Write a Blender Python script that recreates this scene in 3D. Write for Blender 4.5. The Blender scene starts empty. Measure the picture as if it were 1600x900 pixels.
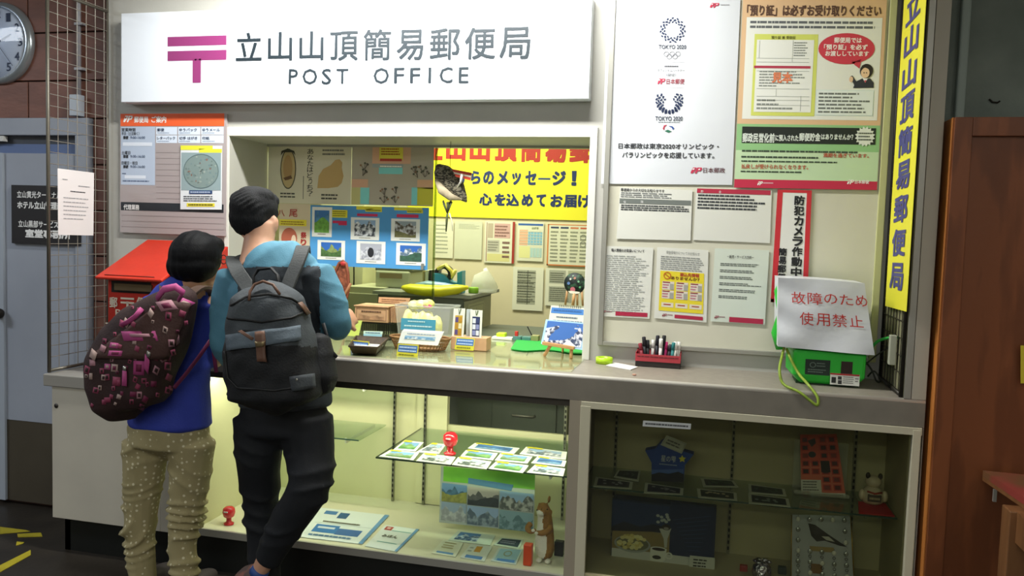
import bpy, bmesh, math, random
from mathutils import Vector, Matrix
from mathutils.bvhtree import BVHTree
random.seed(7)
sc = bpy.context.scene
COL = sc.collection

# ------------------------------------------------------------------ camera
CAM = Vector((0, 0, 1.544))
YAW, PIT, ROL, FPX = -0.2387004, -0.06623988, 0.03170074, 1288.96774
_F = Vector((math.sin(YAW)*math.cos(PIT), math.cos(YAW)*math.cos(PIT), math.sin(PIT)))
_r = _F.cross(Vector((0, 0, 1))).normalized(); _u = _r.cross(_F)
_R = math.cos(ROL)*_r + math.sin(ROL)*_u
_U = -math.sin(ROL)*_r + math.cos(ROL)*_u
cd = bpy.data.cameras.new('camera'); cam = bpy.data.objects.new('camera', cd); COL.objects.link(cam)
cd.sensor_width = 36; cd.lens = FPX/1600*36; cd.clip_start = .05
M = Matrix((_R, _U, -_F)).transposed().to_4x4(); M.translation = CAM
cam.matrix_world = M
sc.camera = cam

# ------------------------------------------------------------------ world, light, exposure
sc.view_settings.view_transform = 'Standard'; sc.view_settings.look = 'None'
sc.view_settings.gamma = 1; sc.view_settings.use_curve_mapping = False
sc.view_settings.exposure = -0.58
w = bpy.data.worlds.new('world'); sc.world = w; w.use_nodes = True
w.node_tree.nodes['Background'].inputs[0].default_value = (.55, .62, .75, 1)
w.node_tree.nodes['Background'].inputs[1].default_value = .2

def area(name, loc, size, power, col, rot=(0, 0, 0), spread=180):
    l = bpy.data.lights.new(name, 'AREA'); l.shape = 'RECTANGLE'; l.size, l.size_y = size
    l.energy = power; l.color = col; l.spread = math.radians(spread)
    o = bpy.data.objects.new(name, l); COL.objects.link(o); o.location = loc; o.rotation_euler = rot
    return o
# fluorescent batten over the counter, fill lamps added unseen in the hall, fluorescents of the office and of the lit show case
area('counter_batten_light', (-1.28, 2.90, 2.83), (1.7, .10), 108, (1, .99, .94), (math.radians(22), 0, 0))
area('hall_fill', (-1.2, -.9, 2.95), (3.2, .5), 80, (.95, .98, 1.0))  # added fill from behind the camera for the lower fronts
area('hall_fill_rear', (-.4, -2.9, 2.95), (4.2, .5), 165, (.97, 1.0, .96))  # added fill that reaches into the unlit show case
area('hall_fill_right', (1.9, .9, 2.95), (.5, 1.6), 24, (1.0, .95, .86))  # added fill for the wood partition and concrete wall
area('hall_fill_far', (-5.0, 1.8, 2.95), (1.2, .5), 85, (.86, .92, 1.0))  # added bluish fill for the steel door area
area('office_light', (-1.7, 4.65, 2.62), (1.6, .5), 80, (1.0, .99, .82))
area('show_case_light', (-1.35, 3.24, .895), (1.7, .03), 21, (1.0, .97, .76), (math.radians(25), 0, 0))

# ------------------------------------------------------------------ projection helper (photo pixel -> point on a plane of the place)
def at(px, py, X=None, Y=None, Z=None):
    d = _F*FPX + (px-800)*_R - (py-450)*_U
    if X is not None: t = X/d.x
    elif Y is not None: t = Y/d.y
    else: t = (Z-CAM.z)/d.z
    return CAM + d*t

# ------------------------------------------------------------------ materials
def lin(c):
    if isinstance(c, str): c = [int(c[i:i+2], 16)/255 for i in (0, 2, 4)]
    return tuple(x/12.92 if x <= .04045 else ((x+.055)/1.055)**2.4 for x in c[:3]) + (1,)
MC = {}
def mat(name, col, rough=.6, metal=0, spec=.4, emit=0, col2=None, scale=8, stretch=(1, 1, 1), bump=0, bscale=60, contrast=(.35, .65), detail=4, coat=0):
    if name in MC: return MC[name]
    m = bpy.data.materials.new(name); m.use_nodes = True; nt = m.node_tree; b = nt.nodes['Principled BSDF']
    b.inputs['Base Color'].default_value = lin(col); b.inputs['Roughness'].default_value = rough
    b.inputs['Metallic'].default_value = metal; b.inputs['Specular IOR Level'].default_value = spec
    b.inputs['Coat Weight'].default_value = coat
    if emit:
        b.inputs['Emission Color'].default_value = lin(col); b.inputs['Emission Strength'].default_value = emit
    if col2 or bump:
        tc = nt.nodes.new('ShaderNodeTexCoord'); mp = nt.nodes.new('ShaderNodeMapping'); mp.inputs['Scale'].default_value = stretch
        nt.links.new(tc.outputs['Object'], mp.inputs[0])
    if col2:
        n = nt.nodes.new('ShaderNodeTexNoise'); n.inputs['Scale'].default_value = scale; n.inputs['Detail'].default_value = detail
        nt.links.new(mp.outputs[0], n.inputs['Vector'])
        r = nt.nodes.new('ShaderNodeValToRGB'); r.color_ramp.elements[0].position = contrast[0]; r.color_ramp.elements[1].position = contrast[1]
        r.color_ramp.elements[0].color = lin(col); r.color_ramp.elements[1].color = lin(col2)
        nt.links.new(n.outputs[0], r.inputs[0]); nt.links.new(r.outputs[0], b.inputs['Base Color'])
    if bump:
        n2 = nt.nodes.new('ShaderNodeTexNoise'); n2.inputs['Scale'].default_value = bscale; n2.inputs['Detail'].default_value = 3
        nt.links.new(mp.outputs[0], n2.inputs['Vector'])
        bp = nt.nodes.new('ShaderNodeBump'); bp.inputs['Strength'].default_value = bump; bp.inputs['Distance'].default_value = .01
        nt.links.new(n2.outputs[0], bp.inputs['Height']); nt.links.new(bp.outputs[0], b.inputs['Normal'])
    MC[name] = m
    return m
def glass(name, tint='F4FFF8', refl=.06, rough=.02, trans=1.0):
    if name in MC: return MC[name]
    m = bpy.data.materials.new(name); m.use_nodes = True; nt = m.node_tree
    for n in list(nt.nodes): nt.nodes.remove(n)
    out = nt.nodes.new('ShaderNodeOutputMaterial'); mx = nt.nodes.new('ShaderNodeMixShader')
    tr = nt.nodes.new('ShaderNodeBsdfTransparent'); tr.inputs[0].default_value = lin(tint)
    gl = nt.nodes.new('ShaderNodeBsdfGlossy'); gl.inputs['Roughness'].default_value = rough
    fr = nt.nodes.new('ShaderNodeLayerWeight'); fr.inputs[0].default_value = .5      # 1-|cos|, the same from both faces
    pw = nt.nodes.new('ShaderNodeMath'); pw.operation = 'POWER'; pw.inputs[1].default_value = 4.5
    ma = nt.nodes.new('ShaderNodeMath'); ma.operation = 'MULTIPLY_ADD'; ma.inputs[1].default_value = .8; ma.inputs[2].default_value = refl*.5
    ma.use_clamp = True
    nt.links.new(fr.outputs['Facing'], pw.inputs[0]); nt.links.new(pw.outputs[0], ma.inputs[0])
    nt.links.new(ma.outputs[0], mx.inputs[0]); nt.links.new(tr.outputs[0], mx.inputs[1]); nt.links.new(gl.outputs[0], mx.inputs[2])
    nt.links.new(mx.outputs[0], out.inputs[0]); MC[name] = m
    return m
def flat(c, rough=.55):     # plain printed colour
    return mat('print_'+c, c, rough)
def plastic_film(name, tint, alpha, rough=.15):
    if name in MC: return MC[name]
    m = bpy.data.materials.new(name); m.use_nodes = True; b = m.node_tree.nodes['Principled BSDF']
    b.inputs['Base Color'].default_value = lin(tint); b.inputs['Roughness'].default_value = rough; b.inputs['Alpha'].default_value = alpha
    MC[name] = m; return m

# ------------------------------------------------------------------ mesh builder
class MB:
    def __init__(s): s.v = []; s.f = []; s.m = []; s.mats = []; s.sm = []
    def mi(s, m):
        if m not in s.mats: s.mats.append(m)
        return s.mats.index(m)
    def add(s, vs, fs, m, smooth=False):
        o = len(s.v); s.v += [tuple(v) for v in vs]; k = s.mi(m)
        for f in fs: s.f.append([i+o for i in f]); s.m.append(k); s.sm.append(smooth)
        return s
    def box(s, a, b, m):
        x0, x1 = sorted((a[0], b[0])); y0, y1 = sorted((a[1], b[1])); z0, z1 = sorted((a[2], b[2]))
        vs = [(x0,y0,z0),(x1,y0,z0),(x1,y1,z0),(x0,y1,z0),(x0,y0,z1),(x1,y0,z1),(x1,y1,z1),(x0,y1,z1)]
        return s.add(vs, [(3,2,1,0),(4,5,6,7),(0,1,5,4),(1,2,6,5),(2,3,7,6),(3,0,4,7)], m)
    def slab(s, quad, th, m):      # quad corners TL TR BR BL seen from outside, thickness goes inward
        q = [Vector(p) for p in quad]; n = (q[1]-q[0]).cross(q[3]-q[0]).normalized()   # points inward
        vs = q + [p+n*th for p in q]
        return s.add(vs, [(3,2,1,0),(4,5,6,7),(0,1,5,4),(1,2,6,5),(2,3,7,6),(3,0,4,7)], m)
    def tube(s, pts, r, m, n=8, cap=True, closed=False, flat_=1.0, side=None):
        P = [Vector(p) for p in pts]; N = len(P); rs = r if isinstance(r, (list, tuple)) else [r]*N
        vs = []; prev = None
        for i, p in enumerate(P):
            if closed: d = P[(i+1) % N]-P[i-1]
            else: d = P[min(i+1, N-1)]-P[max(i-1, 0)]
            d.normalize()
            if side is not None: a = Vector(side)
            elif prev is not None: a = prev
            else: a = Vector((0, 0, 1)) if abs(d.z) < .9 else Vector((1, 0, 0))
            a = a-d*a.dot(d)
            if a.length < 1e-5: a = d.orthogonal()
            a.normalize(); b = d.cross(a); prev = a
            for k in range(n):
                t = 2*math.pi*k/n
                vs.append(p+rs[i]*(math.cos(t)*a+flat_*math.sin(t)*b))
        fs = []
        for i in range(N if closed else N-1):
            j = (i+1) % N
            for k in range(n):
                l = (k+1) % n
                fs.append((i*n+k, i*n+l, j*n+l, j*n+k))
        if cap and not closed: fs += [tuple(range(n-1, -1, -1)), tuple((N-1)*n+k for k in range(n))]
        return s.add(vs, fs, m, True)
    def lathe(s, c, prof, m, n=20, axis=(0, 0, 1), sx=1, sy=1, cap=True):
        ax = Vector(axis).normalized(); a = ax.orthogonal().normalized() if abs(ax.z) < .99 else Vector((1, 0, 0)); b = ax.cross(a); c = Vector(c)
        vs = []
        for r, h in prof:
            for k in range(n):
                t = 2*math.pi*k/n; vs.append(c+ax*h+r*(sx*math.cos(t)*a+sy*math.sin(t)*b))
        fs = []
        for i in range(len(prof)-1):
            for k in range(n):
                l = (k+1) % n; fs.append((i*n+k, i*n+l, (i+1)*n+l, (i+1)*n+k))
        if cap and prof[0][0] > 1e-4 and prof[0] != prof[-1]: fs.append(tuple(range(n-1, -1, -1)))
        if cap and prof[-1][0] > 1e-4 and prof[0] != prof[-1]: fs.append(tuple((len(prof)-1)*n+k for k in range(n)))
        return s.add(vs, fs, m, True)
    def ball(s, c, r, m, n=16, rot=None):
        rx, ry, rz = r if isinstance(r, (tuple, list)) else (r, r, r); c = Vector(c); h = n//2
        vs = []
        for i in range(h+1):
            ph = math.pi*i/h
            for k in range(n):
                t = 2*math.pi*k/n
                q = Vector((rx*math.sin(ph)*math.cos(t), ry*math.sin(ph)*math.sin(t), -rz*math.cos(ph)))
                if rot is not None: q = rot @ q
                vs.append(c+q)
        fs = [(i*n+k, i*n+(k+1) % n, (i+1)*n+(k+1) % n, (i+1)*n+k) for i in range(h) for k in range(n)]
        return s.add(vs, fs, m, True)
    def obj(s, name, parent=None, bevel=0, **tags):
        me = bpy.data.meshes.new(name)
        c = Vector((0, 0, 0))
        if parent is None and s.v:
            xs, ys, zs = zip(*s.v); c = Vector(((min(xs)+max(xs))/2, (min(ys)+max(ys))/2, min(zs)))
        elif parent is not None: c = ORG.get(parent.name, Vector((0, 0, 0)))
        me.from_pydata([tuple(Vector(v)-c) for v in s.v], [], s.f)
        for m in s.mats: me.materials.append(m)
        me.polygons.foreach_set('material_index', s.m); me.polygons.foreach_set('use_smooth', s.sm)
        me.validate(); me.update()
        o = bpy.data.objects.new(name, me); COL.objects.link(o)
        if parent is None: o.location = c; ORG[o.name] = c
        else:
            o.parent = parent; ORG[o.name] = c
        if bevel:
            bv = o.modifiers.new('bevel', 'BEVEL'); bv.width = bevel; bv.segments = 2; bv.limit_method = 'ANGLE'; bv.angle_limit = math.radians(50)
        for k, v in tags.items(): o[k] = v
        return o
ORG = {}
def empty(name, loc, **tags):
    o = bpy.data.objects.new(name, None); COL.objects.link(o); o.location = loc; o.empty_display_size = .05
    ORG[o.name] = Vector(loc)
    for k, v in tags.items(): o[k] = v
    return o
def struct(name, mb, bevel=0, parent=None): return mb.obj(name, parent, bevel, kind='structure') if parent is None else mb.obj(name, parent, bevel)
def copy_tree(o, parent=None):
    c = o.copy(); COL.objects.link(c); c.parent = parent
    ORG[c.name] = Vector((0, 0, 0))
    for ch in list(o.children): copy_tree(ch, c)
    return c

# ------------------------------------------------------------------ flat print on a quad
TXT = {}
def glyphs(body, bold):
    k = (body, bold)
    if k not in TXT:
        cu = bpy.data.curves.new('t', 'FONT'); cu.body = body; cu.resolution_u = 2
        ob = bpy.data.objects.new('t', cu); me = bpy.data.meshes.new_from_object(ob)
        vs = [(v.co.x, v.co.y) for v in me.vertices]; fs = [tuple(p.vertices) for p in me.polygons]
        bpy.data.objects.remove(ob); bpy.data.curves.remove(cu); bpy.data.meshes.remove(me)
        if bold:      # heavier weight: the same outline struck several times, slightly shifted
            n = len(vs); b = bold; sh = [(-b, -b), (b, -b), (b, b), (-b, b)] + ([(0, 0)] if b > .02 else []) + ([(-b, 0), (b, 0), (0, b), (0, -b)] if b > .04 else [])
            vs, fs = [(x+dx, y+dy) for dx, dy in sh for x, y in vs], [tuple(i+n*k for i in f) for k in range(len(sh)) for f in fs]
        TXT[k] = (vs, fs, n if bold else len(vs))
    return TXT[k]
class Q:      # quad frame: TL TR BR BL, u to the right, v down, h out of the face
    def __init__(s, tl, tr, br, bl):
        s.c = [Vector(p) for p in (tl, tr, br, bl)]
        s.n = -(s.c[1]-s.c[0]).cross(s.c[3]-s.c[0]).normalized()
        s.w = (s.c[1]-s.c[0]).length; s.h = (s.c[3]-s.c[0]).length
    def p(s, u, v, h=0):
        a, b, c, d = s.c
        return a*(1-u)*(1-v)+b*u*(1-v)+c*u*v+d*(1-u)*v + s.n*h
def mixc(c, k): return ''.join('%02X' % min(255, int(int(c[i:i+2], 16)*k)) for i in (0, 2, 4))
class Print:
    def __init__(s, q, h0=.0006): s.q = q; s.mb = MB(); s.h0 = h0; s.k = 0; s.tx = MB(); s.big = []
    def rect(s, u0, v0, u1, v1, m, layer=1):
        if isinstance(m, str): m = flat(m)
        h = s.h0*layer; q = s.q
        s.mb.add([q.p(u0, v1, h), q.p(u1, v1, h), q.p(u1, v0, h), q.p(u0, v0, h)], [(0, 1, 2, 3)], m); return s
    def frame(s, u0, v0, u1, v1, t, m, layer=2):
        tv = t*s.q.w/s.q.h
        s.rect(u0, v0, u1, v0+tv, m, layer); s.rect(u0, v1-tv, u1, v1, m, layer)
        s.rect(u0, v0+tv, u0+t, v1-tv, m, layer); s.rect(u1-t, v0+tv, u1, v1-tv, m, layer); return s
    def poly(s, pts, m, layer=2):
        if isinstance(m, str): m = flat(m)
        n = len(pts); c = (sum(p[0] for p in pts)/n, sum(p[1] for p in pts)/n)
        vs = [s.q.p(u, v, s.h0*layer) for u, v in pts]
        s.mb.add(vs, [tuple(range(n-1, -1, -1))], m); return s
    def disc(s, u, v, ru, rv, m, layer=2, n=20, inner=0):
        if isinstance(m, str): m = flat(m)
        h = s.h0*layer
        P = [(math.cos(2*math.pi*k/n), math.sin(2*math.pi*k/n)) for k in range(n)]
        if inner:
            vs = [s.q.p(u+ru*a, v+rv*b, h) for a, b in P]+[s.q.p(u+ru*inner*a, v+rv*inner*b, h) for a, b in P]
            s.mb.add(vs, [(k, n+k, n+(k+1) % n, (k+1) % n) for k in range(n)], m)
        else: s.mb.add([s.q.p(u+ru*a, v-rv*b, h) for a, b in P], [tuple(range(n))], m)
        return s
    def text(s, body, u0, v0, u1, v1, m, bold=0, layer=3):
        if isinstance(m, str): m = flat(m)
        vs, fs, per = glyphs(body, bold)
        if not vs: return s
        xs = [a for a, b in vs]; ys = [b for a, b in vs]; x0, x1, y0, y1 = min(xs), max(xs), min(ys), max(ys)
        h = s.h0*layer
        out = [s.q.p(u0+(a-x0)/(x1-x0)*(u1-u0), v1-(b-y0)/max(1e-6, y1-y0)*(v1-v0), h+6e-5*(i//per)) for i, (a, b) in enumerate(vs)]
        if abs(v1-v0)*s.q.h > .019:
            b = MB(); b.add(out, fs, m); s.big.append(('letter' if len(body) == 1 else 'lettering', b))
        else: s.tx.add(out, fs, m)
        return s
    def vtext(s, body, u0, v0, u1, v1, m, bold=0, layer=3, fill=.9):
        n = len(body); st = (v1-v0)/n
        for i, ch in enumerate(body):
            if ch == ' ': continue
            if ch == 'ー': s.rect((u0+u1)/2-.06*(u1-u0), v0+st*(i+.1), (u0+u1)/2+.06*(u1-u0), v0+st*(i+.85), m, layer); continue
            sh = {'っ': .25, 'カ': .08, 'メ': .1, '易': .05}.get(ch, 0)*(u1-u0)
            s.text(ch, u0+sh, v0+st*i+st*(1-fill)/2, u1-sh*.5, v0+st*(i+1)-st*(1-fill)/2, m, bold, layer)
        return s
    def rows(s, u0, v0, u1, v1, n, m, fillv=.45, layer=2, rag=.25, word=.09):
        if isinstance(m, str): m = flat(m)
        st = (v1-v0)/n
        for i in range(n):
            e = u1-(u1-u0)*random.uniform(0, rag); u = u0; v = v0+st*(i+(1-fillv)/2)
            while u < e-.004:
                l = min(random.uniform(.35, 1.6)*word*(u1-u0), e-u); s.rect(u, v, u+l*.86, v+st*fillv, m, layer); u += l
        return s
    def pic(s, u0, v0, u1, v1, sky='8FB4D8', hill='4A6A4E', snow=None, fg=None, layer=2, seed=1, top=.35, fgv=.72):
        rn = random.Random(seed); s.rect(u0, v0, u1, v1, sky, layer)
        du, dv = u1-u0, v1-v0; N = 12
        def ridge(base, amp): return [(u0+du*i/N, v0+dv*min(1, max(.02, base+amp*(rn.random()-.5)+.5*amp*math.sin(i*.9+seed)))) for i in range(N+1)]
        R = ridge(top, .28)
        def band(R, m, l, bot):
            mm = flat(m) if isinstance(m, str) else m
            for i in range(N):
                a, b = R[i], R[i+1]
                s.mb.add([s.q.p(a[0], bot, s.h0*l), s.q.p(b[0], bot, s.h0*l), s.q.p(b[0], b[1], s.h0*l), s.q.p(a[0], a[1], s.h0*l)], [(0, 1, 2, 3)], mm)
        if snow and isinstance(hill, str): hill = mat('rock_'+hill+snow, hill, .5, col2=snow, scale=48, contrast=(.44, .62), detail=5)
        elif isinstance(hill, str): hill = mat('slope_'+hill, hill, .5, col2=mixc(hill, 1.35), scale=40, contrast=(.35, .7), detail=5)
        band(R, hill, layer+.4, v1)
        if fg: band([(u, v0+dv*min(1, fgv+.12*math.sin(5*(u-u0)/du+seed)+.05*(rn.random()-.5))) for u, v in R], mat('slope_'+fg, fg, .5, col2=mixc(fg, 1.3), scale=60, contrast=(.35, .7)), layer+1.0, v1)
        return s
    def done(s, parent, name='print', tname='lettering'):
        if s.mb.v: s.mb.obj(name, parent)
        if s.tx.v: s.tx.obj(tname, parent)['kind'] = 'stuff'
        for nm, b in s.big: b.obj(nm, parent)
PAPER = mat('paper', 'ECECE6', .5)
def pq(px, Y=None, X=None, Z=None):    # four photo pixels TL TR BR BL on one plane of the place
    k = dict(X=X, Y=Y, Z=Z)
    return Q(*[at(a, b, **k) for a, b in px])
def sheet(name, label, cat, q, fn=None, m=None, th=.002, group=None, parent=None, bulge=0, h0=.0006, back=0):
    mb = MB(); m = m or PAPER
    if isinstance(m, str): m = flat(m)
    c = [q.p(0, 0, -back), q.p(1, 0, -back), q.p(1, 1, -back), q.p(0, 1, -back)]
    mb.slab(c, th, m)
    tags = {}
    if parent is None: tags = dict(label=label, category=cat)
    if group: tags['group'] = group
    o = mb.obj(name, parent, **tags)
    if fn:
        pr = Print(q, h0); fn(pr); pr.done(o)
    return o
# ================================================================== SETTING
YF, YW, YG, YB = 3.137, 3.548, 3.905, 5.5
ZC = 1.004
WALL = mat('wall_laminate', 'B4B3AC', .45, col2='ABAAA3', scale=3, bump=.03, bscale=90)
TRIM = mat('trim_pale', 'D6D6CE', .4)
COUNTER = mat('counter_laminate', '938C80', .42, col2='8A8378', scale=30, spec=.5)
FASCIA = mat('fascia_brown', '7A756A', .45, col2='736E64', scale=14)
EDGE = mat('counter_edge', 'C9C5BC', .3, spec=.6)
ALU = mat('aluminium', 'A8A79F', .35, metal=.6)
DARKMETAL = mat('dark_metal', '33302A', .4, metal=.5)
WHITEPANEL = mat('white_panel', 'BDB8AA', .4, col2='B6B1A4', scale=4)
BLACKKICK = mat('black_kick', '0C0F0B', .6)
FLOOR = mat('floor_tile', '26221D', .38, col2='312C25', scale=5, bump=.08, bscale=30)
CONC = mat('concrete', '8E9890', .8, col2='76817A', scale=3.0, bump=.25, bscale=35, detail=8)
CREAM = mat('cream_panel', 'D3D1A8', .45, col2='CECCA2', scale=2)
OFFWALL = mat('office_wall', 'DAD3AE', .6, col2='D3CCA6', scale=2, bump=.03)
BOARD = mat('board_cream', 'CFCDBB', .5, col2='C9C7B5', scale=4)
HALLW = mat('hall_wall', 'A8A296', .7)
BRICKC = mat('brown_tile', '7E5446', .55, col2='6E493D', scale=5, stretch=(1, 1, 3), bump=.1, bscale=25)
GROUT = mat('tile_joint', '3B2620', .8)
STEELBLUE = mat('door_steel', '959BA6', .45, col2='8F95A0', scale=3)
WOOD = mat('stained_plywood', '6E3E22', .4, bump=.04)
nt = WOOD.node_tree; tc = nt.nodes.new('ShaderNodeTexCoord'); mp = nt.nodes.new('ShaderNodeMapping'); mp.inputs['Scale'].default_value = (2.4, 2.4, .42)
n1 = nt.nodes.new('ShaderNodeTexNoise'); n1.inputs['Scale'].default_value = 2.2; n1.inputs['Detail'].default_value = 4
mm = nt.nodes.new('ShaderNodeMath'); mm.operation = 'MULTIPLY'; mm.inputs[1].default_value = 26; sn = nt.nodes.new('ShaderNodeMath'); sn.operation = 'SINE'     # contour-like veneer figure
rp = nt.nodes.new('ShaderNodeValToRGB'); rp.color_ramp.elements[0].position = .0; rp.color_ramp.elements[1].position = .9; rp.color_ramp.elements[0].color = lin('7A4526'); rp.color_ramp.elements[1].color = lin('693A1F')
nt.links.new(tc.outputs['Object'], mp.inputs[0]); nt.links.new(mp.outputs[0], n1.inputs['Vector']); nt.links.new(n1.outputs[0], mm.inputs[0]); nt.links.new(mm.outputs[0], sn.inputs[0]); nt.links.new(sn.outputs[0], rp.inputs[0]); nt.links.new(rp.outputs[0], nt.nodes['Principled BSDF'].inputs['Base Color'])
WOOD_LIT = mat('wood_edge_lit', 'BE7A3C', .4, col2='A9682F', scale=5, stretch=(6, 6, .5))  # lighter wood colour with the light on the side face put in
SGLASS = glass('show_glass', 'F8FBF8', .045)
SHELFG = glass('shelf_glass', 'E6F0E8', .09)
EDGEG = mat('glass_edge', '2F4A40', .25, spec=.7)

s = MB(); s.box((-6.5, -3.5, -.12), (3.2, 6.2, 0), FLOOR); fl = struct('floor', s)
s = MB(); s.box((-6.5, -3.5, 3.0), (3.2, 3.548, 3.08), mat('ceiling_white', 'B9B9B2', .8)); struct('ceiling', s)
s = MB(); s.box((-6.6, -3.5, 0), (-6.5, 3.65, 3), HALLW); struct('wall_left', s)
s = MB(); s.box((3.2, -3.5, 0), (3.3, 3.7, 3), HALLW); struct('wall_right', s)
s = MB(); s.box((-6.5, -3.6, 0), (3.2, -3.5, 3), HALLW); struct('wall_back', s)

# brown tiled wall with the steel door, left of the booth
YL = 3.65
s = MB(); s.box((-6.5, YL, 0), (-2.957, YL+.1, 3.0), GROUT); wl = struct('wall_front', s)
zj = [at(20, 54, Y=YL).z, at(20, 128, Y=YL).z]; zr = [3.0, zj[0]+.235, zj[0], zj[1], at(20, 186, Y=YL).z]
xj0 = at(46, 20, Y=YL).x
k = 0
for i in range(len(zr)-1):
    off = 0 if i % 2 else .31
    x = -6.5; xs = [-6.5]
    j = xj0+off
    while j > -6.5: j -= 1.3
    while j+1.3 < -2.957: j += 1.3; xs.append(j)
    xs.append(-2.957)
    for a, b in zip(xs[:-1], xs[1:]):
        s = MB(); s.box((a+.004, YL-.012, zr[i+1]+.004), (b-.004, YL, zr[i]-.004), BRICKC); s.obj('tile', wl, .002)
xr = at(147, 300, Y=YL).x                          # right jamb of the door frame
z = zr[-1]
while z > .02:                                     # narrow tiled strip beside the frame
    z2 = max(0, z-.235); s = MB(); s.box((xr+.006, YL-.012, z2+.004), (-2.96, YL, z-.004), BRICKC); s.obj('tile', wl, .002); z = z2
ztop = at(100, 186, Y=YL).z; zin = at(100, 213, Y=YL).z; xin = at(127, 230, Y=YL).x
d = MB()
d.box((-4.6, YL-.045, zin), (xr, YL, ztop), STEELBLUE); d.box((xin, YL-.045, 0), (xr, YL, zin), STEELBLUE); d.box((-4.6, YL-.045, 0), (-4.5, YL, zin), STEELBLUE)
door = struct('door_1', d, .003)
zb = at(100, 241, Y=YL).z; zk = at(40, 655, Y=YL).z
d = MB(); d.box((-4.5, YL-.006, zb), (xin, YL-.002, zin), mat('transom_dark', '4E525A', .3)); d.obj('transom', door)
d = MB(); d.box((-4.5, YL-.012, zb), (xin, YL-.006, zb+.05), mat('transom_blue', '56688E', .4)); d.obj('transom_rail', door)
d = MB(); d.box((-4.5, YL-.035, zk), (xin, YL, zb), STEELBLUE); d.obj('leaf', door)
d = MB(); d.box((-4.5, YL-.033, .02), (xin, YL, zk), mat('kick_panel', '4A4438', .5, col2='433D32', scale=3)); d.obj('kick_panel', door)
xm = at(8, 500, Y=YL).x; xm2 = at(18, 500, Y=YL).x
d = MB(); d.box((xm, YL-.05, .02), (xm2, YL-.034, zb), mat('mullion', '9AA2AC', .4)); d.obj('mullion', door, .002)
d = MB(); d.box((at(0, 222, Y=YL).x-.1, YL-.05, at(0, 222, Y=YL).z), (at(17, 222, Y=YL).x, YL-.02, at(0, 214, Y=YL).z), mat('closer', 'C8C8C4', .4)); d.obj('door_closer', door)
d = MB(); p = at(-2, 490, Y=YL-.07); d.ball(p, (.025, .03, .028), DARKMETAL); d.tube([p, (p.x, YL-.03, p.z)], .01, DARKMETAL); d.obj('door_knob', door)

# booth front wall: lintel, left part, right part, window reveals
WX0, WX1, WZ = at(359.5, 205, Y=YW).x, at(915.5, 400, Y=YW).x, 1.965
LX = -2.957
s = MB()
s.box((LX, YW, WZ), (.70, YG, 3.0), WALL)
s.box((LX, YW, .834), (WX0, YG, WZ), WALL)
s.box((WX1, YW, ZC), (.70, YG, WZ), WALL)
bw = struct('wall_booth', s)
s = MB(); t = .032
s.box((WX0-t, YW-.008, WZ), (WX1+t, YW, WZ+.042), TRIM); s.box((WX0-t*.7, YW-.008, ZC), (WX0, YW, WZ), TRIM); s.box((WX1, YW-.008, ZC), (WX1+t, YW, WZ), TRIM)
struct('trim_1', s, .002)
# glass partition: rail, pane, edge strip
s = MB(); gx = at(677, 400, Y=YG).x
s.box((WX0, YG-.02, WZ-.012), (WX1, YG+.02, WZ), ALU); wn = struct('window_1', s)
s = MB(); s.box((WX0, YG-.003, ZC), (gx, YG+.003, WZ-.012), glass('partition_glass', 'F0F5E8', .03)); s.obj('pane', wn)
s = MB(); s.box((gx-.001, YG-.005, ZC), (gx+.008, YG+.005, WZ-.012), glass('pane_edge_strip', 'BFCBA8', .05)); s.obj('pane_edge', wn)

# right end: side panel, post, steel section
s = MB(); s.box((.672, YF+.012, ZC), (.70, YW, 3.0), mat('side_panel', '8E8C6E', .5)); s.box((.70, YF, ZC), (.747, YF+.05, 3.0), mat('post_laminate', 'AAA597', .45))
s.box((.747, YF+.01, 0), (.749, YW, 3.0), WALL)
struct('trim_2', s, .002)
s = MB(); s.box((.676, YF+.0, ZC), (.698, YF+.012, 3.0), ALU); struct('trim_3', s, .001)
s = MB(); s.box((.749, YW+.06, 0), (3.2, YW+.2, 3.0), CONC); wr = struct('wall_concrete', s)
s = MB(); s.box((at(1497, 60, Y=YW+.06).x, YW+.03, 1.5), (at(1512, 60, Y=YW+.06).x, YW+.06, 3.0), mat('concrete_light', 'A9B8B2', .6)); s.obj('corner_strip', wr, .008)
s = MB(); p = at(1553, 155, Y=YW+.06); s.tube([p+Vector((-.018, -.004, .0)), p+Vector((-.006, -.006, -.012)), p+Vector((.012, -.006, -.014)), p+Vector((.02, -.004, -.008))], .0035, DARKMETAL); s.obj('hook', wr)

# office behind the window
s = MB(); s.box((-3.6, YB, 0), (1.2, YB+.1, 2.75), OFFWALL); ow = struct('wall_office_back', s)
s = MB(); s.box((-3.7, YG, 0), (-3.6, YB, 2.75), OFFWALL); struct('wall_office_left', s)
s = MB(); s.box((1.2, YG, 0), (1.3, YB, 2.75), OFFWALL); struct('wall_office_right', s)
s = MB(); s.box((-3.7, YG, 2.75), (1.3, YB, 2.8), OFFWALL); struct('ceiling_office', s)
px0 = at(500, 450, Y=4.9).x; px1 = at(566, 450, Y=4.9).x
s = MB(); s.box((px0, 4.9, 0), (px1, YB, 2.75), mat('pillar_cream', 'D8D6B4', .6)); struct('trim_4', s)

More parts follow.
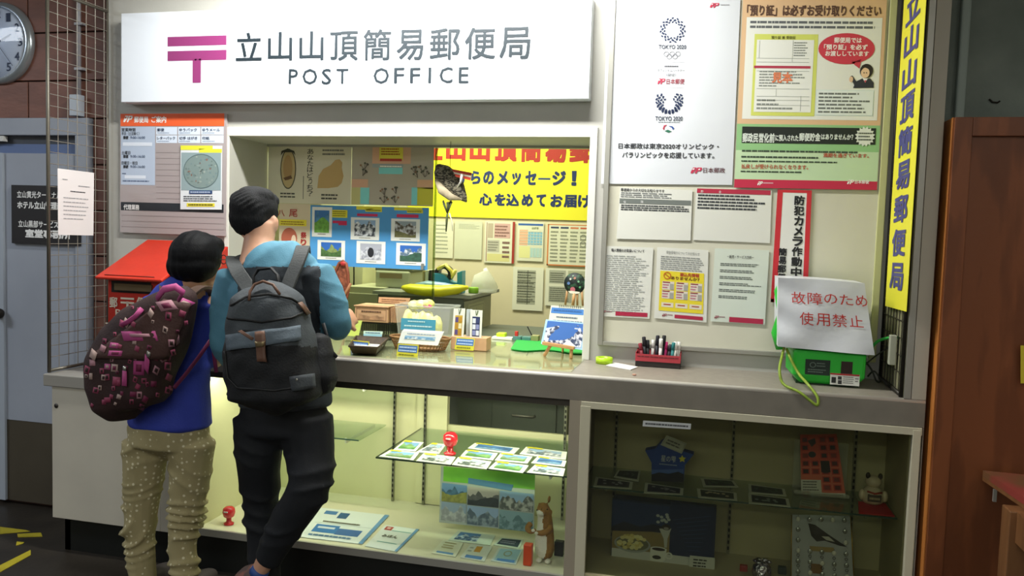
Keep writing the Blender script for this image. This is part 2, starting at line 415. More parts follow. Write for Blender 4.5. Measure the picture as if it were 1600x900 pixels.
# ------------------------------------------------------------------ counter
s = MB()
CX0, CX1 = -2.34, .747
s.box((CX0, YF+.012, ZC-.03), (CX1, YW, ZC), COUNTER); s.box((WX0+.001, YW, ZC-.03), (WX1-.001, 4.07, ZC), COUNTER)
ct = s.obj('service_counter', label='long grey-brown laminate service counter along the booth front', category='counter')
s = MB(); s.box((WX0+.022, YF+.062, ZC), (at(893, 580, Z=ZC).x, 4.045, ZC+.0004), mat('cream_with_reflection', 'C9C8A8', .35)); s.obj('counter_reflection_sheet', ct)  # whitish counter surface, its cream also carrying the office wall's bright reflection
s = MB(); s.box((CX0, YF, ZC-.098), (CX1, YF+.014, ZC-.012), FASCIA); s.box((CX0, YF+.03, ZC-.13), (-.505, YF+.05, ZC-.098), mat('under_rail', '3F3A32', .5)); s.obj('fascia', ct)
s = MB(); s.tube([(CX0, YF+.010, ZC-.009), (CX1, YF+.010, ZC-.009)], .0105, EDGE, 10); s.obj('edge_strip', ct)
# low counter at the left with white cabinet
z2 = .834
s = MB(); s.box((-2.957, YF-.01, z2-.055), (CX0-.002, YW, z2), mat('side_counter', '8F8C85', .42)); 
sc_ = s.obj('side_counter', bevel=.004, label='low grey side counter carrying the red post box', category='counter')
panx = at(302, 700, Y=YF).x
s = MB(); s.box((-2.918, YF+.0, .165), (CX0-.004, YF+.4, z2-.0555), WHITEPANEL); s.box((CX0-.004, YF+.0, .165), (panx, YF+.4, ZC-.1305), WHITEPANEL)
wc = s.obj('white_cabinet', bevel=.002, label='plain off-white cabinet end panel under the low side counter', category='cabinet')
s = MB(); p = at(88, 634, Y=YF); s.lathe((p.x, YF-.0015, p.z), [(.011, 0), (.011, .002)], mat('lockhole', '2A2723', .4), 14, (0, 1, 0)); s.obj('lock', wc)
s = MB(); s.box((-2.89, YF+.045, 0), (CX1-.02, YF+.09, .163), BLACKKICK); s.box((-2.89, YF+.045, 0), (-2.86, YW, .163), BLACKKICK); struct('baseboard_front', s)

# ------------------------------------------------------------------ lit show case
SX0, SX1 = panx, at(887, 750, Y=YF+.02).x
RX0, RX1 = at(905, 750, Y=YF+.02).x, .71
CB = 3.80
ZS0, ZS1 = .172, .2
s = MB()
s.box((SX0, YF+.012, ZS0), (SX1, CB, ZS1-.004), mat('case_floor', 'D9D6BC', .35)); 
s.box((SX0, YF, ZS0), (SX1, YF+.012, ZS1+.003), ALU)
s.box((SX0, YF+.045, ZS0), (SX0+.012, CB, ZC-.1305), CREAM)
xo = at(699, 700, Y=CB).x
s.box((SX0, CB, ZS0), (xo, CB+.02, ZC-.031), CREAM)
s.box((SX1-.0, YF+.012, ZS0), (RX0, CB, ZC-.1305), mat('case_divider', '9A9282', .5))
lc = s.obj('lit_show_case', label='brightly lit glass-fronted show case under the service window', category='display case')
s = MB(); s.box((SX1, YF, .1), (RX0, YF+.02, ZC-.0985), mat('post_brown', '958D7C', .45)); s.obj('corner_post', lc)
s = MB(); s.box((SX0, YF+.014, ZS1), (SX1, YF+.018, ZC-.1305), SGLASS); s.obj('front_glass', lc)
x1 = at(650, 740, Y=CB-.01).x
s = MB(); s.box((xo, CB, ZS0), (SX1, CB+.018, .60), CREAM); s.box((xo, CB, ZC-.06), (SX1, CB+.018, ZC-.031), CREAM); s.obj('back_panel', lc)
s = MB(); s.box((x1, CB-.018, ZS1), (xo, CB-.004, ZC-.05), CREAM); s.obj('sliding_door', lc)
BRK = mat('bracket_strip', '8A8A78', .35, metal=.7)
for px in (615, 663, 882):
    x = at(px, 700, Y=CB-.03).x; s = MB(); s.box((x-.006, CB-.032, ZS1), (x+.006, CB-.019, ZC-.05), BRK)
    o = s.obj('bracket_rail', lc)
    s = MB()
    zz = ZS1+.02
    while zz < ZC-.08: s.box((x-.0035, CB-.0335, zz), (x+.0035, CB-.032, zz+.014), mat('slot', '15160F', .6)); zz += .026
    s.obj('slot_row', o)
ZM = .583
xs = at(588, 712, Y=YF+.07).x
def shelf(x0, x1, y0, y1, z, lab, par, nm='glass_shelf'):
    s = MB(); s.box((x0, y0, z-.006), (x1, y1, z), SHELFG); o = s.obj(nm, par)
    s = MB(); s.box((x0, y0-.0015, z-.006), (x1, y0, z), EDGEG); s.obj('shelf_edge', o)
    s = MB(); s.box((x0-.0015, y0, z-.006), (x0, y1, z), EDGEG); s.obj('shelf_edge', o); return o
shelf(xs, SX1-.01, YF+.065, CB-.04, ZM, '', lc)
shelf(SX0+.012, at(560, 712, Y=YF+.3).x, YF+.30, CB-.04, ZM, '', lc)
shelf(SX0+.012, at(592, 622, Y=3.4).x, 3.4, CB-.04, .835, '', lc); shelf(at(600, 622, Y=3.5).x, SX1-.01, 3.5, CB-.04, .835, '', lc)
for x, y, z in ((at(540, 712, Y=3.44).x, 3.44, ZM), (at(860, 740, Y=3.21).x, 3.21, ZM), (at(568, 622, Y=3.41).x, 3.41, .835), (at(870, 645, Y=3.5).x, 3.5, .835), (at(615, 622, Y=3.6).x, 3.6, .835)):
    s = MB(); s.box((x-.003, y, z-.022), (x+.003, CB-.03, z-.007), mat('bracket_arm', 'C9CCBE', .3, metal=.5)); s.box((x-.004, y-.003, z-.02), (x+.004, y, z+.004), mat('bracket_arm', '', 0)); s.obj('shelf_arm', lc)
# fluorescent tube inside the case
s = MB(); s.tube([(SX0+.05, 3.23, .895-.012), (SX1-.25, 3.23, .895-.012)], .0075, mat('case_tube', 'F4FFD8', .3, emit=2.5), 10); s.obj('case_lamp', lc)

# dark room seen through the open back of the case: grey drawer unit
GREYD = mat('drawer_grey', '5A6258', .5)
s = MB(); a = at(715, 690, Y=4.25).x; b = at(880, 690, Y=4.25).x
s.box((a, 4.25, .0), (b, 4.9, .98), GREYD); dr = s.obj('drawer_unit', label='dark grey office drawer unit behind the open back of the lit show case', category='drawers')
for i in range(3):
    s = MB(); z0 = .68-.3*i; x0 = at(768, 690, Y=4.25).x; s.box((x0, 4.235, z0+.01), (b-.04, 4.25, z0+.28), GREYD); o = s.obj('drawer', dr, .003)
    s = MB(); xm = (x0+b)/2-.02; s.tube([(xm-.06, 4.236, z0+.2), (xm-.055, 4.21, z0+.2), (xm+.055, 4.21, z0+.2), (xm+.06, 4.236, z0+.2)], .006, ALU); s.obj('handle', o)

# ------------------------------------------------------------------ dim show case at the right
RB, RZ0, RZ1 = 3.548, .22, .905
BRN = mat('dim_back', 'B8B08E', .55, col2='ACA482', scale=2)
s = MB()
s.box((RX0, YF+.012, .165), (RX1+.03, RB, RZ0), BRN); s.box((RX0, RB, .165), (RX1+.03, RB+.02, ZC-.031), BRN); s.box((RX1, YF+.04, RZ0), (RX1+.03, RB, RZ1-.001), BRN)
s.box((RX0, YF+.04, RZ1-.03), (RX1+.03, RB, RZ1-.001), BRN)
rc = s.obj('dim_show_case', label='unlit glass-fronted show case at the right with pale frame', category='display case')
FR = mat('pale_frame', 'BDB9A2', .4)
fz = at(912, 634, Y=YF).z
for nm, a, b in (('frame_rail', (RX0, YF-.004, at(1000, 645, Y=YF).z), (CX1-.006, YF+.02, at(1000, 634, Y=YF).z)), ('frame_rail', (RX0, YF-.004, .17), (CX1-.006, YF+.02, .212)),
                 ('frame_stile', (RX0-.002, YF-.005, .17), (at(917, 800, Y=YF).x, YF+.021, at(912, 634, Y=YF).z)), ('frame_stile', (at(1418, 800, Y=YF).x, YF-.005, .17), (at(1431, 800, Y=YF).x, YF+.021, at(1435, 672, Y=YF).z))):
    s = MB(); s.box(a, b, FR); s.obj(nm, rc, .0015)
s = MB(); s.box((RX0+.003, YF+.022, .2), (RX1, YF+.027, .90), glass('dim_glass', 'E4E6DA', .05)); s.obj('front_glass', rc)
RZM = .546
shelf(RX0+.004, RX1-.012, YF+.09, RB-.025, RZM, '', rc)
for px in (962, 1146, 1338):
    x = at(px, 690, Y=RB-.02).x; s = MB(); s.box((x-.006, RB-.016, RZ0), (x+.006, RB-.001, RZ1-.03), BRK); o = s.obj('bracket_rail', rc)
    s = MB(); zz = RZ0+.02
    while zz < RZ1-.06: s.box((x-.0035, RB-.0175, zz), (x+.0035, RB-.016, zz+.014), mat('slot', '', 0)); zz += .026
    s.obj('slot_row', o)
    s = MB(); s.box((x-.003, YF+.1, RZM-.02), (x+.003, RB-.016, RZM-.007), BRK); s.obj('shelf_arm', rc)

# ------------------------------------------------------------------ notice board frame on the wall
bx0, bx1, bz = at(947, 420, Y=YW).x, at(1372, 300, Y=YW).x, 1.092
s = MB(); s.box((bx0, YW-.006, bz), (bx1, YW-.0005, 2.98), BOARD)
nb = s.obj('notice_board', label='wide cream notice board in aluminium frame right of the window', category='notice board')
for nm, a, b in (('frame_bar', (bx0-.022, YW-.022, bz-.018), (bx0, YW-.0005, 2.98)), ('frame_bar', (bx1, YW-.022, bz-.018), (bx1+.026, YW-.0005, 2.98)), ('frame_bar', (bx0, YW-.022, bz-.018), (bx1, YW-.0005, bz))):
    s = MB(); s.box(a, b, ALU if a[0] < bx1-.01 else mat('frame_yellowed', 'BFC08A', .4)); s.obj(nm, nb, .002)

# fluorescent batten that lights the sign
BODY = mat('batten_body', 'E8E8E0', .4)
s = MB(); s.box((-2.25, 2.80, 2.90), (-.99, 2.96, 2.999), BODY); bt = s.obj('fluorescent_batten', bevel=.01, label='white fluorescent batten on the ceiling above the counter', category='ceiling light')
for dy in (-.035, .035):
    s = MB(); s.tube([(-2.2, 2.88+dy, 2.88), (-1.04, 2.88+dy, 2.88)], .013, mat('lit_tube', 'FFFFF6', .3, emit=3), 10); s.obj('tube', bt)
# ================================================================== SIGNS, POSTERS, PAPERS
def upx(q, x, y):
    d = _F*FPX + (x-800)*_R - (y-450)*_U; t = (q.c[0]-CAM).dot(q.n)/d.dot(q.n); P = CAM+d*t-q.c[0]
    ex = q.c[1]-q.c[0]; ey = q.c[3]-q.c[0]
    a, b, c = ex.dot(ex), ex.dot(ey), ey.dot(ey); e, f = P.dot(ex), P.dot(ey); D = a*c-b*b
    return (e*c-f*b)/D, (f*a-e*b)/D
def B(pr, x0, y0, x1, y1):
    xm, ym = (x0+x1)/2, (y0+y1)/2
    return upx(pr.q, x0, ym)[0], upx(pr.q, xm, y0)[1], upx(pr.q, x1, ym)[0], upx(pr.q, xm, y1)[1]
def hq(x0, y0, x1, y1, Y):      # upright rectangle on plane Y from photo pixels of its box (top-left, bottom-right), sized at its middle
    xm, ym = (x0+x1)/2, (y0+y1)/2
    l, r_ = at(x0, ym, Y=Y).x, at(x1, ym, Y=Y).x; t, b = at(xm, y0, Y=Y).z, at(xm, y1, Y=Y).z
    return Q((l, Y, t), (r_, Y, t), (r_, Y, b), (l, Y, b))
RED = 'C8243C'; INK = '2A2C30'
def jplogo(pr, x0, y0, x1, y1, c='C03050', layer=3):
    u0, v0, u1, v1 = B(pr, x0, y0, x1, y1); w_ = u1-u0; h_ = v1-v0
    sk = .14*w_
    def P(a, b): return (u0+a*w_+sk*(1-b)*.8, v0+b*h_)
    pr.poly([P(.0, .75), P(.12, 0), P(.45, 0), P(.36, .55), P(.18, 1), P(.02, 1)], c, layer); pr.poly([P(.13, .15), P(.30, .15), P(.26, .4), P(.1, .4)], 'E8E0E0' if c != 'F4F4F0' else 'D0603A', layer+1)
    pr.poly([P(.5, 0), P(.9, 0), P(.98, .3), P(.85, .62), P(.62, .62), P(.55, 1), P(.38, 1)], c, layer); pr.poly([P(.66, .2), P(.8, .2), P(.78, .42), P(.63, .42)], 'E8E0E0' if c != 'F4F4F0' else 'D0603A', layer+1)

# main sign
SY = YW-.075
q = Q(at(189, 21, Y=SY), (at(919.5, 157, Y=SY).x, SY, at(189, 21, Y=SY).z), (at(919.5, 157, Y=SY).x, SY, at(500, 157.5, Y=SY).z), (at(189, 157, Y=SY).x, SY, at(500, 157.5, Y=SY).z))
q.c[0].x = q.c[3].x
s = MB(); s.slab(q.c, .073, mat('sign_white', 'EAF1FB', .3, spec=.5))
sign = s.obj('shop_sign', bevel=.003, label='large white post office name sign above the window', category='sign')
pr = Print(q, .0008)
MAG = mat('sign_magenta', '8E3870', .4); SINK = mat('sign_ink', '232D34', .4)
for a in ((262, 56.5, 354, 71.5), (262, 79, 354, 94.5), (301, 92, 314, 129.5)): pr.rect(*B(pr, *a), MAG)
for ch, a in zip('立山山頂簡易郵便局', ((369, 51, 409.5, 95), (419, 50, 457, 95), (468, 49, 506, 94.5), (516, 49, 560, 95), (568, 46, 611, 94.5), (620, 46.5, 662, 94), (672, 44, 719, 93.5), (726.5, 43, 774.5, 93), (781, 42.5, 829, 92.5))):
    pr.text(ch, *B(pr, *a), SINK, .012)
for ch, a in zip('POSTOFFICE', ((451.5, 108, 466, 131), (473, 107.5, 496, 132), (503, 107.5, 518, 132), (526, 107.5, 544.5, 131), (584, 106, 608, 131), (616, 106, 632, 130), (641, 106, 657, 130), (669.5, 105.5, 674, 130), (687, 105, 707.5, 130), (717, 105, 732.5, 130))):
    pr.text(ch, *B(pr, *a), SINK, .008)
pr.done(sign)

# information board, upper left
YI = YW-.014
q = hq(187.5, 177.5, 353.5, 366, YI); q.c[0].z = q.c[1].z = at(190, 178, Y=YI).z
def f(pr):
    pr.rect(*B(pr, 188.4, 177.5, 350.5, 197), 'E8602E', 1)
    jplogo(pr, 193, 181, 207, 191, 'F4F4F0'); pr.text('郵便局', *B(pr, 210, 182, 232, 192), 'F4F4F0', .02); pr.text('ご案内', *B(pr, 237, 181.5, 260, 192), 'F4F4F0', .02)
    pr.rect(*B(pr, 189, 198, 242.5, 289), 'B4C2D6', 1)
    for y, t, x1 in ((203, '営業時間', 212), (209, '平日（土日除く）', 218), (239, '土曜日', 204), (255, '日曜日・祝日', 215)): pr.text(t, *B(pr, 190.5, y-3, x1, y+2.5), INK, .01)
    for y in (215, 244.5, 260.5): pr.text('郵便', *B(pr, 193, y-2.6, 201, y+2.6), INK, .03); pr.text('9:00-16:00', *B(pr, 204, y-2, 227, y+2), '50607C', .01)
    pr.rect(*B(pr, 192, 222.5, 238, 228), 'DCE4F0', 2); pr.rect(*B(pr, 195, 274, 228, 279), 'DCE4F0', 2); pr.rows(*B(pr, 192, 281, 237, 285), 1, '506080'); pr.rows(*B(pr, 191, 269.5, 198, 273), 1, '506080')
    cells = [['郵便', 'ゆうパック', 'ゆうメール'], ['レターパック', '切手 はがき', '印紙']]
    for r_ in range(2):
        for c_ in range(3):
            x0 = (244, 278.5, 314.5)[c_]; x1 = (277, 313, 349.5)[c_]; y0 = (198.5, 211.5)[r_]; y1 = y0+12
            pr.rect(*B(pr, x0, y0, x1, y1), 'D6E2F2', 1.2); t = cells[r_][c_]
            pr.text(t, *B(pr, x0+2, y0+2, x0+2+min(28, 5.5*len(t)), y0+7), '30405A', .015); pr.rows(*B(pr, x0+2, y0+8, x0+22, y0+10.5), 1, '8090A8')
    pr.rect(*B(pr, 189, 317.5, 349.5, 330.5), '23282E', 1); pr.text('代理業務', *B(pr, 193.5, 319.5, 218, 328), 'E8E8E8', .02)
    for y in range(238, 316, 9): pr.rect(*B(pr, 244, y, 281, y+.8), '8E8484', 1)
    for y in (338, 347, 356): pr.rect(*B(pr, 190, y, 350, y+.8), '8E8484', 1)
ib = sheet('information_board', 'grey post office guide board with orange header, left of the window', 'board', q, f, mat('board_mauve', 'A59C9C', .45), th=.012)
q = hq(282, 227.5, 346.5, 328, YI-.006); q.c[2].z += .004
def f(pr):
    pr.rect(0, 0, .78, .07, 'E2E23C', 1); pr.rect(.45, .05, 1, .11, 'E2E23C', 1); pr.rect(.02, .11, .98, .70, '8FA4A8', 1)
    pr.disc(.5, .40, .43, .27, '7E9290', 1.6, 28); pr.disc(.5, .40, .43, .27, '5C7274', 2.4, 32, .96)
    for i in range(60):
        a = random.uniform(0, 6.28); r_ = random.uniform(0, .39); pr.disc(.5+r_*math.cos(a), .40+r_*.6*math.sin(a), random.uniform(.015, .04), random.uniform(.01, .02), random.choice(['8C9C98', '6F8280', '9AA8A0', '8A6E64', '728A8E']), 2, 7)
    pr.rect(.22, .70, .78, .755, '2A4672', 3); pr.rows(.25, .705, .75, .75, 1, 'B0C0D8', layer=4); pr.rows(.08, .78, .94, .88, 3, '404850'); pr.rect(.16, .90, .84, .955, 'E2D63A', 2); pr.rows(.2, .905, .8, .95, 1, '50501A', layer=3, rag=0)
sheet('stamp_poster', 'white poster with round grey postmark picture, stuck on the guide board', 'poster', q, f, 'DCE2E6')

# black name sign on the door
q = hq(18, 290, 125.5, 382, YL-.051)
def f(pr):
    W_ = 'E2E2E0'
    pr.text('立山貫光ターミナル㈱', *B(pr, 27, 299, 104, 310), W_, .02); pr.text('ホテル立山管理部', *B(pr, 27.5, 315, 98, 327), W_, .035)
    pr.text('立山黒部サービス㈱', *B(pr, 29, 345, 100, 356), W_, .02); pr.text('室堂事務所', *B(pr, 40, 359, 111, 372.5), W_, .045)
sheet('door_sign', 'black name sign with white lettering on the steel door', 'sign', q, f, '1C1A1C', th=.012)

# round white wall clock
c = at(-6, 66, Y=YL-.045); R_ = .198
s = MB(); s.lathe(c, [(R_*.93, .0), (R_*1.0, .0), (R_*1.06, -.012), (R_*1.08, -.03), (R_*1.04, -.045), (R_*.99, -.048), (R_*.97, -.03)][::-1], mat('clock_rim', 'A8B0B4', .25, metal=.6), 48, (0, -1, 0), cap=False)
ck = empty('wall_clock', (c.x, YL-.012, c.z), label='round white wall clock with silver rim on the brown tiles', category='clock')
s.obj('rim', ck)
s = MB(); s.lathe((c.x, c.y+.018, c.z), [(0, .0), (R_*.99, 0), (R_*.99, .01)], mat('clock_face', 'DCE6F4', .35), 48, (0, -1, 0)); s.obj('face', ck)
q = Q((c.x-R_, c.y+.008, c.z+R_), (c.x+R_, c.y+.008, c.z+R_), (c.x+R_, c.y+.008, c.z-R_), (c.x-R_, c.y+.008, c.z-R_))
pr = Print(q, .001)
for i in range(1, 13):
    a = math.radians(30*i); u, v = .5+.37*math.sin(a), .5-.37*math.cos(a); w_ = .035 if i < 10 else .06
    pr.text(str(i), u-w_, v-.055, u+w_, v+.055, '20304A', .01)
for i in range(60):
    a = math.radians(6*i); pr.disc(.5+.455*math.sin(a), .5-.455*math.cos(a), .004, .004, '20304A', 2, 5)
pr.mb.obj('minute_dots', ck); [b.obj('numeral', ck) for _, b in pr.big]
def hand(ang, ln, w_, nm, dy):
    s = MB(); a = math.radians(ang); dx, dz = math.sin(a), math.cos(a); o = Vector((c.x, c.y-dy, c.z))
    P = [(-.18*ln, w_*.6), (0, w_), (ln*.8, w_*.7), (ln, .001)]
    vs = [o+Vector((dx*t-dz*k, 0, dz*t+dx*k)) for t, k in P]+[o+Vector((dx*t+dz*k, 0, dz*t-dx*k)) for t, k in P[::-1]]
    vs += [v+Vector((0, .002, 0)) for v in vs]; n = 8
    s.add(vs, [tuple(range(n))]+[tuple(range(2*n-1, n-1, -1))]+[(i, (i+1) % n, n+(i+1) % n, n+i) for i in range(n)], mat('hand_blue', '22304C', .4)); s.obj(nm, ck)
hand(66, .10, .006, 'hour_hand', -.004); hand(245, .15, .005, 'minute_hand', -.001); hand(140, .16, .0012, 'second_hand', .002)
s = MB(); s.lathe((c.x, c.y-.024, c.z), [(0, .002), (R_*.5, .0015), (R_*.97, 0)], glass('clock_glass', 'F4F8FF', .03), 40, (0, -1, 0), cap=False); s.obj('glass', ck)

# pale conduit with junction box on the tiles
x = at(123, 80, Y=YL-.03).x
s = MB(); s.tube([(x, YL-.03, 2.995), (x, YL-.03, at(123, 150, Y=YL).z)], .011, mat('conduit', '9A9AA0', .4), 12)
cb = s.obj('conduit', label='thin grey conduit running down the tiles behind the wire mesh', category='conduit')
s = MB(); p = at(122, 165, Y=YL-.03); s.box((p.x-.028, YL-.06, p.z-.055), (p.x+.025, YL-.012, p.z+.052), mat('box_pale', 'AEB6C0', .45)); s.obj('junction_box', cb, .003)
for py in (38, 108):
    s = MB(); p = at(123, py, Y=YL-.03); s.box((p.x-.015, YL-.045, p.z-.006), (p.x+.032, YL-.012, p.z+.006), mat('conduit', '', 0)); s.obj('clip', cb)

# ------------------------------------------------------------------ notice board posters
YP = YW-.012
def emblem(pr, cx, cy, r0, full=True):
    c_ = '1E2C50'
    for ring, (rr, n, sz) in enumerate(((.68, 15, .07), (.84, 15, .09), (1.0, 15, .075)) if full else ((1.0, 22, .085), (.84, 19, .09), (.68, 16, .085), (.52, 13, .075))):
        for k in range(n):
            a = 2*math.pi*(k+.5*(ring % 2))/n
            if not full and math.cos(a) > .62+.1*ring: continue      # open at the top
            x, y = cx+r0*rr*math.sin(a), cy-r0*rr*math.cos(a)+(0 if full else (1-rr)*r0*.6)
            P = []
            for dx, dy in ((-sz*1.2, -sz*.8), (sz*1.2, -sz*.8), (sz*1.2, sz*.8), (-sz*1.2, sz*.8)):
                t = a+(.6 if k % 2 else -.5); P.append(upx(pr.q, x+r0*(dx*math.cos(t)-dy*math.sin(t)), y+r0*(dx*math.sin(t)+dy*math.cos(t))))
            pr.poly(P, c_, 2)
q = pq([(950, -2), (1157, -1), (1144, 289), (939, 287)], Y=YP)
def f(pr):
    emblem(pr, 1051, 48, 19, True)
    pr.text('TOKYO 2020', *B(pr, 1029, 71.5, 1072, 78), '30384C', .012)
    for i, (dx, dy) in enumerate(((-9, 0), (0, 0), (9, 0), (-4.5, 4), (4.5, 4))):
        u, v = upx(pr.q, 1050+dx, 86+dy); pr.disc(u, v, .020, .0135, '707078', 2+.1*i, 16, .82)
    pr.rect(*B(pr, 1028, 98.5, 1070, 99), 'B0B0B8'); pr.rows(*B(pr, 1038, 103, 1060, 108), 1, '707078', rag=0); pr.text('オフィシャルパートナー', *B(pr, 1027, 109.5, 1069, 114.5), '707078'); pr.text('（郵便）', *B(pr, 1041, 117, 1056, 121.5), '707078')
    jplogo(pr, 1027, 124.5, 1038.5, 133.5); pr.text('日本郵便', *B(pr, 1041, 125.5, 1069, 134), 'A04050', .01); pr.rect(*B(pr, 1026, 139, 1068, 139.5), 'B0B0B8')
    emblem(pr, 1045.5, 160, 20, False)
    pr.text('TOKYO 2020', *B(pr, 1023.5, 185, 1066, 192), '30384C', .012); pr.rows(*B(pr, 1028, 193, 1062, 195.5), 1, '808890', rag=0)
    def AG(pts, c_): pr.poly([upx(pr.q, x, y) for x, y in pts], c_)
    AG([(1035, 204), (1037, 199), (1042, 198), (1038, 202), (1037, 207)], 'B03048'); AG([(1038, 208), (1043, 206), (1049, 209), (1044, 211)], '2A6A50'); AG([(1051, 207), (1049, 203), (1044, 200), (1050, 201), (1053, 204)], '2A4A90')
    pr.text('日本郵政は東京2020オリンピック・', *B(pr, 966, 228, 1122, 237), '26282E', .02); pr.text('パラリンピックを応援しています。', *B(pr, 972, 242, 1115, 251.5), '26282E', .02)
    jplogo(pr, 1078, 268, 1095, 277.5); pr.text('日本郵政', *B(pr, 1097.5, 269.5, 1131.5, 278), '60343C', .012); jplogo(pr, 1109, 5, 1123, 12.5); pr.rows(*B(pr, 1126, 6, 1140, 10), 1, '9A9AA0')
sheet('sports_poster', 'large white poster with two dark chequered ring emblems on the notice board', 'poster', q, f, mat('poster_silver', 'D2D6DC', .35, bump=.25, bscale=5))
q = pq([(1161, -3), (1386, -2), (1370, 297), (1147, 293)], Y=YP-.003)
def f(pr):
    pr.rect(0, 0, 1, .66, 'D8B48C', 1); pr.rect(0, .66, 1, .955, '8FBF84', 1); pr.rect(0, .80, 1, .955, 'BFD8B0', 1.2); pr.rect(0, .955, 1, 1, 'C02A48', 2)
    pr.text('「預り証」は必ずお受け取りください', *B(pr, 1167, 8, 1377, 26), '5A4034', .03)
    pr.rect(*B(pr, 1163, 28, 1374, 190), 'E2E4DC', 2); pr.rows(*B(pr, 1172, 32, 1370, 47), 2, '606468', layer=3, rag=.05, fillv=.5, word=.05)
    pr.rect(*B(pr, 1176, 54, 1275, 183), 'CFD66A', 3); pr.rect(*B(pr, 1180, 63, 1269, 177), 'E6E8E2', 4); pr.rect(*B(pr, 1178, 104, 1266, 108), 'B03A50', 5)
    pr.text('預り証 兼 受取証', *B(pr, 1205, 57, 1243, 62), '5A5A20', .01, 5)
    for y in (92, 98, 112, 140, 152, 158, 166): pr.rect(*B(pr, 1182, y, 1264, y+.6), '9AA09A', 5)
    for x, y0, y1 in ((1186, 64, 92), (1238, 64, 98), (1250, 152, 176), (1212, 140, 152)): pr.rect(*B(pr, x, y0, x+.6, y1), '9AA09A', 5)
    pr.rows(*B(pr, 1240, 66, 1262, 90), 6, '8A908A', layer=5); pr.rows(*B(pr, 1186, 111, 1262, 138), 6, '8A908A', layer=5, rag=.7); pr.rows(*B(pr, 1182, 155, 1240, 174), 3, '8A908A', layer=5, rag=.6)
    pr.text('見本', *B(pr, 1206, 114, 1238, 131), 'E08058', .03, 6)
    u, v = upx(pr.q, 1322, 78); ru = 43/223; rv = 24/296
    pr.disc(u, v, ru, rv, 'C83C4C', 4, 32); pr.poly([upx(pr.q, 1327, 98), upx(pr.q, 1342, 110), upx(pr.q, 1346, 94)], 'C83C4C', 4)
    pr.text('郵便局では', *B(pr, 1303, 60, 1346, 69), 'F4E8E4', .03, 5); pr.text('「預り証」を必ず', *B(pr, 1287, 71, 1355, 80), 'F4E8E4', .03, 5); pr.text('お渡ししています', *B(pr, 1289, 81.5, 1357, 90), 'F4E8E4', .03, 5)
    def E_(x, y, rx, ry, c_, l): u, v = upx(pr.q, x, y); pr.disc(u, v, rx/223, ry/296, c_, l, 18)
    def PP(pts, c_, l=5): pr.poly([upx(pr.q, x, y) for x, y in pts], c_, l)
    PP([(1332, 141), (1336, 131), (1346, 126), (1359, 126), (1364, 133), (1364, 141)], '30323A', 5); PP([(1328, 122), (1331, 121), (1338, 132), (1343, 134), (1340, 140), (1334, 137)], '30323A', 5.4)
    E_(1329, 127, 3, 4.5, 'E0BE9C', 6); E_(1353, 114, 10, 11, '2A2420', 5.6); E_(1351, 117, 6.5, 8, 'E6C4A0', 6); PP([(1347, 126), (1351, 133), (1355, 126)], 'ECECEC', 6); PP([(1349, 129), (1351, 133), (1353, 129)], 'C04050', 6.5)
    PP([(1345, 113), (1350, 108), (1358, 112), (1359, 104), (1346, 105)], '2A2420', 6.6); E_(1349, 117, .8, 1, '202020', 7); E_(1353, 117, .8, 1, '202020', 7)
    pr.rect(*B(pr, 1274, 144, 1364, 185), 'CDE0DC', 3); pr.rect(*B(pr, 1275, 145, 1363, 184), 'E0E8E4', 4); pr.rows(*B(pr, 1278, 147, 1360, 182), 6, '6A706C', layer=5, rag=.4, word=.12)
    pr.rect(*B(pr, 1159, 202, 1367, 228), '1E2620', 3)
    for t, x0, x1, y0 in (('郵政民営化前', 1160, 1210, 209), ('に預入された', 1211, 1247, 213), ('郵便貯金', 1248, 1281, 211), ('はありませんか？', 1282, 1332, 214)): pr.text(t, *B(pr, x0, y0, x1, 224 if y0 < 212 else 223), 'DCE4DC', .03, 4)
    u, v = upx(pr.q, 1350, 219); pts = []
    for k in range(32):
        a = 2*math.pi*k/32; r_ = 1 if k % 2 else .78; pts.append((u-15.5*r_*math.sin(a)/223, v+16*r_*math.cos(a)/296))
    pr.poly(pts[::-1], 'DCE2D8', 4.5); pr.rows(u-.045, v-.025, u+.05, v+.025, 3, '5A625A', layer=5.5)
    pr.rows(*B(pr, 1159, 237, 1340, 243), 1, '3A4A3A', rag=0, layer=3, word=.04); pr.rows(*B(pr, 1158, 245, 1278, 251), 1, '3A4A3A', rag=0, layer=3, word=.05); pr.rows(*B(pr, 1158, 253, 1307, 258), 1, '3A4A3A', rag=0, layer=3, word=.05)
    pr.text('満期を過ぎています。', *B(pr, 1285, 245, 1356, 252), 'B0482C', .02, 4); pr.text('払戻しが受けられなくなります。', *B(pr, 1158, 259, 1262, 266.5), 'B0482C', .02, 4); pr.rows(*B(pr, 1157, 268, 1253, 273), 1, '3A4A3A', rag=0, layer=3)
    jplogo(pr, 1322, 287.5, 1332, 294.5, 'F4F4F0'); pr.text('日本郵便', *B(pr, 1334, 288.5, 1356, 294.5), 'F4E8EC', .02); jplogo(pr, 1183, 285, 1191, 291, 'F4F4F0'); pr.rows(*B(pr, 1192, 286, 1210, 290), 1, 'E0B0B8', layer=3)
sheet('receipt_poster', 'peach and green poster with red speech bubble and woman in suit', 'poster', q, f, 'D8C4A8')

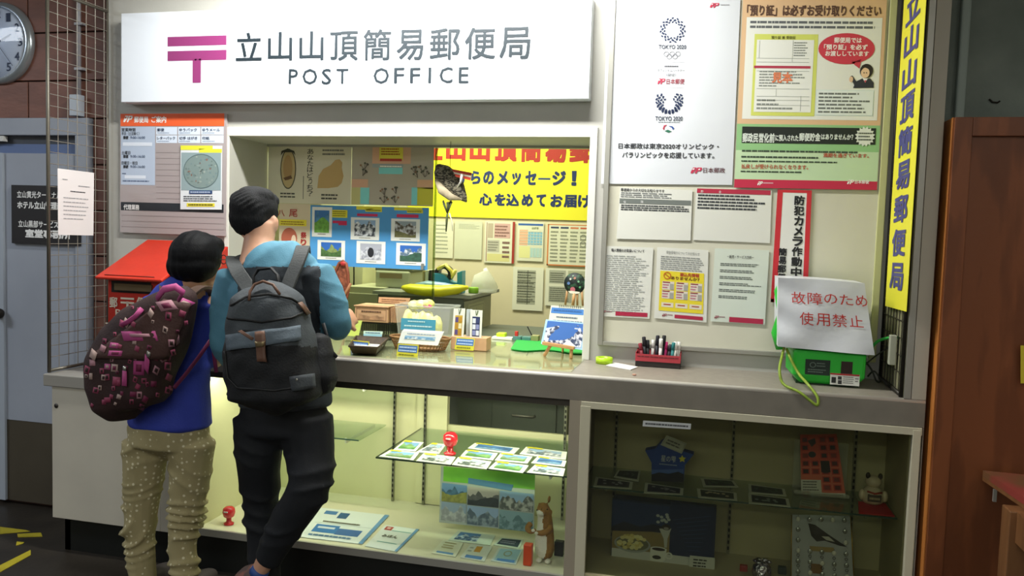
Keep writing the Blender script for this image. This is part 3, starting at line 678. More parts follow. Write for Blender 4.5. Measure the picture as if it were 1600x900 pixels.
NT = mat('notice_paper', 'D9DAD2', .35, bump=.15, bscale=8)
q = pq([(969, 293), (1082, 297), (1079, 376), (963, 373)], Y=YP)
def f(pr):
    pr.text('郵便局からの大切なお知らせです', *B(pr, 970, 295, 1038, 300), INK, .02); pr.rows(*B(pr, 970, 301, 1052, 310), 3, '6A6E70', word=.12); pr.rect(*B(pr, 968, 312, 1079, 319.5), '6E7470', 2)
    pr.text('保', *B(pr, 974, 313.5, 978, 318), 'DDDDDD'); pr.text('険', *B(pr, 1001, 313.5, 1005, 318), 'DDDDDD'); pr.rows(*B(pr, 970, 321, 1077, 331), 3, '3A3E42', rag=.1, fillv=.6, word=.05)
sheet('grey_header_notice', 'wide white notice with grey header bar, upper left of the small notices', 'notice', q, f, NT)
q = pq([(1088, 294.5), (1206, 298), (1203, 380), (1083, 375)], Y=YP+.001)
def f(pr):
    pr.rect(*B(pr, 1089, 296, 1204, 303), 'B02A44', 2); pr.text('貯', *B(pr, 1095, 297, 1099, 302), 'E8D8D8'); pr.text('金', *B(pr, 1123, 297.5, 1127, 302.5), 'E8D8D8')
    pr.rows(*B(pr, 1090, 304, 1199, 329), 5, '34383C', rag=.3, fillv=.55, word=.05)
sheet('red_header_notice', 'wide white notice with red header bar, upper right of the small notices', 'notice', q, f, NT)
def redfoot(pr, x0, y0, x1, y1, lx):
    pr.rect(*B(pr, x0, y0, x1, y1), 'AA2444', 2); jplogo(pr, lx, y0-3, lx+7, y0+1.5, '8A3040', 3); pr.rows(*B(pr, lx+8, y0-2.5, lx+19, y0+.5), 1, '8A6068')
q = pq([(941, 384), (1021, 387), (1015, 498), (937, 494)], Y=YP)
def f(pr):
    pr.text('個人情報のお取扱いについて', *B(pr, 955, 389, 1007, 394), INK, .02); pr.rows(.10, .12, .93, .93, 28, 'A4A8A6', rag=.3, word=.14, fillv=.4); redfoot(pr, 962, 488, 1013, 494.5, 940)
sheet('privacy_notice', 'leftmost of the three tall notices, covered in small grey text', 'notice', q, f, NT)
q = pq([(1027, 386), (1107, 391), (1104, 504), (1022, 497)], Y=YP)
def f(pr):
    pr.text('現金受取りについてのお知らせ', *B(pr, 1041, 393, 1093, 398), '6A6E70', .0); pr.rows(.08, .11, .95, .31, 7, '8E9290', rag=.15, word=.08)
    pr.rect(.08, .325, .93, .885, 'E0CE30', 2); u, v = upx(pr.q, 1042.5, 430.5); pr.disc(u, v, .075, .052, 'C06A20', 4, 24, .74); pr.poly([(u-.055, v-.02), (u-.04, v-.03), (u+.055, v+.02), (u+.04, v+.03)], 'C06A20', 4)
    pr.text('振込先情報', *B(pr, 1062, 427, 1092, 433), 'B0402A', .03); pr.text('ありませんか？', *B(pr, 1048, 433, 1092, 438), '7A4A10', .03)
    rn = random.Random(5)
    for c_ in range(3):
        for r_ in range(3):
            if r_ == 2: pr.rect(.13+.27*c_, .765, .36+.27*c_, .83, 'DCD4C0', 3); pr.rect(.17+.27*c_, .785, .31+.27*c_, .80, 'A04038', 4)
            else: pr.rect(.13+.27*c_, .47+.125*r_, .36+.27*c_, .585+.125*r_, 'D8D0C4', 3); pr.rect(.14+.27*c_, .475+.125*r_, .28+.27*c_, .49+.125*r_, '8A2A30', 4); pr.rows(.14+.27*c_, .50+.125*r_, .26+.27*c_, .575+.125*r_, 2, 'B87080', layer=4); pr.rect(.28+.27*c_, .50+.125*r_, .35+.27*c_, .58+.125*r_, 'A0A098', 4)
    redfoot(pr, 1053, 493, 1096, 498.5, 1034)
sheet('yellow_box_notice', 'middle of the three tall notices, with a yellow table block', 'notice', q, f, NT)
q = pq([(1117, 388), (1202, 391), (1195, 508), (1110, 502)], Y=YP)
def f(pr):
    pr.text('－販売・サービス方針－', *B(pr, 1136, 399, 1178, 404), INK, .01)
    for i in range(6): pr.rows(.12, .19+.088*i, .92, .235+.088*i, 2, '4A5250', rag=.35, word=.07)
    redfoot(pr, 1139, 496, 1192, 504, 1116)
sheet('policy_notice', 'rightmost of the three tall notices, greenish with spaced lines', 'notice', q, f, mat('notice_green', 'CFD8CC', .35))
q = pq([(1215, 296), (1268.5, 297.5), (1261, 475), (1204, 472)], Y=YP-.002)
def f(pr):
    for a in ((0, 0, .16, 1), (.86, 0, 1, 1), (0, 0, 1, .025), (0, .97, 1, 1)): pr.rect(*a, 'C42A34', 1)
    pr.vtext('防犯カメラ作動中！', *B(pr, 1237, 305, 1253, 449), '1A1C1E', .035, fill=.92)
    pr.vtext('簡易郵便局', *B(pr, 1214.5, 387, 1227, 453), '1A1C1E', .035, fill=.92)
sheet('camera_sign', 'tall white sign with red border and black vertical lettering', 'sign', q, f, 'DEDFDA')

# ------------------------------------------------------------------ office back wall: yellow banner and papers
YO = YB-.012
q = Q(at(640, 190, Y=YO), (1.0, YO, at(640, 190, Y=YO).z), (1.0, YO, at(800, 341.5, Y=YO).z), (at(640, 190, Y=YO).x, YO, at(800, 341.5, Y=YO).z))
def f(pr):
    for ch, x0, x1 in zip('立山山頂簡易郵便局', (657, 697, 734, 773, 813, 852, 890, 928, 966), (692, 728, 766, 808, 846, 885, 930, 962, 1000)): pr.text(ch, *B(pr, x0, 214, x1, 251+(x0-697)*.02), 'A42C16', .05)
    for ch, x0, x1 in zip('からのメッセージ！', (713, 736, 755, 777, 800, 821, 841, 863, 893), (732, 751, 772, 794, 814, 838, 860, 884, 901)):
        if ch == 'ー': pr.rect(*B(pr, x0, 278, x1, 281), '27406A'); continue
        d = 3 if ch == 'ッ' else 0; pr.text(ch, *B(pr, x0, 267+d, x1, 288+(x0-740)*.016), '182C58', .042)
    for i, (ch, x0, x1) in enumerate(zip('心を込めてお届けします', (749, 773, 791, 815, 838, 860, 881, 903, 925, 947, 969), (769, 790, 811, 833, 853, 879, 901, 923, 942, 963, 985))): pr.text(ch, *B(pr, x0, 302+i*.4, x1, 321+i*.5), '182C58', .042)
sheet('yellow_banner', 'long yellow banner with red and blue lettering on the office back wall', 'banner', q, f, 'E6E02C', th=.004)
def offpaper(nm, lab, x0, y0, x1, y1, fn, m='D6D8BC'):
    sheet(nm, lab, 'paper', hq(x0, y0, x1, y1, YO), fn, m)
offpaper('list_paper', 'pale list sheet beside the glass edge on the office wall', 678, 346, 708, 403, lambda p: p.rows(.1, .05, .8, .9, 8, '9AA08A', fillv=.3))
offpaper('blank_paper', 'nearly blank grey-green sheet on the office wall under the banner', 710, 346, 753, 405, lambda p: p.rows(.15, .06, .9, .2, 4, 'B2B89E', fillv=.3), 'C9CDB0')
def f(p):
    p.rect(.92, 0, 1, 1, '9A3428'); p.rect(.1, .05, .28, .4, 'B4A890'); p.rect(.32, .05, .85, .4, 'C8A49A'); p.rows(.34, .08, .84, .38, 4, '8A6A60', layer=3); p.rect(.1, .45, .5, .74, 'B8B8A4'); p.rows(.12, .47, .48, .72, 4, '8A8A7A', layer=3); p.rect(.1, .78, .85, .96, 'D0CC8A'); p.rows(.6, .45, .85, .9, 4, '7A5A50', layer=3); p.rect(.06, .03, .08, .97, '8A4A40')
offpaper('price_table_paper', 'pink price table with dark red right edge on the office wall', 757, 346, 804, 411, f)
def f(p):
    p.rect(.03, .04, .97, .09, '3A62A0'); p.rect(.08, .2, .4, .6, 'DCB08C'); p.rect(.42, .24, .95, .58, '7FB4C8'); p.rect(.08, .62, .5, .92, 'D8D894'); p.rect(.52, .66, .95, .9, 'A8C8C0')
    for i in range(5): p.rect(.08, .24+.075*i, .95, .25+.075*i, 'D6D8BC', 3)
    for i in range(4): p.rect(.5+.12*i, .2, .515+.12*i, .92, 'D6D8BC', 3)
    p.text('はがき', .55, .12, .8, .18, '6A7A4A', .02)
offpaper('rate_table_paper', 'postage rate table with blue heading on the office wall', 808, 347, 849, 408, f)
def f(p):
    p.rect(0, 0, 1, .02, 'C8783C'); p.rect(0, 0, .03, 1, 'C8783C'); p.rect(0, .97, 1, 1, 'C8783C')
    for i in range(4): p.rect(.07+.22*i, .06, .25+.22*i, .1, ('2A3A5A', '2A3A5A', 'C87A50', 'C06040')[i]); p.rows(.07+.22*i, .14, .26+.22*i, .92, 9, '8E927C', layer=2)
    p.disc(.8, .30, .07, .07, '7A8070', 3, 12, .8); p.disc(.8, .46, .07, .07, '7A8070', 3, 12, .8)
offpaper('orange_edged_paper', 'orange edged leaflet sheet at the right of the office wall', 855, 351, 925, 416, f)
def f(p):
    p.rect(.14, .07, .75, .86, 'A4A892')
    for i in range(7): p.rect(.14, .12+.11*i, .75, .13+.11*i, '585C50', 3)
    p.rect(.48, .07, .5, .86, '585C50', 3); p.rows(.16, .09, .73, .84, 12, '6C705E', layer=3)
offpaper('framed_form_paper', 'grey form sheet hanging lowest in the middle of the office wall', 801, 417.5, 848.5, 485, f, 'DCDEC6')
def f(p):
    p.rect(.08, .05, .45, .4, 'A8AC98'); p.rect(.5, .05, .95, .4, 'B4B89A'); p.rows(.1, .1, .42, .38, 5, '6C705E', layer=3); p.rows(.52, .1, .9, .38, 4, '7C8060', layer=3); p.rect(.08, .48, .6, .9, 'A8AC98'); p.rows(.1, .5, .58, .88, 7, '6C705E', layer=3)
offpaper('schedule_paper', 'grey schedule sheet behind the round fan on the office wall', 852, 420, 922, 479, f, 'DCDEC6')

# ------------------------------------------------------------------ posters on the glass partition
YGP = YG-.012
q = hq(423, 224, 549, 318.5, YGP); q.c[0].x = q.c[3].x = WX0+.004
def f(pr):
    P = lambda pts, c_, l=2: pr.poly([upx(pr.q, x, y) for x, y in pts], c_, l)
    def ov(cx, cy, rx, ry, c_, l): u, v = upx(pr.q, cx, cy); pr.disc(u, v, rx/124, ry/95, c_, l, 22)
    ov(450.5, 264, 12, 32, '4A4C3C', 2); ov(450.5, 264, 10.5, 30, 'B8A476', 2.5); ov(450, 262, 7, 20, 'A88A5C', 3); P([(439, 243), (440, 236), (450, 232), (460, 236), (462, 243), (458, 238), (443, 238)], '3C3E30', 3.2); P([(443, 278), (455, 274), (457, 279), (446, 282)], '6A5034', 3.5)
    P([(496, 294), (498, 275), (505, 264), (517, 258), (524, 250), (531, 249), (535, 254), (534, 262), (537, 275), (534, 286), (528, 292), (514, 294)][::-1], 'BCA06A', 2)
    pr.vtext('あなたはどっち？', *B(pr, 480, 232, 489.5, 307), '3C4038', .0); pr.rows(*B(pr, 438, 300, 462, 310), 2, '4A4C44', rag=.1, word=.2); pr.rows(*B(pr, 502, 302, 530, 313), 2, '4A4C44', rag=.1, word=.2); pr.rows(*B(pr, 504, 232, 541, 244), 2, '7A7C74', rag=.2, word=.1); pr.rect(*B(pr, 473.5, 275, 474.5, 311), '6A6C64')
sheet('bird_poster', 'pale poster with tan bird shape hung on the glass partition', 'poster', q, f, 'CFCBB4')
q = hq(549.5, 224.5, 677, 321, YGP)
def f(pr):
    for a, c_ in (((582, 228, 642, 256), 'D2A88C'), ((549.5, 280, 575, 293), 'D2A88C'), ((563, 293, 577, 319), '7FD0D0'), ((549.5, 293, 563, 320), 'BFBC80'), ((592, 262, 629, 272), '7FD0D0'), ((643, 293, 652, 320), '7FD0D0'), ((652, 293, 677, 321), 'C8C43C'), ((652, 281, 677, 295), 'D8AC88'), ((582, 256, 630, 262), '9AA4A4')): pr.rect(*B(pr, *a), c_)
    pr.rect(*B(pr, 593, 228, 630, 250), 'E0D850', 3); pr.rows(*B(pr, 596, 231, 626, 243), 3, 'A0502A', layer=4, rag=.1); pr.rect(*B(pr, 594, 248, 628, 252), 'B04034', 4); pr.rows(*B(pr, 594, 258, 628, 262), 1, 'ECECE4', layer=4, rag=0)
    rn = random.Random(3)
    for cx, cy in ((567, 272), (570, 262), (649, 268), (660, 266), (601, 302), (600, 314), (619, 300), (618, 314), (653, 275), (664, 274)):
        for k in range(4):
            a = rn.uniform(.3, 2.8); x1, y1 = cx+7*math.cos(a), cy-7*math.sin(a)
            pr.poly([upx(pr.q, cx-.5, cy+3), upx(pr.q, cx+.5, cy+3), upx(pr.q, x1+.5, y1), upx(pr.q, x1-.5, y1)], '6A6258', 4); u, v = upx(pr.q, x1, y1); pr.disc(u, v, .014, .018, rn.choice(['6A6258', '8A6A50', '545848']), 4.4, 8)
sheet('flower_sketch_poster', 'grey poster with pink and cyan blocks and small plant sketches', 'poster', q, f, 'AFA898')
q = hq(436, 318.5, 484, 420, YGP)
def f(pr):
    pr.text('八', *B(pr, 434, 328, 445, 338), 'A83A34', .01); pr.text('尾', *B(pr, 452, 327, 465, 339), 'A83A34', .01); pr.rect(*B(pr, 437, 343, 479, 353), 'E0D23C', 2); pr.rows(*B(pr, 439, 345, 476, 352), 2, '8A6A20', layer=3, rag=.1)
    u, v = upx(pr.q, 452, 372); pr.disc(u, v, .26, .16, 'B0604A', 2, 20); u, v = upx(pr.q, 459, 376); pr.disc(u, v, .08, .09, 'E0C8B0', 3, 14); pr.vtext('祭り', *B(pr, 470, 362, 479, 384), 'A03030', .03)
sheet('festival_poster', 'beige festival poster with red lettering at the lower left of the partition', 'poster', q, f, 'CDBFA4')
q = hq(484.5, 322.5, 669, 418, YGP-.003)
def f(pr):
    for a in ((519, 328, 543, 340), (557, 322.5, 597, 328), (571, 326, 597, 331), (616, 324.5, 660, 329), (636, 328, 661, 333)): pr.rect(*B(pr, *a), 'D8D23C', 2)
    for a in ((520, 345, 542, 349), (529, 348, 542, 352), (558, 334, 590, 338), (620, 335, 654, 340)): pr.rect(*B(pr, *a), 'C03058', 2)
    pr.rows(*B(pr, 520, 329, 542, 339), 3, '7A7A20', layer=3, rag=.1); pr.rows(*B(pr, 572, 327, 596, 330.5), 1, '7A7A20', layer=3); pr.rows(*B(pr, 637, 329, 660, 332.5), 1, '7A7A20', layer=3)
pb = sheet('photo_board', 'blue display sheet with six framed mountain photos on the partition', 'poster', q, f, mat('poster_blue', '4E94CC', .4))
for k, (a, pc) in enumerate((((487.5, 323.5, 518.5, 370), dict(sky='3A6EA8', hill='3E6A8A', fg='5A8A3C', top=.3, fgv=.45)), ((548, 340, 592.5, 375), dict(sky='8AA8C8', hill='3A4248', snow='D8DEE4', top=.25)), ((611, 342, 656, 377), dict(sky='8A98A0', hill='4A4436', snow='C8CCD0', fg='5A5A3A', top=.2)),
                           ((496, 375.5, 539, 406), dict(sky='2E62B0', hill='6A7A4A', fg='3E5A34', top=.35, fgv=.6)), ((557, 377, 602, 412), dict(sky='A0A4B0', hill='8E929E', snow='C8CCD4', top=.3)), ((619, 380, 665, 414.5), dict(sky='2E62B0', hill='5A7084', snow='D8DEE4', fg='2E4A3E', top=.35, fgv=.55)))):
    qq = hq(*a, YGP-.0045)
    def f2(pr, pc=pc, k=k):
        pr.pic(.13, .11, .87, .83 if k else .86, seed=k+2, **pc); pr.rows(.3, .88, .7, .94, 1, '6A6A60', layer=2, rag=0)
        if k == 4: pr.disc(.5, .5, .11, .22, '22242A', 4.2, 14)
    sheet('photo', '', '', qq, f2, 'DCE0DC', parent=pb, h0=.0004)

# paper hanging on the left wire mesh, out-of-order paper etc. are built with the mesh below
# ================================================================== LEFT MESH, POST BOX
WIRE = mat('wire_grey', '8F8A80', .4, metal=.4); WIRED = mat('wire_dark', '35322B', .45, metal=.4)
MX = -2.95
def mesh_panel(x, y0, y1, z0, z1, stepy, stepz, mw, mf, label, nm='wire_mesh_panel', bars=()):
    e = empty(nm, (x, (y0+y1)/2, z0), label=label, category='wire mesh')
    s = MB(); s.tube([(x, y0, z0+.002), (x, y0, z1)], .008, mf, 8); s.obj('frame_post', e)
    s = MB(); s.tube([(x, y1-.012, z0+.002), (x, y1-.012, z1)], .006, mf, 8); s.obj('frame_post', e)
    s = MB(); s.tube([(x, y0, z0+.010), (x, y1-.012, z0+.010)], .008, mf, 8); s.obj('frame_bar', e)
    for z in bars: s = MB(); s.tube([(x, y0, z), (x, y1-.012, z)], .007, mf, 8); s.obj('frame_bar', e)
    y = y0+stepy
    while y < y1-.02: s = MB(); s.tube([(x, y, z0+.01), (x, y, z1)], .0018, mw, 5, False); s.obj('wire', e); y += stepy
    z = z0+.02+stepz
    while z < z1: s = MB(); s.tube([(x, y0, z), (x, y1-.012, z)], .0018, mw, 5, False); s.obj('wire', e); z += stepz
    return e
wz = [at(86.7, a, X=MX).z for a in (7.2, 62)]
mesh_panel(MX, YF+.02, YW-.002, .835, 2.98, .059, (wz[0]-wz[1])/3, WIRE, mat('mesh_frame', '6A665C', .4, metal=.5), 'grey wire mesh screen standing on the low left side counter', bars=(at(150, 12, X=MX).z,))
q = Q(at(90, 263, X=MX+.012), at(147, 270, X=MX+.012), at(146, 368, X=MX+.012), at(91, 367, X=MX+.012))
def f(pr):
    pr.rows(.12, .14, .3, .17, 1, '8A8A90'); pr.rows(.55, .22, .88, .25, 1, '8A8A90', rag=0); pr.rows(.33, .31, .75, .345, 1, '3A3A40', rag=0)
    pr.rows(.14, .40, .9, .78, 6, 'A0A0A4', rag=.3, fillv=.25)
sheet('mesh_notice', 'white notice sheet hanging on the left wire mesh', 'notice', q, f, 'DEDADA', th=.001)

PR = mat('post_red', 'C2321E', .45, col2='B42C1A', scale=6, bump=.04); PRB = mat('post_red_body', 'B02A1E', .4)
pb0 = at(150, 437, Y=YF+.05); lxp, rxp = at(147, 433, Y=YF+.03).x, at(252, 437, Y=YF+.03).x
e = empty('post_box', ((lxp+rxp)/2, 3.3, .834), label='red wooden post box with sloping orange-red lid, behind the woman', category='post box')
zr0, zr1 = at(200, 435, Y=YF+.03).z, at(210, 373, Y=YW-.03).z
a, b, c_, d_ = Vector((lxp, YF+.03, zr0)), Vector((rxp, YF+.03, zr0)), Vector((rxp-.02, YW-.02, zr1)), Vector((lxp+.02, YW-.02, zr1))
c_ = at(262, 374, Y=YW-.02); d_ = at(204, 373, Y=YW-.02)
lidw = (b-a).x
d_ = Vector((lxp+.0, YW-.02, zr1)); c_ = Vector((rxp+.0, YW-.02, zr1))
s = MB(); s.slab([d_, c_, b, a], .014, PR); s.obj('lid', e, .006)
s = MB(); m_ = (a*.88+b*.12); n_ = (a*.14+b*.86); up = (d_-a)*.05+Vector((0, -.0008, .0008)); s.tube([m_+up+Vector((0, 0, .001)), n_+up+Vector((0, 0, .001))], .002, mat('post_slot_dark', '6A1A10', .5), 6); s.obj('lid_seam', e)
lb, rb = lxp+.035, rxp+.10
yb = YF+.075
s = MB(); zt_ = zr0-.006
prof = [(yb, .836), (YW-.02, .836), (YW-.02, zr1-.02), (yb, zt_+.0)]
vs = [(x, y, z) for x in (lb, rb) for y, z in prof]
s.add(vs, [(0, 1, 2, 3), (7, 6, 5, 4), (0, 4, 5, 1), (1, 5, 6, 2), (2, 6, 7, 3), (3, 7, 4, 0)], PRB); s.obj('body', e, .004)
sl = hq(174, 440, 236, 458, yb-.0015); s = MB(); s.slab(sl.c, .001, mat('slot_black', '14100C', .5)); o = s.obj('mouth', e)
sl2 = hq(178, 444, 236, 455, yb-.012); s = MB(); s.slab(sl2.c, .012, mat('flap_brass', '6A5A40', .45, metal=.3)); s.obj('mouth_flap', e, .002)
q = Q((lb, yb-.001, zr0), (rb, yb-.001, zr0), (rb, yb-.001, .84), (lb, yb-.001, .84)); pr = Print(q, .0008); PW = 'D8CDB8'
pr.text('郵', *B(pr, 171.5, 464, 184, 481), PW, .02)
for x0, x1, y0, y1 in ((189, 210, 465, 468), (189, 210, 471.5, 474.5), (198, 201.5, 471, 482)): pr.rect(*B(pr, x0, y0, x1, y1), PW, 3)
pr.text('便', *B(pr, 214, 464, 227, 481), PW, .02); pr.text('POST', *B(pr, 181, 484, 221, 495), PW, .015); pr.rows(*B(pr, 165, 505, 232, 509), 1, PW, rag=0); pr.rows(*B(pr, 165, 515, 225, 518), 1, PW)
pr.done(e)

# ================================================================== RIGHT MESH, VERTICAL BANNER, PAY PHONE
MXR = .668
mesh_panel(MXR, YF+.016, YW-.002, ZC+.001, 2.98, .05, .062, WIRED, DARKMETAL, 'dark wire mesh screen closing the right end of the booth')
yb0, yb1 = at(1383, 478, X=MXR-.012).y, at(1416, 487, X=MXR-.012).y
q = Q((MXR-.012, yb0, 2.72), (MXR-.012, yb1, 2.72), (MXR-.012, yb1, at(1416, 487, X=MXR-.012).z), (MXR-.012, yb0, at(1383, 478, X=MXR-.012).z))
def f(pr):
    for i, ch in enumerate('立山山頂簡易郵便局'):
        y0 = -12+52.6*i; cx = 1426-(y0+22)*.0595
        v0 = upx(pr.q, cx, y0+3)[1]; v1 = upx(pr.q, cx, y0+46)[1]; pr.text(ch, .18, v0, .80, v1, '44447E', .03)
sheet('vertical_banner', 'tall narrow yellow banner with violet characters on the right mesh', 'banner', q, f, 'E4DE36', th=.0015)
s = MB(); p = at(1403, 545, X=MXR+.003); s.box((MXR+.002-.03, p.y-.015, p.z-.06), (MXR-.004, p.y+.012, p.z+.05), mat('socket_grey', 'A8AA98', .4)); 
so = s.obj('power_socket', bevel=.003, label='pale power strip fixed low on the right wire mesh', category='socket')

GR = mat('phone_green', '2FC03A', .35, col2='2AB234', scale=6, spec=.5)
ph = empty('pay_phone', (.34, 3.36, ZC), label='green pay phone under a white out-of-order cover at the right end of the counter', category='telephone')
fl_, fr_ = at(1232, 580, Y=3.30).x, at(1352, 590, Y=3.30).x
z0, z1 = ZC+.004, ZC+.135
s = MB(); vs = []
yf = 3.285
for (y, ins, z) in ((yf+.02, .03, z0), (yf, .002, z0+.035), (yf, .0, z1), ):
    vs += [(fl_+ins+.012, y, z), (fr_-ins, y, z), (fr_-ins, yf+.19, z), (fl_+ins, yf+.19, z)]
s.add(vs, [(3, 2, 1, 0)]+[(4*i+k, 4*i+(k+1) % 4, 4*i+4+(k+1) % 4, 4*i+4+k) for i in range(2) for k in range(4)]+[(8, 9, 10, 11)], GR)
s.obj('body', ph, .012)
s = MB(); s.box((fl_+.012, yf+.05, z1), (fr_-.01, yf+.185, z1+.235), GR); s.obj('upper_body', ph, .02)
s = MB(); s.box((fl_+.03, yf+.03, z0-.003), (fr_-.02, yf+.17, z0+.01), mat('phone_base', '123A16', .6)); s.obj('base', ph)
s = MB(); hx = at(1222, 500, Y=yf+.07).x
s.tube([(hx+.0, yf+.07, at(1222, 440, Y=yf+.07).z), (hx-.012, yf+.065, at(1222, 455, Y=yf+.07).z), (hx-.006, yf+.06, at(1222, 490, Y=yf+.07).z), (hx-.014, yf+.065, at(1222, 520, Y=yf+.07).z), (hx+.0, yf+.07, at(1222, 545, Y=yf+.07).z)], [.018, .024, .014, .025, .018], GR, 12); s.obj('receiver', ph)
qf = Q((fl_+.012, yf-.001, z1), (fr_, yf-.001, z1), (fr_, yf-.001, z0+.035), (fl_+.012, yf-.001, z0+.035))
pr = Print(qf, .0007)
pr.rect(*B(pr, 1258, 562, 1297, 586), '182A20'); u, v = upx(pr.q, 1270, 570); pr.disc(u, v, .045, .11, '5A6A60', 3, 16, .7); pr.rows(*B(pr, 1276, 566, 1290, 574), 2, '5A6A60', layer=3); pr.rows(*B(pr, 1262, 576, 1292, 583), 2, '5A6A60', layer=3)
pr.rect(*B(pr, 1314, 565, 1332, 585), '2A1A14'); pr.rect(*B(pr, 1297, 584, 1343, 602), 'DADCD4'); pr.rect(*B(pr, 1297, 584, 1343, 586.5), 'A02828', 3)
pr.rect(*B(pr, 1299, 589, 1306, 598), '202020', 3); pr.rect(*B(pr, 1309, 588, 1315, 593), '303030', 3); pr.rect(*B(pr, 1309, 594, 1315, 600), '303030', 3); pr.rows(*B(pr, 1317, 588, 1334, 600), 4, '70706C', layer=3, rag=.1); pr.rows(*B(pr, 1336, 590, 1342, 598), 2, '70706C', layer=3)
pr.done(ph, 'front_labels')
# white cover: softly creased sheet bag over the phone
yc = yf-.012
cv = [(1216, 434), (1351, 443), (1366, 555), (1215, 541)]
P = [at(*a, Y=yc) for a in cv]
s = MB(); NX, NZ = 24, 18; vs = []
rn = random.Random(11)
def cover(u, v):
    p = P[0]*(1-u)*(1-v)+P[1]*u*(1-v)+P[2]*u*v+P[3]*(1-u)*v
    p = p+Vector((0, -.010*math.sin(math.pi*u)*(.3+v) + .006*math.sin(7*u+5*v)*v + .005*math.sin(13*v-6*u)*max(0, 1-2.2*u), 0))
    if v > .9: p.x += (u-.5)*.006*math.sin(9*u)
    if v < .02: p.z += .004*math.sin(3.1*u)
    return p
for j in range(NZ+1):
    for i in range(NX+1): vs.append(cover(i/NX, j/NZ))
fs = [(j*(NX+1)+i+NX+1, j*(NX+1)+i+NX+2, j*(NX+1)+i+1, j*(NX+1)+i) for j in range(NZ) for i in range(NX)]
WB = mat('cover_white', 'D8DCE2', .35, bump=.25, bscale=14)
s.add(vs, fs, WB, True)
yr = yf+.2                                            # sides, top and back of the cover
L_ = [cover(0, j/NZ) for j in range(NZ+1)]; Rr = [cover(1, j/NZ) for j in range(NZ+1)]
def side(E_, flip):
    n = len(E_); A = E_+[Vector((p.x*.985+(.34)*.015, yr, p.z)) for p in E_]
    fs = [(i, i+1, n+i+1, n+i) if flip else (n+i, n+i+1, i+1, i) for i in range(n-1)]; s.add(A, fs, WB, True)
side(L_, True); side(Rr, False)
T_ = [cover(i/NX, 0) for i in range(NX+1)]; A = T_+[Vector((p.x, yr, p.z)) for p in T_]; n = NX+1
s.add(A, [(i, i+1, n+i+1, n+i) for i in range(n-1)], WB, True)
s.add([L_[0]*1, Rr[0]*1, Rr[-1]*1, L_[-1]*1], [], WB)
cvo = s.obj('phone_cover', label='white out-of-order cover with red characters draped over the pay phone', category='cover')
class CQ(Q):
    def p(s_, u, v, h=0): return cover(min(1, max(0, u)), min(1, max(0, v)))+Vector((0, -h-.0006, 0))
cq = CQ(*P); pr = Print(cq, .0008); CR = mat('cover_red', 'C03028', .5)
for ch, a in zip('故障のため', ((1236, 456, 1257, 474), (1260, 457, 1282, 475.5), (1285, 459, 1305, 474), (1309, 460, 1329, 476), (1333, 461, 1351, 478))): pr.text(ch, *B(pr, *a), CR)
for ch, a in zip('使用禁止', ((1247, 487, 1267, 507), (1271, 489, 1291, 508), (1295, 490, 1316, 509.5), (1320, 492, 1340, 509.5))): pr.text(ch, *B(pr, *a), CR)
pr.done(cvo)
CORD = mat('cord_green', '8FA83A', .5, col2='7A9430', scale=60)
def pp(lst, r, m, nm, lab, cat='cord'):
    s = MB(); P_ = [at(a, b, Y=y) for a, b, y in lst]; C_ = []
    for i in range(len(P_)-1):
        p0, p1, p2, p3 = P_[max(i-1, 0)], P_[i], P_[i+1], P_[min(i+2, len(P_)-1)]
        for k in range(6):
            t = k/6; C_.append(.5*((2*p1)+(p2-p0)*t+(2*p0-5*p1+4*p2-p3)*t*t+(3*p1-p0-3*p2+p3)*t**3))
    C_.append(P_[-1]); s.tube(C_, r, m, 8); return s.obj(nm, label=lab, category=cat)
pp([(1226, 540, yf+.01), (1222, 556, yf-.02), (1218, 578, YF+.05), (1224, 600, YF+.02), (1248, 612, YF-.014), (1266, 626, YF-.022), (1277, 633, YF-.022), (1277, 620, YF-.018), (1262, 600, YF+.02), (1248, 584, yf-.04), (1236, 562, yf-.02), (1229, 545, yf+.01)], .0052, CORD, 'receiver_cord', 'yellow-green cord loop hanging from the pay phone over the counter edge')
GC = mat('cable_green', '2FA040', .45)
pp([(1352, 570, 3.33), (1366, 558, 3.32), (1385, 545, 3.30), (1402, 533, 3.27)], .0028, mat('cable_dark', '20241C', .5), 'power_cable', 'dark cable rising from the pay phone to the power strip', 'cable')
pp([(1360, 545, 3.34), (1372, 533, 3.32), (1388, 528, 3.28), (1402, 527, 3.25)], .0055, GC, 'green_cable', 'green cable curving into the power strip on the mesh', 'cable')
pp([(1353, 566, 3.36), (1362, 578, 3.36), (1370, 596, 3.36), (1376, 594, 3.40), (1366, 580, 3.42), (1356, 588, 3.40)], .0035, mat('cable_dark', '', 0), 'cable_tangle', 'dark cable tangle lying on the counter beside the pay phone', 'cable')

# ================================================================== THINGS ON THE COUNTER, RIGHT
def on(px, py, z=ZC): return at(px, py, Z=z)
LIME = mat('lime_tape', 'B4DC28', .35)
def tape_roll(nm, lab, c, r, h, m, axis=(0, 0, 1)):
    s = MB(); s.lathe(c, [(r*.72, 0), (r, 0), (r, h), (r*.72, h), (r*.72, 0)], m, 32, axis); s.v = s.v; return s.obj(nm, label=lab, category='tape')
c = on(943, 569); tape_roll('tape_roll', 'lime green roll of tape lying on the counter right of the window', (c.x, c.y+.02, ZC+.001), .036, .026, LIME)
q = pq([(960, 566), (997, 573), (985, 577.5), (947, 570.5)], Z=ZC+.004)
sheet('paper_slip', 'white paper slip lying beside the lime green tape roll', 'paper', q, None, 'E8E8E6', th=.003)
s = MB(); c = on(991, 587); s.ball((c.x, c.y, ZC+.004), (.009, .005, .004), mat('crumb', 'C89A84', .6), 8); s.obj('rubber_bit', label='tiny pinkish scrap near the counter edge', category='scrap')
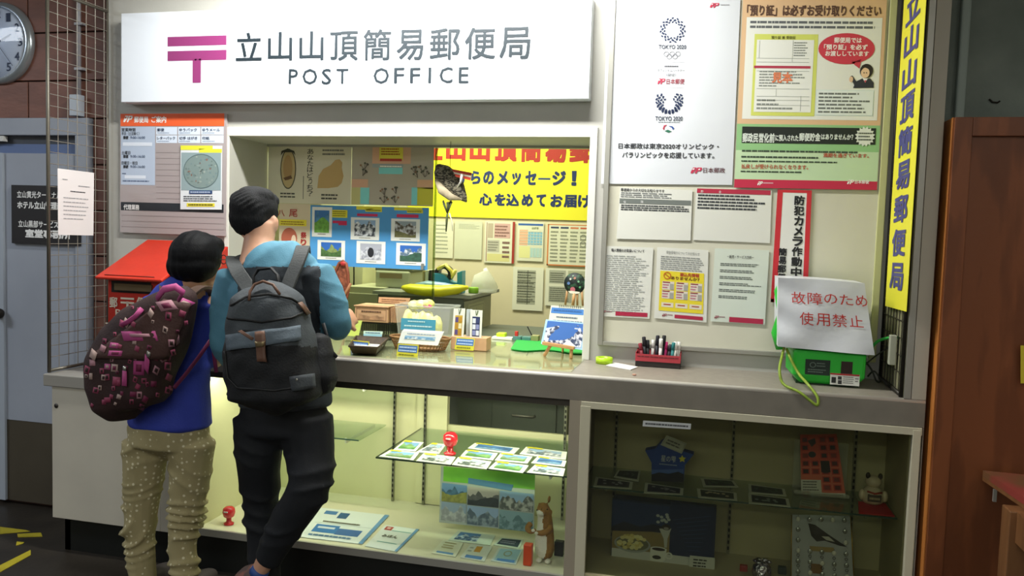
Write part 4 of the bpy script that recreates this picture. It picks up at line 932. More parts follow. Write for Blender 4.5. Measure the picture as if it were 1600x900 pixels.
# pen rack
rx0, rx1 = at(994, 560, Y=3.50).x, at(1064, 560, Y=3.50).x
e = empty('pen_rack', ((rx0+rx1)/2, 3.5, ZC), label='low red and black rack full of marker pens on the counter', category='pen rack')
RR = mat('rack_red', 'B03A44', .45); BK = mat('rack_black', '2A2422', .5)
s = MB(); s.box((rx0, 3.46, ZC+.001), (rx1, 3.53, ZC+.026), BK); s.obj('base', e, .002)
s = MB(); s.box((rx0, 3.457, ZC+.024), (rx1, 3.461, ZC+.054), RR); s.box((rx0, 3.53, ZC+.03), (rx1, 3.534, ZC+.066), RR); s.box((rx0, 3.46, ZC+.03), (rx0+.003, 3.53, ZC+.060), RR); s.box((rx1-.003, 3.46, ZC+.03), (rx1, 3.53, ZC+.060), RR); s.obj('front_plate', e)
qq = Q((rx0, 3.457, ZC+.054), (rx1, 3.457, ZC+.054), (rx1, 3.457, ZC+.024), (rx0, 3.457, ZC+.024)); pr = Print(qq); pr.rows(.04, .2, .96, .45, 1, '5A1A20', rag=0); pr.done(e)
pens = [(1000, 536, '8A2A38', 'dark red', -.5), (1006, 526, '24242A', 'black', -.35), (1012, 531, '2A2A2E', 'black', -.15), (1021, 531, 'D8D4D0', 'white-capped', .05), (1028, 524, '20202A', 'black', .1), (1033, 529, 'E4DCDA', 'white-capped', 0), (1038, 524, '202024', 'black', .15), (1041, 534, 'D83A80', 'bright pink', .1), (1048, 538, '3A3A40', 'dark grey', .3), (1053, 535, '2A7A7A', 'teal', .2), (1057, 539, '3A4A4A', 'grey', .15)]
caps = {'white-capped': 'E8E4E2'}
pcs = ['dark red marker pen at the left end of the rack', 'tall black marker pen leaning left, second from the left of the rack', 'black marker pen third from the left of the rack', 'white-capped marker pen right of the left black pens', 'upright black marker pen between the two left white-capped pens', 'white-capped marker pen just left of the pink pen', 'black marker pen right behind the pink pen', 'bright pink marker pen in the middle of the rack', 'dark grey marker pen right of the pink pen', 'teal marker pen right of centre in the rack', 'grey marker pen beside the teal pen']
pens += [(1056, 534, 'D8D8D0', 'w', .1), (1061, 534, 'E0DED6', 'w', .0)]; pcs += ['white-topped marker pen near the right end of the rack', 'white-topped marker pen at the very right end of the rack']
for (x, y, c_, kind, lean), lb_ in zip(pens, pcs):
    k = 3.475+.04*((x*7) % 10)/10; t = at(x, y, Y=k+.01); b_ = Vector((t.x-lean*.03, k, ZC+.027)); ax = (t-b_)
    e2 = empty('marker_pen', tuple(b_), label=lb_, category='pen', group='marker pens in the red rack')
    m_ = flat(c_); s = MB(); s.tube([b_, b_+ax*.6], .0068, m_, 10); s.obj('barrel', e2); s = MB(); s.tube([b_+ax*.6, b_+ax*.97, t], [.0082, .0082, .006], m_ if kind not in ('white-capped', 'w') else flat('E8E6E2'), 10); s.obj('cap', e2)

# ================================================================== COUNTER GLASS AND THE SALES ITEMS IN THE WINDOW
s = MB(); gx0, gx1 = WX0+.02, at(897, 575).x if False else on(895, 580).x
s.box((gx0, YF+.06, ZC+.0008), (gx1, 4.05, ZC+.0055), glass('counter_glass', 'FAFDF8', .12, .03)); s.obj('counter_glass_sheet', label='clear glass sheet lying on the counter in the service window', category='glass sheet')
ZG = ZC+.006
KRAFT = mat('kraft_card', 'C79F78', .6, col2='BE9670', scale=20)
WICK = mat('wicker', '9A7448', .6, col2='7E5C38', scale=60); WICKD = mat('wicker_dark', '4A3A28', .6, col2='3A2E20', scale=60)
def box_thing(nm, lab, cat, lo, hi, m, bevel=.002, rot=0):
    s = MB(); s.box(lo, hi, m); o = s.obj(nm, bevel=bevel, label=lab, category=cat); o.rotation_euler.z = rot; return o
# kraft box of cards on a black basket
a = at(554, 503, Y=3.72); b_ = at(606, 503, Y=3.72); zt = at(580, 478, Y=3.72).z
bz0 = at(580, 503, Y=3.72).z
e = empty('plastic_basket', ((a.x+b_.x)/2, 3.80, ZG), label='black openwork plastic basket beneath the kraft card box', category='basket')
BKP = mat('basket_black', '1E1C18', .5)
bx_, bX, by, bY = a.x+.012, b_.x+.008, 3.735, 3.88
s = MB(); s.box((bx_, by, ZG), (bX, bY, ZG+.004), BKP); s.obj('bottom', e)
s = MB(); s.tube([(bx_, by, bz0-.006), (bX, by, bz0-.006), (bX, bY, bz0-.006), (bx_, bY, bz0-.006)], .0045, BKP, 6, closed=True); s.obj('rim', e)
n = 15
s = MB()
for i in range(n+1):
    x = bx_+(bX-bx_)*i/n; s.box((x-.0012, by-.001, ZG), (x+.0012, by+.001, bz0-.004), BKP); s.box((x-.0012, bY-.001, ZG), (x+.0012, bY+.001, bz0-.004), BKP)
for i in range(12):
    y = by+(bY-by)*i/11; s.box((bx_-.001, y-.0012, ZG), (bx_+.001, y+.0012, bz0-.004), BKP); s.box((bX-.001, y-.0012, ZG), (bX+.001, y+.0012, bz0-.004), BKP)
for z in (ZG+.018, ZG+.034):
    if z < bz0-.01: s.box((bx_, by-.001, z-.001), (bX, by+.001, z+.001), BKP)
s.obj('bars', e)['kind'] = 'stuff'
e = empty('card_box', ((a.x+b_.x)/2, 3.8, bz0), label='kraft brown box tray of postcards on the black basket', category='box')
s = MB(); s.box((a.x, 3.72, bz0-.001), (b_.x, 3.86, zt-.006), KRAFT); s.obj('box', e, .003)
s = MB(); s.box((a.x-.004, 3.715, zt-.005), (b_.x+.004, 3.865, zt), KRAFT); s.obj('lid', e, .001)
qq = Q((a.x, 3.7195, zt-.006), (b_.x, 3.7195, zt-.006), (b_.x, 3.7195, bz0), (a.x, 3.7195, bz0)); pr = Print(qq); pr.frame(.05, .12, .95, .9, .012, flat('7A5A40')); pr.rows(.2, .2, .8, .4, 1, '5A4030', layer=3, rag=0); pr.pic(.12, .45, .88, .85, sky='B89470', hill='8A6A50', layer=2, seed=4); pr.done(e)
for i in range(5):
    x = b_.x+.010+i*.0075; sheet('kraft_card', 'thin kraft card in the upright row beside the card box, %s' % ('nearest the box', 'second from the box', 'third from the box', 'fourth from the box', 'farthest from the box')[i], 'card', Q((x, 3.86, zt-.004), (x, 3.73, zt-.004), (x+.002, 3.73, bz0+.002), (x+.002, 3.86, bz0+.002)), None, KRAFT, th=-.003 if False else .003, group='upright kraft cards')
q = pq([(592, 464), (641, 466), (638, 476), (591, 473)], Y=3.90-.03)
sheet('kraft_header_card', 'kraft card with printed title standing behind the card box', 'card', q, lambda p: (p.rows(.1, .25, .9, .5, 1, '6A4A34', rag=0), p.rows(.1, .6, .7, .8, 1, '6A4A34')), KRAFT)
# notepads at the man's elbow
q = pq([(541, 500), (566, 501), (560, 526), (534, 524)], Y=3.60)
sheet('yellow_green_card', 'pale yellow-green card standing beside the man\'s elbow', 'card', q, lambda p: p.rows(.15, .2, .9, .5, 3, 'B8CC60', fillv=.2), mat('card_lime', 'CFE070', .5))
q = pq([(568, 517), (598, 518), (596, 527), (568, 526)], Y=3.66)
sheet('blue_label', 'small blue and white label in front of the black basket', 'label', q, lambda p: (p.rect(0, .5, 1, 1, '9AC8DC'), p.rows(.1, .12, .9, .45, 1, '4A70A0', rag=0)), 'CDE4D8')
def price_card(px, Y, lab, c2='D8D03A'):
    q = pq(px, Y=Y); return sheet('price_card', lab, 'price card', q, lambda p: (p.rect(.04, .08, .96, .62, '4A78C0'), p.rows(.1, .12, .92, .36, 1, 'B8D0F0', layer=3, rag=0), p.rows(.1, .38, .92, .60, 1, 'B8D0F0', layer=3, rag=0), p.rows(.1, .7, .9, .92, 1, '7A7A20', layer=3, rag=.1)), flat(c2), group='blue and yellow price cards')
price_card([(549, 531), (577, 534), (574, 556), (544, 553)], 3.36, 'blue and yellow price card leaning on the dark wicker tray')
price_card([(622, 537), (654, 539), (652, 560), (619, 557)], 3.30, 'blue and yellow price card leaning on the oval wicker basket')
price_card([(713, 527), (742, 529), (740, 548), (710, 546)], 3.53, 'blue and yellow price card on the kraft bookmark stand')
# dark wicker tray with cards
c0, c1 = on(540, 540, ZG), on(605, 541, ZG)
def basket(nm, lab, cx, cy, rx, ry, h, m, zb=ZG, n=44, flare=.82):
    e = empty(nm, (cx, cy, zb), label=lab, category='basket')
    s = MB(); s.lathe((cx, cy, zb), [(0, .002), (rx*flare, .002), (rx*flare, .0)], m, 28, sx=1, sy=ry/rx); s.obj('bottom', e)
    s = MB()
    for i in range(n):
        a_ = 2*math.pi*i/n; p0 = Vector((cx+rx*flare*math.cos(a_), cy+ry*flare*math.sin(a_), zb)); p1 = Vector((cx+rx*math.cos(a_+.06), cy+ry*math.sin(a_+.06), zb+h)); s.tube([p0, p1], .0022, m, 5)
    s.obj('stakes', e)['kind'] = 'stuff'
    for t in (.12, .38, .62, .86): 
        s = MB(); k = flare+(1-flare)*t; s.tube([(cx+rx*k*math.cos(2*math.pi*i/36), cy+ry*k*math.sin(2*math.pi*i/36), zb+h*t) for i in range(36)], .0028, m, 5, closed=True); s.obj('weave', e)
    s = MB(); s.tube([(cx+rx*math.cos(2*math.pi*i/36), cy+ry*math.sin(2*math.pi*i/36), zb+h) for i in range(36)], .0048, m, 8, closed=True); s.obj('rim', e)
    return e
def tray(nm, lab, px, h, m, z=ZG):
    P_ = [at(a, b, Z=z) for a, b in px]; c = sum(P_, Vector())/4
    e = empty(nm, tuple(c), label=lab, category='basket')
    s = MB(); vs = [c+(p-c)*.82+Vector((0, 0, .002)) for p in P_]+[p+Vector((0, 0, h)) for p in P_]
    ins = [c+(p-c)*.79+Vector((0, 0, .005)) for p in P_]+[c+(p-c)*.96+Vector((0, 0, h)) for p in P_]
    s.add(vs+ins, [(0, 1, 2, 3)]+[(i, 4+i, 4+(i+1) % 4, (i+1) % 4) for i in range(4)]+[(8, 11, 10, 9)]+[(8+i, 8+(i+1) % 4, 12+(i+1) % 4, 12+i) for i in range(4)]+[(4+i, 12+i, 12+(i+1) % 4, 4+(i+1) % 4) for i in range(4)], m); s.obj('body', e)
    s = MB(); s.tube([p+Vector((0, 0, h)) for p in P_], .004, m, 8, closed=True); s.obj('rim', e); return e, c
e, c = tray('wicker_tray', 'low dark wicker tray of white cards near the man', [(545, 554), (590, 556), (607, 540), (556, 537)], .035, WICKD)
q = Q(c+Vector((-.06, .035, .022)), c+Vector((.06, .03, .022)), c+Vector((.055, -.03, .02)), c+Vector((-.065, -.025, .02)))
sheet('white_card', 'white card lying inside the dark wicker tray', 'card', q, lambda p: p.rows(.1, .3, .9, .7, 2, '9AA4A8'), 'E0E4DE', th=.006)
bc = on(655, 545, ZG); rxx = .5*(at(701, 540, Y=bc.y).x-at(608, 540, Y=bc.y).x)
basket('oval_basket', 'oval tan wicker basket holding white postcards', bc.x, bc.y+.01, rxx, .075, .052, WICK)
for i in range(4):
    q = pq([(628+i, 517-i), (691+i, 521-i), (684, 540), (622, 536)], Y=3.43+.012*i)
    sheet('postcard', 'white postcard standing in the oval basket, %s of four' % ('frontmost', 'second', 'third', 'rearmost')[i], 'card', q, (lambda p: (p.rows(.15, .1, .85, .25, 1, '90A4C0', rag=0), p.pic(.12, .35, .88, .62, sky='8FBCE0', hill='6F9CC8', snow='DDE8F0'))) if i == 0 else None, 'ECEEEE', group='postcards in the oval basket')
# clear tub with wrapped goods
TUB = plastic_film('tub_plastic', 'E8EEE6', .2, .25)
ta, tb = at(615, 520, Y=3.66), at(703, 520, Y=3.66); ztb = at(660, 479, Y=3.66).z
e = empty('clear_tub', ((ta.x+tb.x)/2, 3.74, ZG), label='translucent plastic tub with blue label behind the oval basket', category='tub')
s = MB(); A_ = [((ta.x+tb.x)/2+sx*(tb.x-ta.x)/2*k, 3.74+sy*.075*k, z) for z, k in ((ZG+.001, .86), (ztb, 1.0)) for sx, sy in ((-1, -1), (1, -1), (1, 1), (-1, 1))]
s.add(A_, [(3, 2, 1, 0), (0, 1, 5, 4), (1, 2, 6, 5), (2, 3, 7, 6), (3, 0, 4, 7)], TUB); s.obj('shell', e, .004)
s = MB(); s.tube(A_[4:], .004, TUB, 6, closed=True); s.obj('rim', e)
q = pq([(627, 497), (681, 500), (680, 518), (626, 515)], Y=3.655); sheet('tub_label', '', '', q, lambda p: (p.rows(.2, .1, .7, .35, 1, 'B8E0E0', rag=0), p.rows(.1, .5, .9, .75, 1, 'C8E8E8', rag=0)), '4A9AB4', parent=e)
s = MB(); c = at(658, 485, Y=3.74)
for k in range(7): s.ball((c.x-.06+.024*k, 3.735+.012*math.sin(k*2), ZG+.085+.014*math.cos(k*1.7)), (.03, .035, .06+.01*math.sin(k)), mat('wrapped_yellow', 'DCDC50', .35, col2='E8E4B0', scale=18, bump=.4, bscale=60), 10)
for k in range(3): s.ball((c.x-.035+.035*k, 3.74, ztb-.002+.004*k), (.034, .03, .024), mat('wrapped_yellow', '', 0), 10)
s.obj('wrapped_sweets', label='yellow wrapped goods heaped in the translucent tub', category='sweets')
s = MB(); c = at(668, 478, Y=3.72)
for k in range(6): a_ = k*1.05; s.ball((c.x+.013*math.cos(a_), c.y, c.z+.005*math.sin(a_)), (.010, .008, .006), mat('pink_bow', 'D83A78', .45), 8)
s.obj('pink_bow', label='bright pink ribbon bow on top of the translucent tub', category='bow')
# bookmark stand
ka, kb = at(704, 540, Y=3.56), at(760, 540, Y=3.56); kz = at(730, 527, Y=3.56).z
box_thing('bookmark_stand', 'small kraft block stand holding bookmark packets', 'stand', (ka.x, 3.56, ZG), (kb.x, 3.64, kz), KRAFT)
def bookmark(px, Y, c1, c2, lab):
    q = pq(px, Y=Y)
    def f(p):
        p.poly([(.42, .02), (.48, .2), (.54, .2), (.47, .02)], '5A6A40'); p.poly([(.6, .0), (.5, .2), (.56, .2), (.68, .02)], '5A6A40')
        p.rect(.18, .24, .82, .96, c1); rn = random.Random(len(lab))
        for i in range(3):
            for j in range(2): p.rect(.22+.3*j, .3+.22*i, .48+.3*j, .48+.22*i, rn.choice(c2), 3)
    return sheet('bookmark_packet', lab, 'bookmark', q, f, 'E2E4DA', th=.003)
bookmark([(709, 482), (727, 482), (724, 527), (706, 526)], 3.57, 'C8A840', ['5A4A80', 'B88A30', 'E0D8B0', '4A3A50'], 'gold patterned bookmark packet, left in the kraft stand')
bookmark([(735, 484), (754, 485), (752, 528), (734, 527)], 3.57, '2A3460', ['D8DCE8', '8A90C0', 'D0D060', '3A4470'], 'navy bookmark packet, right in the kraft stand')
for i in range(4):
    q = pq([(729+i*1.5, 483), (733+i*1.5, 483), (732+i*1.5, 527), (728+i*1.5, 527)], Y=3.60+.008*i); sheet('clear_packet', 'clear packet edge between the two bookmark packets, %s of four' % ('frontmost', 'second', 'third', 'rearmost')[i], 'packet', q, None, 'B4BCC0', th=.001, group='clear packets between the bookmarks')
# easel with mountain picture, desk calendar behind it
EW = mat('easel_wood', 'C89A66', .5, col2='BC8E5C', scale=20, stretch=(1, 1, 6))
el, er, ez = on(852, 557, ZG), on(892, 563, ZG), 0
e = empty('table_easel', ((el.x+er.x)/2, 3.6, ZG), label='small wooden table easel carrying the mountain picture', category='easel')
Ye = 3.535
t1, t2 = at(872, 510, Y=Ye+.062), at(892, 510, Y=Ye+.062)
s = MB(); p0 = at(850, 558, Y=Ye); p0.z = ZG; s.tube([p0, at(860, 540, Y=Ye+.022), t1], .0085, EW, 6); s.obj('leg', e)
s = MB(); p0 = at(892, 563, Y=Ye-.01); p0.z = ZG; s.tube([p0, at(893, 542, Y=Ye+.022), t2], .0085, EW, 6); s.obj('leg', e)
s = MB(); s.tube([(t1.x+.01, Ye+.15, ZG+.003), t1+Vector((.012, .01, 0))], .0055, EW, 6); s.obj('leg', e)
s = MB(); l0, l1 = at(847, 534, Y=Ye-.012), at(897, 542, Y=Ye-.012)
s.add([l0+Vector(v) for v in ((0, 0, 0), (0, .03, 0), (0, .03, -.014), (0, 0, -.014))]+[l1+Vector(v) for v in ((0, 0, 0), (0, .03, 0), (0, .03, -.014), (0, 0, -.014))], [(0, 1, 2, 3), (7, 6, 5, 4), (0, 4, 5, 1), (1, 5, 6, 2), (2, 6, 7, 3), (3, 7, 4, 0)], EW); s.obj('ledge', e, .002)
q = Q(at(853, 499, Y=Ye+.045), at(918, 505, Y=Ye+.045), at(911, 547, Y=Ye+.008), at(845, 537, Y=Ye+.008))
def f(p):
    p.rect(.05, .05, .94, .93, '3A6AB4'); p.pic(.05, .05, .94, .93, sky='3A6AB4', hill=mat('snow_rock', '3A4664', .5, col2='D8DCE8', scale=60, contrast=(.44, .56)), snow='E8ECF4', seed=21, top=.34); p.poly([(.05, .35), (.2, .28), (.4, .32), (.22, .42), (.05, .48)], 'C4CCE0', 2.2); p.poly([(.5, .93), (.62, .7), (.8, .88), (.86, .93)], 'E4E8F0', 4.2); p.rows(.72, .2, .88, .3, 1, 'D8E0F0', layer=4)
sheet('mountain_picture', 'pale blue framed picture of a snowy mountain on the easel', 'picture', q, f, mat('frame_ice', 'A8CDEC', .4), th=.004)
q = Q(at(861, 477, Y=Ye+.075), at(915, 481, Y=Ye+.075), at(912, 512, Y=Ye+.058), at(856, 508, Y=Ye+.058))
cal = sheet('desk_calendar', 'spiral desk calendar with blue header behind the mountain picture', 'calendar', q, lambda p: (p.rect(.03, .1, .99, .38, '4A84CC'), p.rows(.1, .14, .9, .3, 1, '3A6AA8', layer=3, rag=0), p.rows(.2, .48, .8, .62, 1, '6A7484', layer=3, rag=0), p.rows(.12, .68, .95, .8, 1, '6A7484', layer=3, rag=0)), 'E2E4D2', th=.003)
s = MB()
for i in range(12):
    p = q.p(.25+.055*i, .02, .002); s.tube([p+Vector((0, .004*math.cos(t)-.002, .006*math.sin(t)+.002)) for t in [k*math.pi/4 for k in range(8)]], .0007, DARKMETAL, 4, closed=True)
s.obj('spiral', cal)['kind'] = 'stuff'
# round fan
c = at(898, 443, Y=3.66)
e = empty('round_fan', (c.x, c.y, c.z), label='dark round paper fan with blurred green lights propped behind the calendar', category='fan')
FANM = mat('fan_dark', '14201C', .5, col2='3E6A4C', scale=34, contrast=(.5, .68)); rr = (at(914.5, 443, Y=3.66)-at(881, 443, Y=3.66)).length/2
s = MB(); s.lathe((c.x, c.y, c.z), [(0, 0), (rr, 0), (rr, .002), (0, .002)], FANM, 32, (0, -1, 0)); s.obj('leaf', e)
q = Q((c.x-rr, c.y-.003, c.z+rr), (c.x+rr, c.y-.003, c.z+rr), (c.x+rr, c.y-.003, c.z-rr), (c.x-rr, c.y-.003, c.z-rr)); pr = Print(q)
for u, v, r_, cc in ((.5, .25, .06, 'B88A78'), (.3, .3, .05, 'C8D0C0'), (.22, .5, .07, '5A7AA8'), (.68, .4, .05, '7AB088'), (.42, .78, .12, 'B0606A'), (.75, .66, .05, '5A9A6A'), (.42, .15, .04, '9AB8A0')): pr.disc(u, v, r_, r_, cc, 2, 12)
pr.poly([(.2, .86), (.35, .84), (.6, .86), (.78, .88), (.7, .95), (.5, .99), (.3, .95)], 'E0DCC8', 3); pr.done(e)
s = MB(); s.tube([(c.x, c.y, c.z-rr+.004), (c.x-.005, c.y, c.z-rr-.05)], .007, EW, 8); s.obj('handle', e)
for dx in (-.04, .015, .04): s = MB(); s.tube([(c.x+dx*.8, c.y+.003, c.z-rr+.02), (c.x+dx, c.y+.003, c.z-rr-.05)], .005, mat('bamboo', 'B0885A', .5), 6); s.obj('rib', e)
# green mat with wavy front, pen tray behind it
GM = mat('green_felt', '1E9A3C', .8, bump=.1)
s = MB(); top = [at(807, 532, Z=ZG), at(925, 537, Z=ZG)]; N = 28; vs = []
for i in range(N+1):
    x = 798+(918-798)*i/N; y = 546+ (x-798)*.055+1.6*math.sin((x-798)/13); p = at(x, y, Z=ZG); b2 = top[0].lerp(top[1], i/N); vs += [(p.x, p.y, ZG+.001), (b2.x, min(4.045, b2.y), ZG+.001), (p.x, p.y, ZG+.004), (b2.x, min(4.045, b2.y), ZG+.004)]
fs = []
for i in range(N): a_ = 4*i; fs += [(a_+2, a_+6, a_+7, a_+3), (a_, a_+4, a_+6, a_+2), (a_+1, a_+3, a_+7, a_+5), (a_, a_+1, a_+5, a_+4)]
s.add(vs, fs, GM); s.obj('green_mat', label='bright green felt mat with wavy front edge on the counter', category='mat')
ty = 4.0
def tb_(x0, y0, x1, y1, Y, d, m, nm, lab, cat, bev=.002): a_, b2 = at(x0, y1, Y=Y), at(x1, y0, Y=Y); return box_thing(nm, lab, cat, (a_.x, Y, max(a_.z, ZG) if y1 > 520 else a_.z), (b2.x, Y+d, b2.z), m, bev)
tb_(801, 526, 814, 532, 3.99, .05, mat('ink_pad', '4A7A74', .4), 'ink_pad', 'teal ink pad, left one behind the green mat', 'ink pad')
tb_(815, 527, 829, 532.5, 3.99, .05, mat('ink_pad', '', 0), 'ink_pad', 'teal ink pad, right one behind the green mat', 'ink pad')
tb_(829, 525, 841, 534, 3.99, .05, mat('pen_pot', '8A8A5A', .4), 'pen_stand', 'olive pen stand at the back edge of the counter', 'pen stand')
e = tb_(804, 518, 809, 526, 4.0, .02, mat('stamp_red', 'B82A20', .4), 'hand_stamp', 'red hand stamp standing on the ink pad', 'stamp', .003)
pp([(824, 510, 4.0), (831, 524, 4.0)], .003, flat('1E1C1C'), 'black_pen', 'slim black pen leaning in the olive pen stand', 'pen')
tb_(775, 521, 789, 528, 4.0, .05, LIME, 'tape_block', 'lime green tape pack on the far left of the counter back edge', 'tape', .005)
tb_(768, 528, 800, 531.5, 3.985, .05, mat('strip_white', 'D4D8CC', .4), 'ruler_tray', 'white tray strip under the lime green pack', 'tray')

# snowshoe leaning beside the man
SW = mat('snowshoe_wood', '8A4A34', .55, col2='6E3A28', scale=20)
Ys = 3.84
e = empty('wooden_snowshoe', tuple(at(535, 520, Y=Ys)), label='woven brown snowshoe with red tip propped up beyond the man\'s elbow', category='snowshoe')
def ring(pts, r, nm, m): 
    s = MB(); s.tube([at(a, b, Y=Ys) for a, b in pts], r, m, 8, closed=True); s.obj(nm, e)
ring([(536, 408), (530, 411), (524, 424), (521, 445), (521, 462), (527, 474), (534, 476), (541, 468), (545, 450), (544, 428), (541, 412)], .008, 'rim', SW)
s = MB(); vs = [at(a, b, Y=Ys+.002) for a, b in [(536, 409), (530, 412), (525, 424), (522, 445), (522, 462), (527, 473), (534, 474), (540, 467), (544, 450), (543, 428), (540, 413)]]; vs += [v+Vector((0, .006, 0)) for v in vs]; n = 11
s.add(vs, [tuple(range(n)), tuple(range(2*n-1, n-1, -1))]+[(i, (i+1) % n, n+(i+1) % n, n+i) for i in range(n)], mat('snowshoe_weave', '9A5A40', .6, col2='5E3020', scale=45)); s.obj('webbing', e)
s = MB(); c = at(536, 412, Y=Ys-.004); s.ball(c, (.016, .008, .012), mat('tip_red', 'B03030', .5), 12); s.obj('tip', e)
s = MB(); s.tube([at(548, 443, Y=Ys-.01), at(540, 458, Y=Ys-.01), at(530, 470, Y=Ys-.01), at(527, 485, Y=Ys-.01), at(535, 500, Y=Ys-.01), at(538, 516, Y=Ys-.01)], .007, mat('strap_tan', '9A6A48', .6), 8); s.obj('strap', e)

# hanging bird ornament and herb bundle
Yh = 3.72
c = at(703, 288, Y=Yh)
FE = mat('feather_grey', '7E7866', .7, col2='2E2C24', scale=70, stretch=(1, 1, 2.2), contrast=(.47, .53))
e = empty('bird_ornament', tuple(c), label='mottled grey bird ornament hanging from the window head', category='ornament')
s = MB(); s.tube([at(682, 262, Y=Yh), at(684, 263, Y=Yh), at(690, 270, Y=Yh), at(703, 282, Y=Yh), at(715, 296, Y=Yh), at(725, 310, Y=Yh), at(729, 316, Y=Yh)], [.014, .026, .046, .052, .040, .018, .003], FE, 16, flat_=.62); s.obj('body', e)
s = MB(); s.tube([at(681, 280, Y=Yh-.022), at(690, 297, Y=Yh-.022), at(704, 308, Y=Yh-.018), at(722, 312, Y=Yh-.01)], [.008, .022, .018, .004], mat('belly_tan', 'B0A48A', .7, col2='9A8E74', scale=40), 12, flat_=.6); s.obj('belly', e)
s = MB(); s.ball(at(687, 262, Y=Yh), (.022, .018, .018), mat('cap_brown', '4A3E30', .7), 14); s.obj('head', e)
s = MB(); p = at(703, 268, Y=Yh); s.tube([p, (p.x, p.y, WZ-.001)], .0012, DARKMETAL, 5); s.obj('string', e)
q = pq([(706, 264), (737, 270), (735, 282), (712, 276)], Y=Yh-.05)
sheet('red_tag', 'red and white tag tied to the hanging bird ornament', 'tag', q, lambda p: (p.rect(0, .38, 1, .62, 'E4D8C8'),), 'C0402C')
s = MB(); s.tube([at(722, 272, Y=Yh-.055), at(720, 284, Y=Yh-.055), at(714, 293, Y=Yh-.055)], [.008, .006, .003], mat('foil', 'E0DCD4', .25, metal=.5), 6); s.obj('silver_ribbon', label='silver ribbon curl on the hanging bird ornament', category='ribbon')
e = empty('herb_bundle', tuple(at(698, 330, Y=Yh)), label='small dried herb bundle hanging below the bird ornament', category='herb bundle')
HB = mat('herb', '4A5230', .8, col2='38402A', scale=50)
rn = random.Random(9)
s = MB(); b_ = at(699, 334, Y=Yh)
for k in range(16): a_ = rn.uniform(-1, 1); s.tube([b_, b_+Vector((.03*a_, rn.uniform(-.01, .01), .045+.02*rn.random()))], [.0022, .0035], HB, 5)
s.obj('sprigs', e)['kind'] = 'stuff'
s = MB(); s.tube([b_, at(698, 345, Y=Yh), at(697, 362, Y=Yh)], [.005, .006, .003], HB, 8); s.obj('stems', e)
s = MB(); s.tube([at(702, 333, Y=Yh-.01), at(706, 345, Y=Yh-.01), at(707, 361, Y=Yh-.01)], [.003, .002, .0015], flat('D8D4C8'), 5); s.obj('tie', e)

# ================================================================== OFFICE FURNITURE SEEN THROUGH THE WINDOW
CG = mat('cabinet_grey', '5E6258', .5); CL = mat('cabinet_light', 'A6A890', .45)
Yc = 4.45
xa, xb = at(590, 470, Y=Yc).x, at(724, 470, Y=Yc).x; zc_ = at(700, 465, Y=Yc).z
box_thing('office_cabinet', 'dark grey office cabinet with light side behind the counter', 'cabinet', (xa, Yc, 0), (xb, 5.05, zc_), CG, .003)
s = MB(); s.box((xb+.001, Yc+.01, .02), (xb+.004, 5.03, zc_-.02), CL); s.obj('side_panel', bpy.data.objects['office_cabinet'])
q = Q((xb+.006, Yc+.08, zc_-.04), (xb+.006, Yc+.42, zc_-.04), (xb+.006, Yc+.42, zc_-.34), (xb+.006, Yc+.08, zc_-.34))
sheet('line_drawing', 'faint line drawing sheet stuck on the side of the office cabinet', 'drawing', q, lambda p: (p.frame(.05, .05, .95, .95, .012, flat('A0A28C')), p.disc(.3, .4, .16, .2, '8E907C', 3, 16, .9), p.disc(.68, .4, .14, .2, '8E907C', 3, 16, .9), p.rect(.48, .1, .495, .9, '8E907C', 3)), 'C4C6AC', th=.001)
tx = at(745, 445, Y=Yc).x
s = MB(); s.box((xa-.02, Yc-.03, zc_+.001), (xb+.05, 5.06, zc_+.02), mat('desk_top', '8E9088', .4)); s.obj('cabinet_top', bpy.data.objects['office_cabinet'])
zt = zc_+.0215
s = MB(); xa2, xb2 = at(577, 470, Y=4.6).x, at(628, 470, Y=4.6).x; z2_ = at(600, 450, Y=4.6).z
s.box((xa2-.16, 4.62, 0), (xa-.03, 5.0, z2_), mat('beige_cabinet', 'B4B498', .5)); bc_ = s.obj('beige_cabinet', bevel=.004, label='pale beige office cabinet left of the dark grey one', category='cabinet')
s = MB(); s.box((xa2-.14, 4.612, .3), (xa-.045, 4.62, z2_-.04), mat('beige_cabinet_front', 'A2A288', .5)); s.obj('door', bc_, .003)
pr0, pr1 = at(586, 440, Y=4.68), at(640, 440, Y=4.68); pz0, pz1 = zt, at(600, 423, Y=4.68).z
e = empty('printer', ((pr0.x+pr1.x)/2, 4.8, pz0), label='pale grey printer on the office cabinets behind the counter', category='printer')
s = MB(); s.box((pr0.x, 4.68, zt), (pr1.x, 4.98, pz1), mat('printer_grey', 'B0B29C', .45)); s.obj('body', e, .01)
s = MB(); q = hq(593, 427, 628, 435, 4.677); s.slab(q.c, .004, mat('printer_slot', '8A7A5E', .5)); s.obj('paper_slot', e)
s = MB(); s.box((pr0.x-.005, 4.69, pz1), (pr1.x+.01, 4.97, pz1+.018), mat('printer_lid', '6E7464', .5)); s.obj('lid', e, .004)
tb2 = lambda x0, x1, y0, y1, Y, d, m, nm, lab, cat: box_thing(nm, lab, cat, (at(x0, y1, Y=Y).x, Y, zt), (at(x1, y0, Y=Y).x, Y+d, at(x0, y0, Y=Y).z), m)
tb2(660, 663.5, 423, 440, 4.56, .2, flat('A89A70'), 'binder', 'tan binder standing left of the white binder', 'binder'); tb2(664, 669.5, 422, 440, 4.56, .2, flat('D8D8C8'), 'binder', 'white binder standing beside the tape dispenser', 'binder'); tb2(670, 673, 422, 440, 4.56, .2, flat('2A2A28'), 'binder', 'black binder closest to the tape dispenser', 'binder')
